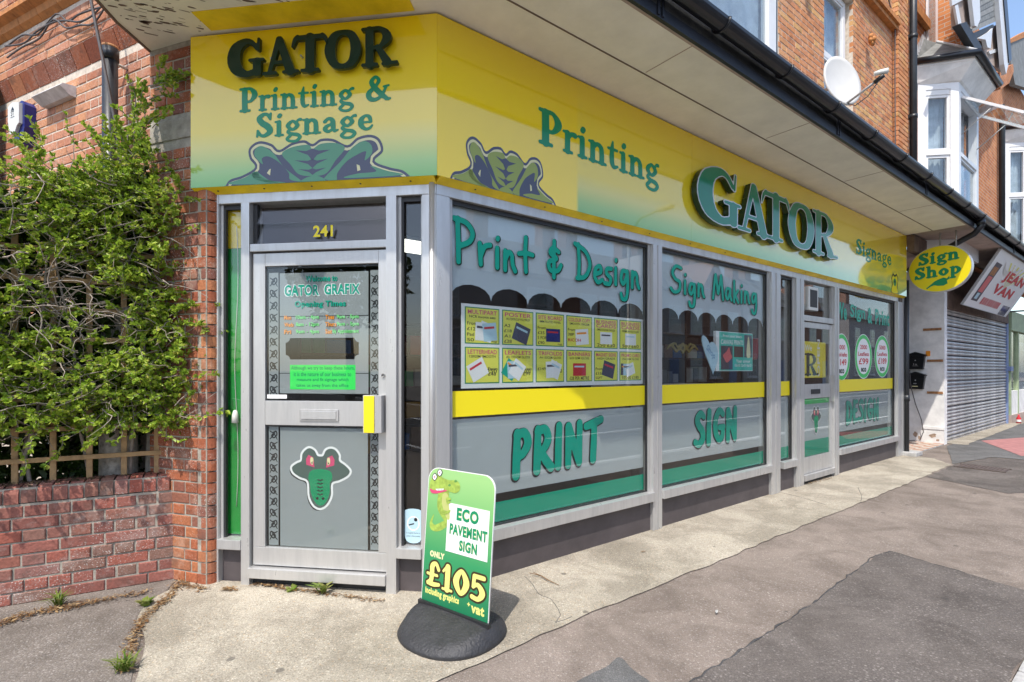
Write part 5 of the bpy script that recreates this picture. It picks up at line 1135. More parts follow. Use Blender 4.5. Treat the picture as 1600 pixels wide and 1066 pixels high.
# ------------------------------------------------------------------ neighbour shop: roller shutter
sh0, sh1 = 11.08, 16.8
nb = fthing('neighbour_shop', 'closed neighbouring shop unit with dark head and white piers', 'building', RF)
boxp('head_wall', M['beam'], nb, U0+.19, 17.3, .06, .3, 2.75, 3.6); boxp('inner_wall', M['darkwall'], nb, U0+.19, 17.3, .25, .3, 0, 2.75)
MB().box(sh0, sh1, .02, .22, 2.62, 2.95).build('shutter_housing', M['beam'], nb)
rs = fthing('roller_shutter', 'closed grey steel roller shutter with dented slats', 'shutter', RF)
boxp('guide_rail', M['shutframe'], rs, sh0-.14, sh0+.02, .035, .14, 0, 2.9, b=.006); boxp('guide_rail', M['shutframe'], rs, sh1-.02, sh1+.12, .035, .14, 0, 2.9, b=.006)
ns = 36; sh = 2.62/ns; r_ = random.Random(9)
pf = [(.085, 0), (.062, sh*.2), (.056, sh*.45), (.062, sh*.72), (.085, sh*.9), (.09, sh*.99), (.10, sh*.99), (.10, 0)]
for k in range(ns):
    m = MB().prism(pf, sh0+.022, sh1-.022, 'x'); o = m.build('slat', M['shutter'], rs); o.location = (0, r_.uniform(-.003, .004), .03+k*sh); o.rotation_euler = (r_.uniform(-.10, .10), 0, 0)
boxp('bottom_rail', M['shutter'], rs, sh0+.02, sh1-.02, .055, .11, .005, .03)
boxp('lock_box', M['riser'], rs, sh0-.13, sh0-.0, .01, .036, 1.05, 1.42, b=.004); boxp('sticker', M['mint'], rs, sh0-.10, sh0-.03, .031, .0345, 1.52, 1.62)
boxp('side_bracket', M['shutframe'], rs, sh1+.0, sh1+.30, -.03, .034, 1.38, 1.50)
# tilted white sign above the shutter
ts = fthing('tilted_shop_sign', 'white sign board tilted outwards above the shutter with red lettering and a photo strip', 'sign', RF)
A0 = Vector((0, -.75, 3.60)); A1 = Vector((0, -.22, 2.66)); ax = (A0-A1); LN = ax.length; axn = ax.normalized(); nrm = Vector((0, axn.z, -axn.y))*-1
if nrm.z > 0: nrm = -nrm
tx0, tx1 = 11.12, 14.9
def tilt(o):
    for v in o.data.vertices:
        p = v.co.copy(); q = Vector((p.x, 0, 0))+A1+axn*p.z+nrm*(-p.y); v.co = q
    o.data.update(); return o
tilt(boxp('board', M['white'], ts, tx0, tx1, 0, .03, 0, LN)); 
tilt(MB().box(tx0-.01, tx1+.01, -.008, .034, -.012, 0).box(tx0-.01, tx1+.01, -.008, .034, LN, LN+.012).box(tx0-.012, tx0, -.008, .034, 0, LN).box(tx1, tx1+.012, -.008, .034, 0, LN).build('frame', M['silver'], ts))
tilt(boxp('photo_strip', M['tint'], ts, tx0+.28, tx0+.75, -.002, -.001, .12, LN-.2)); tilt(boxp('photo_strip', M['flesh'], ts, tx0+.36, tx0+.68, -.0035, -.0025, .3, .62)); tilt(boxp('photo_strip', M['rust'], ts, tx0+.33, tx0+.66, -.0035, -.0025, .64, .80)); tilt(boxp('photo_strip', M['sky_blue'], ts, tx0+.40, tx0+.60, -.0042, -.0037, .16, .28))
for k in range(7): tilt(plate('ray', [[(tx0+1.9, .52), (tx0+1.2+k*.36, .98), (tx0+1.32+k*.36, .98)]], M['cream'] if k % 2 else M['paleyellow'], ts, -.0012-.0004*k, .0003))
tilt(boxp('blue_edge', M['navy'], ts, tx0+2.9, tx0+3.6, -.0012, -.0006, .0, .22)); tilt(plate('swoosh', [blob([(tx0+.85, .95), (tx0+1.2, .74), (tx0+1.7, .78), (tx0+2.2, .95), (tx0+1.7, .86), (tx0+1.2, .83)])], M['silver'], ts, -.0045, .0003))
for it_ in (('JEAN', tx0+1.4, tx0+3.3, .60, .85), ('VAN', tx0+1.25, tx0+3.0, .36, .56), ('III', tx0+1.0, tx0+1.45, .10, .24), ('III', tx0+1.55, tx0+2.0, .10, .24), ('III', tx0+2.1, tx0+2.55, .10, .24)): tilt(text('lettering', [it_], M['red'], ts, -.0052, .045))
# striped pole and the shop beyond
bp_ = thing('barber_pole', 'small red white and blue striped barber pole beyond the tilted sign', 'barber pole', RF.w(15.9, .55, 2.55), AR)
for k, m_ in enumerate(('bluebox', 'white', 'red', 'white', 'bluebox')): MB().tube([(0, 0, k*.12), (0, 0, k*.12+.119)], .11, 14).build('stripe', M[m_], bp_)
MB().tube([(0, 0, -.05), (0, 0, -.001)], .12, 14).tube([(0, 0, .601), (0, 0, .65)], .12, 14).build('cap', M['alu'], bp_); MB().tube([(0, .0, .3), (0, .6, .3)], .02, 6).build('bracket', M['iron'], bp_)
fs_ = fthing('green_framed_shop', 'shop front with pale green frame and papered window beyond the shutter', 'shop', RF)
pg = mat('pale_green_paint', (.36,.44,.26), .6, 0, .15, 6)
boxp('fascia', pg, fs_, 16.95, 24, -.02, .2, 2.45, 2.95); boxp('stall_wall', M['render'], fs_, 17.0, 24, .02, .2, .22, .85); boxp('plinth', M['soffit_old'], fs_, 17.0, 24, .0, .2, 0, .22)
for x in (17.0, 18.0, 19.6, 21.2): boxp('post', pg, fs_, x, x+.12, .01, .15, .22, 2.45)
for x in (17.12, 18.12, 19.72): boxp('pane', M['glass'], fs_, x, x+(.88 if x < 18 else 1.48), .06, .066, .86, 2.45)
boxp('window_paper', M['curtain'], fs_, 18.12, 21.2, .10, .104, .86, 2.2); boxp('back', M['darkwall'], fs_, 17, 24, .6, .7, 0, 3)
bt = thing('red_bottle', 'small red and white bottle on the ground by the far shop wall', 'bottle', RF.w(17.15, .12, .0), 0)
MB().lathe([(.001,0),(.05,0),(.05,.14),(.02,.2),(.02,.24),(.001,.24)], 12).build('body', M['red'], bt); MB().lathe([(.051,.05),(.052,.06),(.052,.10),(.051,.11)], 12).build('label_band', M['white'], bt)

# ------------------------------------------------------------------ neighbour houses above
nh = fthing('bay_house', 'orange brick terrace house with a white first-floor bay window and panelled gables', 'house', RF)
boxp('wall', M['farbrick'], nh, 8.722, 16.0, .01, .3, 3.66, 9.0)
def bay(root, u0, w, z0, z1, open_casement):
    p = .45; P = [(u0, 0), (u0+p, -p), (u0+p+w, -p), (u0+2*p+w, 0)]
    b_ = MB()
    b_.prism(P, z0-.5, z0, 'z'); o = b_.build('bay', M['upvc'], root); MB().prism(P, z1, z1+.10, 'z').build('bay_head', M['upvc'], o)
    def faces(i):
        a, b = Vector((*P[i], 0)), Vector((*P[i+1], 0)); d = (b-a).normalized(); n = Vector((d.y, -d.x, 0)); return a, b, d, n
    for i in range(3):
        a, b, d, n = faces(i); L = (b-a).length
        def bx(nm, m, x0, x1, y0, y1, za, zb, par=o):
            vs = []
            for z in (za, zb):
                for (x, y) in ((x0, y0), (x1, y0), (x1, y1), (x0, y1)):
                    q = a+d*x-n*y; vs.append((q.x, q.y, z))
            return MB().add(vs, [(0,3,2,1),(4,5,6,7),(0,1,5,4),(1,2,6,5),(2,3,7,6),(3,0,4,7)]).build(nm, m, par)
        e = .13
        bx('post', M['upvc'], 0.001, e, .0, .12, z0, z1); bx('post', M['upvc'], L-e, L-.001, .0, .12, z0, z1); bx('head', M['upvc'], e, L-e, .01, .11, z1-.09, z1)
        mid = z0+(z1-z0)*.53
        bx('glazing_bar', M['upvc'], e, L-e, .0, .09, mid-.035, mid+.035)
        for za, zb in ((z0, mid-.035), (mid+.035, z1-.09)):
            hinge = open_casement and i == 1 and zb > mid
            if not hinge:
                for (x0, x1, q0, q1) in ((e, e+.045, za, zb), (L-e-.045, L-e, za, zb), (e+.045, L-e-.045, za, za+.045), (e+.045, L-e-.045, zb-.045, zb)): bx('frame', M['upvc'], x0, x1, .02, .08, q0, q1)
                bx('pane', M['housepane'], e+.04, L-e-.04, .045, .05, za+.04, zb-.04)
            else:
                cs = MB(); x0, x1 = e, L-e; hh_ = zb-za; top = Vector((0, 0, zb)); tiltv = Vector((n.x*.80, n.y*.80, -.60))
                def cb(xa, xb, s0, s1, th0, th1):
                    q = []
                    up_ = d.cross(tiltv).normalized(); 
                    for t_ in (th0, th1):
                        for (x, s) in ((xa, s0), (xb, s0), (xb, s1), (xa, s1)): pt = a+d*x+n*.02+top+tiltv*s+up_*t_; q.append(pt[:])
                    return MB().add(q, [(0,3,2,1),(4,5,6,7),(0,1,5,4),(1,2,6,5),(2,3,7,6),(3,0,4,7)])
                fr = cb(x0, x0+.05, 0, hh_, 0, .04)
                for (xa, xb, s0, s1) in ((x1-.05, x1, 0, hh_), (x0+.05, x1-.05, 0, .05), (x0+.05, x1-.05, hh_-.05, hh_)):
                    t_ = cb(xa, xb, s0, s1, 0, .04); fr.add(t_.v, t_.f)
                f_ = fr.build('open_casement', M['upvc'], root); cb(x0+.05, x1-.05, .05, hh_-.05, .018, .023).build('pane', M['housepane'], f_)
                q0 = a+d*(x0+.03)+Vector((0, 0, za+.3)); q1 = a+d*(x0+.03)+top+tiltv*(hh_*.55); MB().tube([q0[:], q1[:]], .008, 5).build('stay', M['alud'], f_)
                q0 = a+d*(x1-.03)+Vector((0, 0, za+.3)); q1 = a+d*(x1-.03)+top+tiltv*(hh_*.55); MB().tube([q0[:], q1[:]], .008, 5).build('stay', M['alud'], f_)
        cu = []; n_ = 14
        for k in range(n_+1):
            x = e+(L-2*e)*k/n_; q = a+d*x-n*(.20+.02*math.sin(k*2.1)); cu += [(q.x, q.y, z0), (q.x, q.y, z1)]
        MB().add(cu, [(2*k, 2*k+2, 2*k+3, 2*k+1) for k in range(n_)], True).build('curtain', M['curtain'], o)
    # flared cornice, gutter, hipped lead-and-slate roof
    def ringp(s): return [(u0-s*.6, 0), (u0+p-s*.4, -p-s), (u0+p+w+s*.4, -p-s), (u0+2*p+w+s*.6, 0)]
    lv = [(0.0, z1+.10), (.03, z1+.12), (.20, z1+.34), (.22, z1+.36), (.22, z1+.42)]
    vs = [(*q, z) for s, z in lv for q in ringp(s)]; fs = []
    for k in range(len(lv)-1):
        for i in range(3): fs.append((k*4+i, k*4+i+1, (k+1)*4+i+1, (k+1)*4+i))
    MB().add(vs, fs).build('cornice', M['render'], root)
    g_ = ringp(.27); zg = z1+.44
    MB().tube([(*q, zg) for q in g_], .055, 8).build('bay_gutter', M['blackpvc'], root)
    rp = ringp(.25); top = [(u0+.25, 0), (u0+p+.15, -.12), (u0+p+w-.15, -.12), (u0+2*p+w-.25, 0)]
    MB().add([(*q, zg+.02) for q in rp]+[(*q, zg+.55) for q in top], [(0,1,5,4), (1,2,6,5), (2,3,7,6), (4,5,6,7)]).build('bay_roof', M['slate'], root)
    for i in (1, 2): MB().tube([(*rp[i], zg+.04), (*top[i], zg+.57)], .025, 6).build('hip', M['lead'], root)
    fl = MB(); rr_ = random.Random(3)
    for k in range(7):
        t = k/7; xx = u0-.18+t*.55; zz_ = zg+.05+t*.55; fl.add([(xx, -.015, zz_), (xx+.09, -.015, zz_+.02), (xx+.07, -.012, zz_+.2+rr_.uniform(0, .08)), (xx+.02, -.012, zz_+.16)], [(0,1,2,3)])
    fl.build('flashing', M['lead'], root)
bay(nh, 9.30, 1.35, 3.9, 6.20, True)
# upper storey of the bay house: window, brick box, gables with barge boards
boxp('upper_window', M['upvc'], nh, 9.75, 10.35, -.03, .0, 7.2, 9.5); boxp('pane', M['housepane'], nh, 9.80, 10.18, -.036, -.031, 7.25, 8.1); boxp('pane', M['housepane'], nh, 9.80, 10.18, -.036, -.031, 8.2, 9.4)
boxp('moulding', M['moulding'], nh, 9.0, 9.75, -.07, .0, 7.4, 7.55)
boxp('brick_projection', M['farbrick'], nh, 10.36, 10.95, -.40, .0, 6.9, 9.6)
def gp(px, py, out): q = RF.at(px, py, out); return (q[0], q[1])
def flat(name, m, out, th, pts): return MB().prism([gp(x, y, out) for x, y in pts], -out, -out+th).build(name, m, nh)
flat('corbel', M['farbrick'], .30, .15, [(1492, 52), (1505, 46), (1513, 72), (1493, 72)])
flat('gable_panel', M['soffit_old'], .55, .06, [(1490, -30), (1520, -40), (1524, 38), (1494, 45)])
flat('gable_rail', M['upvc'], .58, .03, [(1487, 0), (1520, -14), (1520, -8), (1488, 9)])
flat('gable_post', M['upvc'], .585, .03, [(1492, 9), (1497, 7), (1503, 40), (1498, 42)])
flat('barge_board', M['upvc'], .66, .05, [(1516, -20), (1530, -25), (1532, 30), (1527, 42), (1523, 40)])
flat('roof_gutter', M['rubber'], .62, .10, [(1500, 37), (1510, 34), (1535, 74), (1525, 78)])
flat('slate_slope', M['slate'], .50, .05, [(1528, -30), (1562, -40), (1557, 32), (1516, 50), (1524, 36)])
flat('gable_panel', M['soffit_old'], .44, .05, [(1520, 52), (1560, 38), (1566, 112), (1548, 100), (1535, 75)])
flat('gable_black_board', M['rubber'], .515, .04, [(1521, 52), (1552, 38), (1554, 43), (1525, 60)])  # black board along the lower slate edge
flat('bracket', M['upvc'], .54, .06, [(1528, 60), (1545, 50), (1551, 44), (1548, 76), (1543, 74), (1540, 62)])
flat('gable_rail', M['upvc'], .47, .03, [(1545, 80), (1563, 74), (1564, 79), (1547, 85)])
flat('barge_board', M['upvc'], .58, .07, [(1558, -30), (1568, -32), (1576, 100), (1572, 116), (1569, 100)])
flat('barge_edge', M['blackpvc'], .60, .10, [(1566, -32), (1571, -33), (1581, 92), (1577, 98)])
flat('corbel', M['farbrick'], .40, .2, [(1562, 112), (1583, 100), (1584, 112), (1577, 130), (1563, 140)])
# slate courses one by one on the visible slope
for k in range(7):
    t0, t1 = k/7, (k+1)/7-.012; L_ = lambda t: (1532-12*t, -14+64*t); R__ = lambda t: (1563-6*t, -34+68*t)
    flat('slate', M['slate'] if k % 2 else M['slate2'], .506+.004*(6-k), .02, [L_(t0), R__(t0), R__(t1), L_(t1)])
p3 = thing('thin_downpipe', 'thin black downpipe with grey swan neck between the two bay windows', 'downpipe', RF.w(15.4, .08, 4.2), AR)
MB().tube([(0, 0, 0), (0, 0, 3.3), (-.1, 0, 3.6)], .06, 8).build('pipe', M['iron'], p3)
h2 = fthing('far_bay_house', 'far brick house with a second white bay window and slate roof', 'house', RF)
boxp('wall', M['farbrick'], h2, 16.002, 24, .012, .3, 3.66, 9.2); bay(h2, 16.05, 1.5, 4.4, 7.0, False)
MB().prism([gp(1578, 62, .2), gp(1600, 50, .2), gp(1640, 40, .2), gp(1640, 150, .2), gp(1586, 132, .2), gp(1580, 100, .2)], -.2, -.1).build('roof', M['slate'], h2)
MB().prism([gp(1578, 62, .22), gp(1600, 50, .22), gp(1640, 33, .22), gp(1640, 42, .22), gp(1578, 68, .22)], -.22, -.12).build('ridge', M['moulding'], h2)

# ------------------------------------------------------------------ left wall fittings: alarm box, vent, cables
q = LW.at(30, 192, .05); al = thing('alarm_box', 'cream and dark blue burglar alarm box on the brick side wall', 'alarm box', LW.w(q[0], 0.0, q[1]), LW.ang)
blk = [(-.10,.15), (.07,.17), (.115,.13), (.115,-.06), (.06,-.19), (-.03,-.19), (-.10,-.02)]
MB().prism([(x*1.0, z) for x, z in blk], -.06, .02).build('back_box', M['bluebox'], al)
MB().prism([(-.105,.14), (-.03,.165), (.085,.14), (.085,-.03), (.05,-.045), (.01,-.10), (-.07,-.10), (-.105,.02)], -.085, -.061).build('cover', M['plastic'], al)
text('crest', [('ST', -.05, .005, .05, .09), ('-----', -.055, .01, .035, .040)], M['black'], al, -.0865, .01); plate('crest_spire', [[(-.05,.095), (-.022,.125), (.006,.095)]], M['black'], al, -.0855, .0008)
q = LW.at(80, 150, .05); lg = thing('metal_ledge', 'short weathered grey metal ledge on the brick side wall', 'ledge', LW.w(q[0], 0.0, q[1]), LW.ang)
MB().prism([(-.09,.02), (-.07,.045), (.02,.06), (.02,-.03), (-.02,-.03)], -.22, .22, 'x').build('ledge', M['lead'], lg)
for k, (dz_, amp, lb) in enumerate(((0, .03, 'dark loose cable sagging along the brick side wall under the moulding'), (.03, .045, 'grey loose cable looping along the brick side wall under the moulding'), (-.025, .05, 'lowest of the loose cables draped across the brick side wall'))):
    cb_ = fthing('loose_cable', lb, 'cable', LW, 'loose cables on the side wall'); rr_ = random.Random(k+2); pts = []
    for (px, py) in ((10, 78), (35, 62), (60, 52), (85, 33), (105, 34), (125, 30), (145, 22), (165, 10)):
        u, z = LW.at(px, py, .07); pts.append((u, -.06-rr_.uniform(0, .02), z+dz_+rr_.uniform(-amp, amp)))
    MB().tube([tuple(p) for p in catmull(pts, False, 6)], .007, 6).build('cable', M['cable'], cb_)
wr = thing('stay_wire', 'taut dark wire running down across the brick side wall into the hedge', 'cable', (0, 0, 0))
a_ = LW.at(142, 0, .25); b_ = LW.at(183, 205, .15)
MB().tube([LW.w(a_[0]-.15, .27, a_[1]+.7)[:], LW.w(a_[0], .25, a_[1])[:], LW.w(b_[0], .15, b_[1])[:], LW.w(b_[0]+.02, .12, b_[1]-.6)[:]], .010, 6).build('wire', M['cable'], wr)
tp = thing('wall_tap_pipe', 'small white overflow pipe poking out of the side wall beside the downpipe', 'pipe', LW.w(LW.at(177, 97, .05)[0], 0, LW.at(177, 97, .05)[1]), LW.ang)
MB().tube([(.05, .02, -.03), (-.03, -.10, .01)], .012, 8).build('pipe', M['plastic'], tp)

# ------------------------------------------------------------------ garden wall, trellis, hedge
gw = fthing('garden_wall', 'low red brick garden wall with mossy rounded coping below the hedge', 'wall', GW)
GWH = .61
MB().box(-2.2, .0, .0065, .22, 0, GWH).build('mortar', M['mortar2'], gw)
lay(GW, gw, courses(-2.2, -.01, 0.0, GWH, 'garden', .0, seed=41), M['brickgw'], 200, depth=.05, jit=.004, seed=6)
zc = GWH+.005; x = -2.2; r_ = random.Random(8)
while x < -.08:      # coping of bricks on edge with rounded tops
    w = .066; pf_ = [(.0, zc), (.0, zc+.06), (.012, zc+.085), (.04, zc+.102), (.11, zc+.108), (.17, zc+.10), (.21, zc+.07), (.215, zc)]
    o = MB().prism(pf_, x, x+w, 'x').build('coping_brick', M['brickgw'], gw); o.location = (0, r_.uniform(-.004, .004), r_.uniform(-.003, .003)); x += .0765
MB().box(-2.2, -.085, .012, .20, zc, zc+.09).build('coping_mortar', M['mortar2'], gw)
MB().prism([(.0, 0), (.0, zc+.05), (.03, zc+.10), (.11, zc+.125), (.19, zc+.09), (.22, 0)], -.012, .02, 'x').build('end_pointing', M['mortar2'], gw)
ms = MB(); r_ = random.Random(12)
for k in range(420):
    x = r_.uniform(-1.5, -.08); y = r_.triangular(.015, .2, .05); z = zc+.085+.02*min(1, y/.05)
    if r_.random() < .35 and x > -.55: continue
    s = r_.uniform(.006, .02); a = [(x+r_.uniform(-s, s), y+r_.uniform(-s, s), z+r_.uniform(-.004, s*.7)) for _ in range(4)]; ms.add(a, [(0,1,2), (0,2,3), (1,2,3), (0,1,3)])
o = ms.build('moss', M['moss'], gw); o['kind'] = 'stuff'
tr = fthing('trellis', 'brown wooden square trellis standing on the garden wall behind the hedge', 'trellis', GW)
for k in range(8):
    z = .845+k*.19; MB().box(-2.2, -.02, .075, .093, z, z+.030, b=.003).build('slat', M['trellis'], tr)
for k in range(11):
    x = -.15-k*.182; MB().box(x-.016, x+.016, .094, .112, zc+.10, 2.35, b=.003).build('slat', M['trellis'], tr)
# pale painted trunk-like post behind the trellis
tk = thing('pale_trunk', 'pale stripy tree trunk standing behind the trellis', 'tree trunk', GW.w(-.40, -.30, 0), 0)
MB().tube([(0, 0, 0), (.01, 0, .5), (.0, .01, 1.0), (.02, 0, 1.8), (.1, .05, 2.4)], [.13, .115, .11, .10, .05], 18).build('trunk', M['bark'], tk)
tk2 = thing('tree_stem', 'thin pale stem behind the right end of the trellis', 'tree trunk', GW.w(-.20, -.28, 0), 0)
MB().tube([(0, 0, 0), (.0, 0, .6), (.02, .01, 1.4), (.1, 0, 2.2)], [.05, .045, .04, .03], 12).build('trunk', M['bark'], tk2)

def leaf_geo(mb, p, d, s, r, droop=0.0):
    "one folded leaf: six points, four triangles"
    d = d.normalized(); a = Vector((r.uniform(-1, 1), r.uniform(-1, 1), r.uniform(-.2, 1.4))); side = d.cross(a)
    if side.length < 1e-3: side = d.orthogonal()
    side.normalize(); nn = side.cross(d).normalized(); w = s*r.uniform(.26, .36)
    b = p; m1 = p+d*s*.35; m2 = p+d*s*.72; t = p+d*s-nn*s*.12
    k = len(mb.v)
    mb.add([b, m1+side*w+nn*w*.45, m2+side*w*.85+nn*w*.35, t, m2-side*w*.85+nn*w*.35, m1-side*w+nn*w*.45], [(0,1,2,3), (0,3,4,5)])
hd = fthing('hedge', 'dense evergreen hedge with bright green leaves and bare twigs over the trellis', 'hedge', GW)
r_ = random.Random(77)
leaves, dark, twigs = MB(), MB(), MB()
def htop(x): return 2.55+.38*math.exp(-((x+.18)/.28)**2)+.16*math.exp(-((x+.75)/.4)**2)+.06*math.sin(x*9)
def rightlim(z): return .02+.07*math.sin(z*5)+(.10 if z < 1.3 else 0)
def spray(p0, d0, L, n, lm, s0, tw=.0028, rad=True):
    pts = [p0]; d = d0.normalized(); p = p0.copy(); k = 6
    for i in range(k):
        d = (d+Vector((r_.uniform(-.35, .35), r_.uniform(-.35, .35), r_.uniform(-.35, .3)))).normalized(); p = p+d*(L/k); pts.append(p.copy())
    twigs.tube([q[:] for q in pts], [tw*(1-.6*i/k) for i in range(k+1)], 4, True, False)
    for i in range(n):
        t = r_.uniform(.15, 1.0)*k; j = min(int(t), k-1); q = pts[j].lerp(pts[j+1], t-j)
        ld = (pts[j+1]-pts[j]).normalized()*.7+Vector((r_.uniform(-1, 1), r_.uniform(-1, 1), r_.uniform(-.6, .9)))
        leaf_geo(lm, q, ld, s0*r_.uniform(.65, 1.25), r_)
    for i in range(5): leaf_geo(lm, pts[-1], d+Vector((r_.uniform(-1, 1), r_.uniform(-1, 1), r_.uniform(-.3, 1)))*.8, s0*r_.uniform(.8, 1.2), r_)
ns_ = 0
while ns_ < 2700:
    x = r_.uniform(-2.0, .12); z = r_.uniform(1.06, 3.0)
    if z > htop(x)-.04 or x > rightlim(z): continue
    # sparser zones where twigs show, fuller clumps elsewhere
    c = math.sin(x*6.1+1.3)*math.sin(z*4.6+.4)+.6*math.sin(x*13+z*9)
    hole = math.exp(-(((x+.72)/.34)**2+((z-1.95)/.30)**2))
    if z < 1.35: keep = .62
    else: keep = .62+.32*c-.60*hole
    if r_.random() > keep: continue
    y = r_.triangular(-.26, .22, -.05); edge_ = max(0, 1-(htop(x)-z)/.2)
    d = Vector((r_.uniform(-.9, .9), -.8-r_.random()*.5, r_.uniform(-.45, .6)+edge_*1.2))
    spray(Vector((x, y+.10, z)), d, r_.uniform(.10, .26), r_.randint(14, 26), leaves, r_.choice((.022, .026, .030, .034))); ns_ += 1
for k in range(22):       # drooping sprays over the wall and out against the pier
    x = r_.uniform(-1.3, .05); z = r_.uniform(.98, 1.3); spray(Vector((x, r_.uniform(-.10, .05), z)), Vector((r_.uniform(-.4, .6), -.6, -.8)), r_.uniform(.15, .32), 20, leaves, .032)
for k in range(34):
    z = r_.uniform(1.0, 2.6); spray(Vector((.0, r_.uniform(-.2, .1), z)), Vector((.9, -.25, r_.uniform(-.2, .3))), r_.uniform(.12, .28), 20, leaves, .032)
for (px, py, dxx) in ((205, 190, -.1), (215, 150, .2), (235, 125, .8), (200, 215, -.4), (180, 220, -.3), (60, 225, -.5), (225, 170, .3), (245, 118, 1.0)):   # leaders above the top
    X = (px-800)/800*3.35; pw = Vector((X, 3.35, H+(577-py-18)/800*3.35)); pl = Matrix.Rotation(-GW.ang, 3, 'Z')@(pw-GW.org)
    for q in range(5): spray(pl+Vector((r_.uniform(-.05, .05), r_.uniform(-.05, .05), r_.uniform(-.06, .06))), Vector((dxx+r_.uniform(-.4, .4), -.3, .7)), .17, 20, leaves, .032, .004)
for k in range(1000):      # bare inner twigs
    x = r_.uniform(-1.9, .0); z = r_.uniform(1.0, 2.6)
    if z > htop(x)-.15: continue
    hole = math.exp(-(((x+.72)/.5)**2+((z-1.95)/.5)**2))
    if r_.random() > .30+.70*hole: continue
    p = Vector((x, r_.uniform(-.16, .10), z)); pts = [p.copy()]; d = Vector((r_.uniform(-1, 1), r_.uniform(-.5, .2), r_.uniform(-.5, .7)))
    for i in range(6): d += Vector((r_.uniform(-.6, .6), r_.uniform(-.3, .25), r_.uniform(-.5, .5))); p = p+d.normalized()*r_.uniform(.03, .07); pts.append(p.copy())
    twigs.tube([q[:] for q in pts], [r_.uniform(.0025, .005)*(1-.1*i) for i in range(7)], 4, True, False)
for k in range(9):        # main stems
    x = -.1-k*.2; pts = [Vector((x, .2, .0))]
    for i in range(8): pts.append(pts[-1]+Vector((r_.uniform(-.08, .08), r_.uniform(-.05, .04), .30)))
    twigs.tube([q[:] for q in pts], [.016*(1-.09*i) for i in range(9)], 6)
for k in range(24000):     # leaves deep inside, their shade painted as a darker green
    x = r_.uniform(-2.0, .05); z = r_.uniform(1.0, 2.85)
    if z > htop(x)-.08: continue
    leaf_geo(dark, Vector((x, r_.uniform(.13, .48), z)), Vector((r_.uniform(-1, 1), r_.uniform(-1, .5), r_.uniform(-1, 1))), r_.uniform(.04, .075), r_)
for k in range(6000):     # leaves added low behind the trellis, shade put into their dark colour
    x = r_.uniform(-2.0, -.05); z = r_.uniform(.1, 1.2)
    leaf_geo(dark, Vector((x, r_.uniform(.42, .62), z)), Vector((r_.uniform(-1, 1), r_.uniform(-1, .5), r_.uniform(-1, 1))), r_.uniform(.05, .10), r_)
o = obj('foliage', leaves.mesh('foliage'), M['leaf'], hd); o['kind'] = 'stuff'
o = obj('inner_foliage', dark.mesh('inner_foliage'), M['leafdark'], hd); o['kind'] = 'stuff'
o = obj('twigs', twigs.mesh('twigs'), M['twig'], hd); o['kind'] = 'stuff'

# ------------------------------------------------------------------ pavement sign
P0 = Vector((-.522, 2.923, 0)); P1 = Vector((-.125, 2.634, 0)); pang = math.atan2(P1.y-P0.y, P1.x-P0.x); pc = (P0+P1)/2
ps = thing('pavement_sign', 'green pavement sign board standing in a black rubber base outside the door', 'pavement sign', (pc.x, pc.y, .0075), pang)
PW = (P1-P0).length; x0, x1 = -PW/2, PW/2; z0, z1 = .085, .86; R_ = .075; LE = .085
outl = [(x0, z0), (x1, z0)]+[(x1-R_+R_*math.sin(a), z1-R_+R_*math.cos(a)) for a in [math.pi/2*(1-k/7) for k in range(8)]]+[(x0+R_-R_*math.sin(a), z1-R_+R_*math.cos(a)) for a in [math.pi/2*k/7 for k in range(8)]]
sgrad = grad_mat('pavement_sign_print', [(0, (.0,.12,.055)), (.45, (.03,.27,.10)), (.75, (.16,.42,.14)), (1, (.30,.54,.20))], 2, 0, .82, .30)
bodyp = plate('panel', [outl], M['white'], ps, .004, .008)
ins = [(p[0]*.985, z0+(p[1]-z0)*.993+.002) for p in outl]
pf0 = plate('print', [ins], sgrad, bodyp, -.0042, .0006)
sx = lambda X: x0+(X-8)/(470-8)*PW*1.0           # 504x1066 close-up -> board
def pxz(X, Y):                                     # close-up pixel -> board coordinates (undo the slant of the edges)
    t = (X-10)/(440-10); top = 40+t*95; bot = 835+t*165
    xl = 65-55*((Y-top)/(bot-top)); xr = 470-50*((Y-top)/(bot-top)); u = (X-xl)/(xr-xl); top = 32+u*105; bot = 838+u*160
    return (x0+u*PW, z1-(Y-top)/(bot-top)*(z1-z0))
def sp_(name, L, m, y, smooth=True, k=5): return plate(name, [[pxz(*p) for p in (blob(L, k=k) if smooth else L)]], m, bodyp, y, .0004)
def stext(items, m, y, off, name='lettering'):
    its = []
    for (body, X0, Y0, X1, Y1) in items:
        a = pxz(X0, Y0); b = pxz(X1, Y1); its.append((body, a[0], b[0], b[1], a[1]))
    mb = text(name, its, m, bodyp, y, off); return mb
def uvb(u0, u1, v0, v1): return (x0+u0*PW, x0+u1*PW, z1-v1*(z1-z0), z1-v0*(z1-z0))
def bt_(body, u0, u1, v0, v1):
    a = uvb(u0, u1, v0, v1); return (body, a[0], a[1], a[2], a[3])
skin = mat('croc_skin', (.30,.42,.07), .5, 0, .3, 40); skind = mat('croc_shade', (.10,.26,.06), .5); belly = mat('croc_belly', (.45,.48,.16), .5)
sp_('crocodile_tail', [(100,320),(78,350),(70,385),(85,415),(120,425),(160,415),(195,385),(185,360),(140,375),(105,385),(88,370),(92,345)], skin, -.0052)
sp_('crocodile_body', [(135,180),(125,215),(120,260),(125,300),(150,345),(185,390),(205,380),(205,300),(195,240),(190,190)], skin, -.0056)
sp_('crocodile_belly', [(160,205),(150,250),(160,300),(185,360),(200,350),(195,270),(188,215)], belly, -.0060)
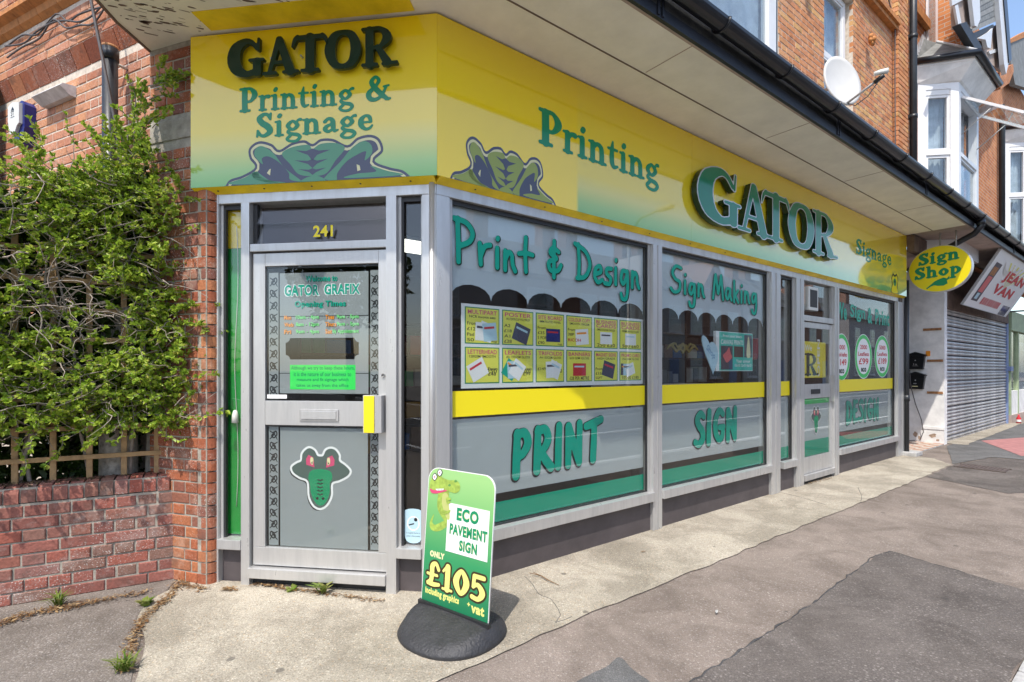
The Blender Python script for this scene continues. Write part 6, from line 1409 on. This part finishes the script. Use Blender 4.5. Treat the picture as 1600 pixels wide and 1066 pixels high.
sp_('crocodile_head', [(70,150),(78,118),(100,98),(130,90),(160,112),(200,130),(240,135),(262,160),(262,195),(235,210),(190,195),(150,195),(110,200),(80,190)], skin, -.0064)
sp_('crocodile_jaw', [(72,165),(100,178),(150,182),(185,190),(150,197),(110,200),(82,190)], M['pink'], -.0068); sp_('crocodile_teeth', [(110,172),(120,184),(128,172),(140,186),(150,174),(160,186),(165,176)], M['white'], -.0072, False)
for (cx_, cy_) in ((105, 100), (138, 78)):
    sp_('crocodile_eye', [(cx_-18, cy_), (cx_, cy_-24), (cx_+18, cy_), (cx_, cy_+24)], M['black'], -.0068); sp_('crocodile_eye', [(cx_-13, cy_), (cx_, cy_-19), (cx_+13, cy_), (cx_, cy_+19)], M['white'], -.0072); sp_('crocodile_eye', [(cx_-4, cy_), (cx_, cy_-6), (cx_+4, cy_), (cx_, cy_+6)], M['pink'], -.0076)
for (cx_, cy_) in ((200, 160), (238, 140)): sp_('crocodile_nostril', [(cx_-9, cy_), (cx_, cy_-8), (cx_+9, cy_), (cx_, cy_+8)], skind, -.0068)
a, b, c, d = uvb(.34, .945, .235, .575); cardp = boxp('white_card', M['white'], bodyp, a, b, -.0062, -.0055, c, d)
sp_('crocodile_hand', [(180,232),(205,236),(208,246),(190,250),(205,256),(204,266),(184,268)], skin, -.0082); sp_('crocodile_hand', [(150,300),(185,310),(205,306),(200,320),(170,330),(148,318)], skin, -.0082)
for off, m_, y in ((.085, M['cream'], -.0068), (.045, M['signgreen'], -.0074)):
    text('card_lettering', [bt_('ECO', .48, .80, .255, .345), bt_('PAVEMENT', .385, .93, .375, .45), bt_('SIGN', .54, .80, .475, .55)], m_, bodyp, y, off)
text('lettering', [bt_('ONLY', .10, .33, .60, .645)], M['cream'], bodyp, -.0054, .07)
ws_, wd = word('£105', S, -.02, (0.0, .075), .02); a, b, c, d = uvb(.05, .95, .67, .85)
lemon = mat('lemon_print', (.72,.70,.20), .4)
put('price_outline', ws_[.075], mat('dark_brown_print', (.035,.022,.008), .4), bodyp, a, b, wd, c, d-c, -.0052, .0004); put('price', ws_[0.0], lemon, bodyp, a, b, wd, c, d-c, -.0058, .0004)
for it_ in (bt_('including graphics', .06, .58, .865, .925), bt_('+', .70, .74, .875, .90), bt_('vat', .755, .94, .875, .935)): text('lettering', [it_], lemon, bodyp, -.0054, .045)
bodyp.rotation_euler.x = -LE           # leans back a little
# rubber base: low oval mound with a slot ridge
vs = []; fs = []; na, nr = 44, 9
for i in range(nr+1):
    for k in range(na):
        t = i/nr; a = 2*math.pi*k/na; ca, sa = math.cos(a), math.sin(a)
        ex = .285*math.copysign(abs(ca)**.9, ca); ey = .275*math.copysign(abs(sa)**.9, sa)
        z = .030+.075*(1-abs(t*sa)**1.15)*(1-.25*(t*abs(ca))**3) if i < nr else .022
        vs.append((ex*t, ey*t, z))
for i in range(nr):
    for k in range(na): fs.append((i*na+k, i*na+(k+1) % na, (i+1)*na+(k+1) % na, (i+1)*na+k))
b0 = len(vs)
for k in range(na): v = vs[nr*na+k]; vs.append((v[0]*1.015, v[1]*1.015, .012))
for k in range(na): v = vs[nr*na+k]; vs.append((v[0], v[1], 0.0))
for k in range(na): fs.append((nr*na+k, nr*na+(k+1) % na, b0+(k+1) % na, b0+k)); fs.append((b0+k, b0+(k+1) % na, b0+na+(k+1) % na, b0+na+k))
MB().add(vs, fs, True).build('base', M['rubberbase'], ps); boxp('slot', M['rubber'], ps, -.255, .255, -.012, .014, .08, .112)
# ------------------------------------------------------------------ things behind the shop windows
OB = -.13
def bx_(px): return RF.at(px, HY, OB)[0]
def bz_(px, py): return RF.at(px, py, OB)[1]
pb = fthing('price_board', 'white board of twelve yellow price cards hung inside the first window', 'price board', RF)
bx0, bx1 = bx_(722), bx_(1006); bz0, bz1 = 1.300, 1.872; YB = .140
boxp('board', M['white'], pb, bx0, bx1, YB, YB+.005, bz0, bz1)
cards = [('MULTIPART', 'NCR invoice sets', [('From', 0), ('£12', 1), ('Pad of', 2), ('50', 3)], 'white'), ('POSTER', 'WATERPROOF POLYPROP', [('A2', 0), ('£18', 1), ('A1', 2), ('£28', 3)], 'navy'), ('SITE BOARD', '4MM FLUTED PANEL', [('From', 0), ('£35', 1), ('5 FOR', 2), ('£90', 3)], 'bluebox'), ('COLOUR COPY', 'SMOOTH 100GSM', [('From', 0), ('38P', 1)], 'white'), ('BUSINESS|CARDS', 'SIMPLE COLOUR ONE SIDE', [], 'white'), ('BUSINESS|CARDS', 'PREMIUM RECYCLED', [], 'white'),
 ('LETTERHEAD', '120GSM SMOOTH', [('From', 1), ('£48', 2)], 'white'), ('LEAFLETS', 'A5 130GSM GLOSS', [('From', 1), ('£99', 2)], 'teal'), ('TRIFOLDS', 'A4 130GSM GLOSS', [('£149', 1)], 'white'), ('BANNERS', '510 GSM GLOSS', [], 'red'), ('MAGNET SIGNS', 'HIGH GRADE', [('From', 1), ('£15', 2), ('SQFT', 3)], 'tint'), ('PROMO CARD', '350 GSM GLOSS', [], 'tint')]
foot_ = ['+vat', '', '+vat', 'RICOH', '250 £30', '500 £60', '250', '2000', '1000', '£28 PER METRE', '', "10'000 £180"]
cw = (bx1-bx0-.03)/6; chh = (bz1-bz0-.03)/2
for i, (t1, t2, li, pm) in enumerate(cards):
    col, row = i % 6, i//6; x0 = bx0+.015+col*cw+.012; x1 = bx0+.015+(col+1)*cw-.012; z1 = bz1-.012-row*chh-.008; z0 = z1-chh+.022; w = x1-x0; h = z1-z0
    cdp = boxp('price_card', M['signgreen'], pb, x0, x1, YB-.0012, YB-.0004, z0, z1, b=0)
    boxp('card_face', M['paleyellow'], cdp, x0+.008, x1-.008, YB-.002, YB-.0014, z0+.007, z1-.007)
    tl = t1.split('|'); its = [(s, x0+w*.08, x1-w*.08, z1-h*(.06+.13*(k+1)), z1-h*(.07+.13*k)) for k, s in enumerate(tl)]
    text('card_title', its, M['pink'], cdp, YB-.0024, .02)
    zz = z1-h*(.07+.13*len(tl)+.02); bl = [(t2, x0+w*.12, x1-w*.12, zz-h*.07, zz)]
    left = row == 0 or i in (8, 10)
    for s, k in li:
        za = z1-h*(.40+.15*k); xa = x0+w*.06 if left else x0+w*.66; bl.append((s, xa, xa+w*(.10+.045*len(s)), za-h*.09, za))
    if foot_[i]:
        f = foot_[i]; big = len(f) > 4 or i in (6, 7, 8)
        if i == 3: text('card_brand', [(f, x0+w*.06, x0+w*.55, z0+h*.18, z0+h*.28)], M['red'], cdp, YB-.0034, .02)
        elif i in (6, 7, 8): bl.append((f, x0+w*.62, x0+w*.92, z0+h*.28, z0+h*.40))
        elif big: bl.append((f, x0+w*.12, x0+w*.88, z0+h*.05, z0+h*.16))
        else: bl.append((f, x0+w*.76, x0+w*.92, z0+h*.04, z0+h*.10))
    text('card_print', bl, M['black'], cdp, YB-.0024, .012)
    r_ = random.Random(i+50); cx = x0+w*(.60 if left else .36); cz = z0+h*(.34 if row == 0 else .38)
    if i in (4, 5, 9): cx = x0+w*.5
    nsh = {0: 3, 7: 3, 8: 2, 11: 3}.get(i, 1)
    for k in range(nsh):
        a = math.radians(r_.uniform(-35, 30) if i not in (2, 4, 5, 9) else 0); ww_ = w*(.20 if nsh > 1 else .25); hh_ = h*(.20 if i in (2, 4, 5, 9, 11) else .25)
        ox = (k-(nsh-1)/2)*w*.11
        L = [(cx+ox+(sx_*ww_*math.cos(a)-sz_*hh_*math.sin(a)), cz+(sx_*ww_*math.sin(a)+sz_*hh_*math.cos(a))) for sx_, sz_ in ((-1,-1), (1,-1), (1,1), (-1,1))]
        mm = [pm, 'white', 'sky_blue', 'pink'][(k if pm == 'white' else (k*2) % 3)] if nsh > 1 else pm
        plate('sample_picture', [L], M[mm], cdp, YB-.0026-.0004*k, .0003)
        L2_ = [(cx+ox+(px_*ww_*math.cos(a)-pz_*hh_*math.sin(a)), cz+(px_*ww_*math.sin(a)+pz_*hh_*math.cos(a))) for px_, pz_ in ((-.8,.35), (.7,.35), (.7,.6), (-.8,.6))]
        plate('sample_detail', [L2_], M[['tint', 'sky_blue', 'red', 'orange'][(i+k) % 4]], cdp, YB-.0031-.0004*k, .0003)
cn = fthing('canvas_print_poster', 'turquoise canvas print sample with flower photograph behind the second window', 'poster', RF)
x0, x1 = bx_(1128), bx_(1180); z0, z1 = bz_(1150, 580), bz_(1150, 519)
boxp('canvas', M['white'], cn, x0-.06, x1, .16, .19, z0, z1); boxp('face', mat('turquoise_print', (.04,.48,.36), .5), cn, x0, x1-.005, .1585, .1595, z0+.006, z1-.006)
w = x1-x0; h = z1-z0
boxp('photo', M['tint'], cn, x0+w*.04, x0+w*.38, .1575, .158, z0+h*.04, z0+h*.64); boxp('photo', M['darkwall'], cn, x0+w*.42, x0+w*.70, .1575, .158, z0+h*.36, z0+h*.64); boxp('photo', M['tint'], cn, x0+w*.73, x0+w*.97, .1575, .158, z0+h*.36, z0+h*.95)
plate('flower', [blob([(x0+w*.10, z0+h*.40), (x0+w*.2, z0+h*.5), (x0+w*.27, z0+h*.6), (x0+w*.32, z0+h*.45), (x0+w*.36, z0+h*.36), (x0+w*.28, z0+h*.26), (x0+w*.2, z0+h*.22), (x0+w*.14, z0+h*.30)])], M['flesh'], cn, .157, .0004)
plate('figure', [blob([(x0+w*.80, z0+h*.40), (x0+w*.84, z0+h*.85), (x0+w*.88, z0+h*.86), (x0+w*.92, z0+h*.40)])], M['cream'], cn, .157, .0004)
for it_ in [('From your image', x0+w*.1, x0+w*.66, z0+h*.84, z0+h*.93), ('CANVAS PRINTS', x0+w*.04, x0+w*.70, z0+h*.68, z0+h*.80), ('Your colour', x0+w*.48, x0+w*.92, z0+h*.22, z0+h*.30), ('10x10 12x10 16x12', x0+w*.44, x0+w*.95, z0+h*.11, z0+h*.19)]: text('lettering', [it_], M['white'], cn, .157, .02)
ht = fthing('heart_plaque', 'pale blue tilted heart plaque with blue script beside the canvas poster', 'plaque', RF)
cx, cz = bx_(1114), bz_(1114, 552); k_ = .17
plate('heart', [[(cx+k_*(.94*math.sin(t)**3*math.cos(.45)-(.80*math.cos(t)-.32*math.cos(2*t)-.1*math.cos(3*t))*-math.sin(.45)*-1*.6), cz+k_*1.25*((.80*math.cos(t)-.32*math.cos(2*t)-.1*math.cos(3*t))+.25*math.sin(t)**3*-1)) for t in [k*2*math.pi/40 for k in range(40)]]], M['sky_blue'], ht, .16, .008)
text('lettering', [('Shop', cx-.09, cx+.09, cz-.03, cz+.05, -35)], mat('blue_ink', (.03,.16,.35), .5), ht, .151, 0)
gi_ = fthing('gilt_ornament', 'small gilt scrollwork ornament hanging in the second window', 'ornament', RF)
cx, cz = bx_(1070), bz_(1070, 546); sts = [catmull([(-.25,0,.008),(-.18,.04,.013),(-.10,-.02,.013),(-.05,.04,.012),(0,-.03,.013),(.05,.04,.012),(.10,-.02,.013),(.18,.04,.013),(.25,0,.008)], False, 6), catmull([(-.2,.03,.01),(-.12,.055,.01),(-.06,.0,.01),(0,.05,.016),(.06,.0,.01),(.12,.055,.01),(.2,.03,.01)], False, 6)]
X_, Y_, D_ = field(sts, (-.4,-.2), (.4,.3), .008); plate('scrollwork', [[(cx+p[0], cz+p[1]) for p in L] for L in contour(X_, Y_, D_)], M['gold'], gi_, .16, .012)
co = thing('white_column', 'round white column inside the shop behind the second window', 'column', RF.w(3.15, -.95, .13), AR)
MB().tube([(0, 0, 0), (0, 0, 2.82)], .13, 20).build('shaft', M['incolumn'], co); MB().tube([(0, 0, 2.6), (0, 0, 2.65), (0, 0, 2.82)], [.14, .19, .2], 20).build('capital', M['incolumn'], co)
r_ = random.Random(21)
cm_ = [mat('stock_%s' % n, c, .6) for n, c in (('blue', (.03,.10,.30)), ('red', (.35,.03,.03)), ('amber', (.45,.25,.04)), ('grey', (.25,.25,.26)), ('green', (.05,.22,.08)), ('white', (.6,.6,.58)), ('brown', (.16,.08,.04)))]
for n, (u0, y0, ul, lb) in enumerate(((.3, 4.3, 2.6, 'tall wooden shelf unit with stock behind the first window'), (3.4, 4.2, 2.4, 'tall wooden shelf unit with stock behind the second window'), (6.2, 3.2, 2.2, 'tall wooden shelf unit with stock behind the last window'))):
    sf = thing('shelf_unit', lb, 'shelves', RF.w(u0, -y0, .13), AR, 'shelf units inside the shop')
    for k in range(5): boxp('shelf', M['darkwall'], sf, 0, ul, 0, .4, .05+k*.48, .08+k*.48)
    for x in (0, ul/2, ul-.04): boxp('upright', M['darkwall'], sf, x, x+.04, .001, .399, 0, 2.2)
    for k in range(4):
        x = .06
        while x < ul-.3:
            w = r_.uniform(.1, .34); 
            if not (x < ul/2+.05 and x+w > ul/2-.02): boxp('stock_box', r_.choice(cm_), sf, x, x+w, .06, .36, .081+k*.48, .081+k*.48+r_.uniform(.15, .36))
            x += w+.03
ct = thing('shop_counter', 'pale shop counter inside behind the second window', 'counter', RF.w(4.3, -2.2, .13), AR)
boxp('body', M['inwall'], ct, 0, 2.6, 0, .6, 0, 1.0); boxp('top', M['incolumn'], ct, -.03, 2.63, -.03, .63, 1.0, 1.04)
bk = thing('red_bucket', 'red bucket-shaped lampshade hanging behind the narrow window', 'lampshade', RF.w(4.72, -.55, 1.55), AR)
MB().lathe([(.10,0),(.11,.01),(.15,.24),(.16,.25),(.15,.26),(.145,.24),(.10,.015)], 20).build('shade', M['red'], bk); MB().tube([(0, 0, .2), (0, 0, 1.4)], .008, 6).build('cord', M['black'], bk)
MB().tube([(-.15, 0, .24), (0, 0, .235), (.15, 0, .24)], .006, 5).build('spider', M['black'], bk)
for n, (u, y) in enumerate(((1.6, 2.9), (4.2, 2.9), (6.8, 2.9))):
    cl_ = thing('ceiling_light', ['flat ceiling light seen above the price cards', 'flat ceiling light behind the second window', 'flat ceiling light behind the last window'][n], 'ceiling light', RF.w(u, -y, 2.90), AR, 'ceiling lights inside the shop')
    boxp('tray', M['white'], cl_, -.6, .6, -.3, .3, .02, .05); boxp('diffuser', emit_mat('light_panel', (1, .97, .88), 1.3), cl_, -.57, .57, -.27, .27, .005, .02)

# ------------------------------------------------------------------ terrace across the road (mirrored in the windows)
rend = [mat('opp_render_a', (.52,.50,.47), .9, 0, .1, 2), M['oppbrick'], mat('opp_render_b', (.42,.40,.40), .9, 0, .1, 2), M['oppbrick']]
def opp(u, w, m_, zt, ridge, lb, gable):
    t = thing('opposite_house', lb, 'house', RF.w(u, 15.2, 0), AR+math.pi, 'terrace across the road')      # local x runs back along the street, -y faces the road
    D = 8.0
    MB().box(-w, 0, 0, D, 0, zt).build('wall', m_, t)
    MB().prism([(-.35, zt-.02), (D/2, ridge), (D+.35, zt-.02)], -w-.05, .05, 'x').build('roof', M['slate'], t)
    for x in (-.9, -w+.5):
        c_ = MB().box(x, x+.9, D/2-.35, D/2+.35, ridge-.6, ridge+1.3).build('chimney', M['oppbrick'], t)
        for k in range(3): MB().tube([(x+.2+k*.26, D/2, ridge+1.3), (x+.2+k*.26, D/2, ridge+1.7)], .1, 8).build('chimney_pot', M['moulding'], c_)
    nwin = 3 if w > 6 else 2
    for f_ in range(2):
        for k in range(nwin):
            x = -w+w*(k+.5)/nwin; z0 = .9+f_*2.7
            if f_ == 0 and k == 0:
                boxp('door', M['shutframe'], t, x-.45, x+.45, -.03, .0, 0, 2.1); continue
            fr_ = boxp('window', M['upvc'], t, x-.6, x+.6, -.06, .0, z0, z0+1.6); boxp('pane', M['housepane'], fr_, x-.52, x+.52, -.075, -.061, z0+.08, z0+.76); boxp('pane', M['housepane'], fr_, x-.52, x+.52, -.075, -.061, z0+.84, z0+1.52)
            boxp('sill', M['render'], fr_, x-.68, x+.68, -.14, -.001, z0-.1, z0-.001)
    if gable: MB().prism([(-w*.75, zt), (-w*.5, zt+2.0), (-w*.25, zt)], -.1, 3.5).build('gable', m_, t)
for k, (u, w, mi, zt, rg, gb, lb) in enumerate(((-8, 7, 1, 5.6, 8.2, True, 'red brick gabled house across the road left of the long parapet building'), (6.5, 14.4, 2, 5.6, 5.9, False, 'long low grey flat-fronted building across the road with a level parapet'),
        (12.6, 6, 1, 5.8, 8.4, False, 'brick house across the road right of the parapet building with two chimneys'), (19.0, 6.3, 0, 6.0, 8.6, True, 'pale rendered gabled house across the road'), (25.4, 6.3, 1, 6.4, 9.0, True, 'taller brick gabled house across the road'),
        (32, 6.5, 0, 6.0, 8.8, False, 'pale rendered plain house across the road'), (39, 6.9, 1, 6.2, 9.0, True, 'brick gabled house far along the other side'), (50, 10.9, 2, 6.0, 8.6, False, 'grey end house far along the other side'))): opp(u, w, rend[mi], zt, rg, lb, gb)
lp = thing('street_lamp', 'tall grey street lamp on the far pavement mirrored in the window', 'street lamp', RF.w(13.5, 9.6, 0), AR)
MB().tube([(0, 0, 0), (0, 0, 1.2), (0, 0, 1.21), (0, 0, 6.6)], [.09, .09, .055, .045], 10).tube([(0, 0, 6.6), (0, .3, 6.95), (0, 1.2, 7.05)], .035, 8).build('column', M['alud'], lp); MB().box(-.12, .12, 1.1, 1.7, 6.98, 7.10, b=.03).build('lantern', M['alud'], lp)
# trees beyond the camera's left shoulder, mirrored in the door glass
for (x, y, s, lb) in ((-7.5, -6.5, 1.0, 'leafy street tree behind the viewer, mirrored in the door'), (-13, -2.5, 1.2, 'large leafy tree down the side road')):
    t = thing('street_tree', lb, 'tree', (x, y, 0)); r_ = random.Random(int(x*10)); MB().tube([(0, 0, -.1), (.05, 0, 1.5), (0, .1, 3.2)], [.16*s, .13*s, .08*s], 10).build('trunk', M['bark'], t); cr = MB()
    for k in range(2600):
        a = Vector((r_.gauss(0, 1), r_.gauss(0, 1), r_.gauss(0, .9))).normalized()*r_.uniform(.5, 1)*1.7*s; leaf_geo(cr, a+Vector((0, 0, 4.2*s)), Vector((r_.uniform(-1, 1), r_.uniform(-1, 1), r_.uniform(-1, 1))), r_.uniform(.14, .26), r_)
    o = obj('crown', cr.mesh('crown'), M['leafdark'], t); o['kind'] = 'stuff'

# ------------------------------------------------------------------ weeds, dry litter, loose bits
def gpos(px, py, z=.012): Z = F*(H-z)/(py-HY); return Vector(((px-CX)/F*Z, Z, z))
lt = MB(); r_ = random.Random(31)
def strew(path, n, spread, s=(.006, .02)):
    for k in range(n):
        i = r_.randrange(len(path)-1); t = r_.random(); a = gpos(*path[i]); b = gpos(*path[i+1]); p = a.lerp(b, t)+Vector((r_.gauss(0, spread), r_.gauss(0, spread), r_.uniform(.0, .012)))
        L = r_.uniform(*s); an = r_.uniform(0, 6.3); d = Vector((math.cos(an), math.sin(an), r_.uniform(-.2, .35)))*L; n_ = Vector((-math.sin(an), math.cos(an), r_.uniform(-.3, .3)))*L*r_.uniform(.12, .35)
        lt.add([p-d, p+n_, p+d, p-n_], [(0,1,2,3)])
strew([(285,905), (262,935), (225,965), (205,1000), (195,1050)], 700, .018); strew([(0,975), (40,960), (90,952), (150,940), (230,925)], 650, .026); strew([(395,912), (480,924), (600,940)], 420, .014); strew([(350,921), (365,922)], 90, .012); strew([(1258,757), (1300,747)], 130, .02); strew([(1480,695), (1560,668)], 60, .05); strew([(280,912), (320,922)], 160, .02)
o = obj('leaf_litter', lt.mesh('leaf_litter'), leaf_mat('dry_leaf', [(.06,.032,.016), (.15,.075,.032), (.24,.13,.055), (.42,.30,.16), (.10,.055,.028)], .1)); tag(o, 'brown dry leaf litter gathered along the wall foot and apron edge', 'leaf litter', kind='stuff')
def weed(px, py, h, n, lb, wide=False, cat='weed'):
    p = gpos(px, py, .01); t = thing('weed', lb, cat, p, 0, 'weeds in the pavement cracks'); mb = MB()
    for k in range(n):
        an = r_.uniform(0, 6.3); ln = h*r_.uniform(.5, 1.1); b = Vector((r_.gauss(0, .012), r_.gauss(0, .012), 0)); d = Vector((math.cos(an)*r_.uniform(.3, .9), math.sin(an)*r_.uniform(.3, .9), 1)).normalized(); side = Vector((-math.sin(an), math.cos(an), 0))*(.0035 if not wide else .010)
        m1 = b+d*ln*.55; tip = b+d*ln*.9+Vector((math.cos(an), math.sin(an), -.35))*ln*.35
        mb.add([b-side, b+side, m1+side*(1 if not wide else 1.6), m1-side*(1 if not wide else 1.6), tip], [(0,1,2,3), (3,2,4)])
    o = obj('blades', mb.mesh('blades'), M['grass'], t); o['kind'] = 'stuff'
weed(90, 946, .12, 60, 'tuft of pale grass and weeds at the foot of the garden wall'); weed(228, 945, .06, 20, 'small green weed in the litter by the brick pier', True); weed(195, 1047, .10, 70, 'bright grass tuft at the lower edge of the concrete apron')
weed(458, 923, .04, 9, 'tiny weed under the left of the door threshold', True); weed(506, 927, .11, 12, 'tall thin weed growing up past the door threshold', True); weed(96, 905, .04, 14, 'tiny weed sprouting from the garden wall joint', True)
for k, (px, py, lb) in enumerate(((1005, 862, 'single dark leaf lying on the pale concrete'), (1120, 956, 'white scrap lying on the dark asphalt patch'), (855, 905, 'dry brown twig lying on the concrete behind the pavement sign'))):
    p = gpos(px, py, .013); t = thing(['fallen_leaf', 'paper_scrap', 'dry_twig'][k], lb, ['leaf', 'scrap', 'twig'][k], p, k*1.1)
    if k < 2: MB().add([(-.022,0,0), (-.008,-.008,.003), (.014,-.006,.004), (.024,0,.002), (.010,.009,.003), (-.009,.007,.002)], [(0,1,2,3), (0,3,4,5)]).build('blade', [M['litter'], M['kerb']][k], t)
    else: MB().tube([(-.12,0,0), (-.03,.02,.01), (.05,.01,.008), (.13,.05,.012)], [.002, .004, .004, .002], 5).tube([(.05,.01,.008), (.09,.05,.03)], .002, 4).build('stem', M['litter'], t)
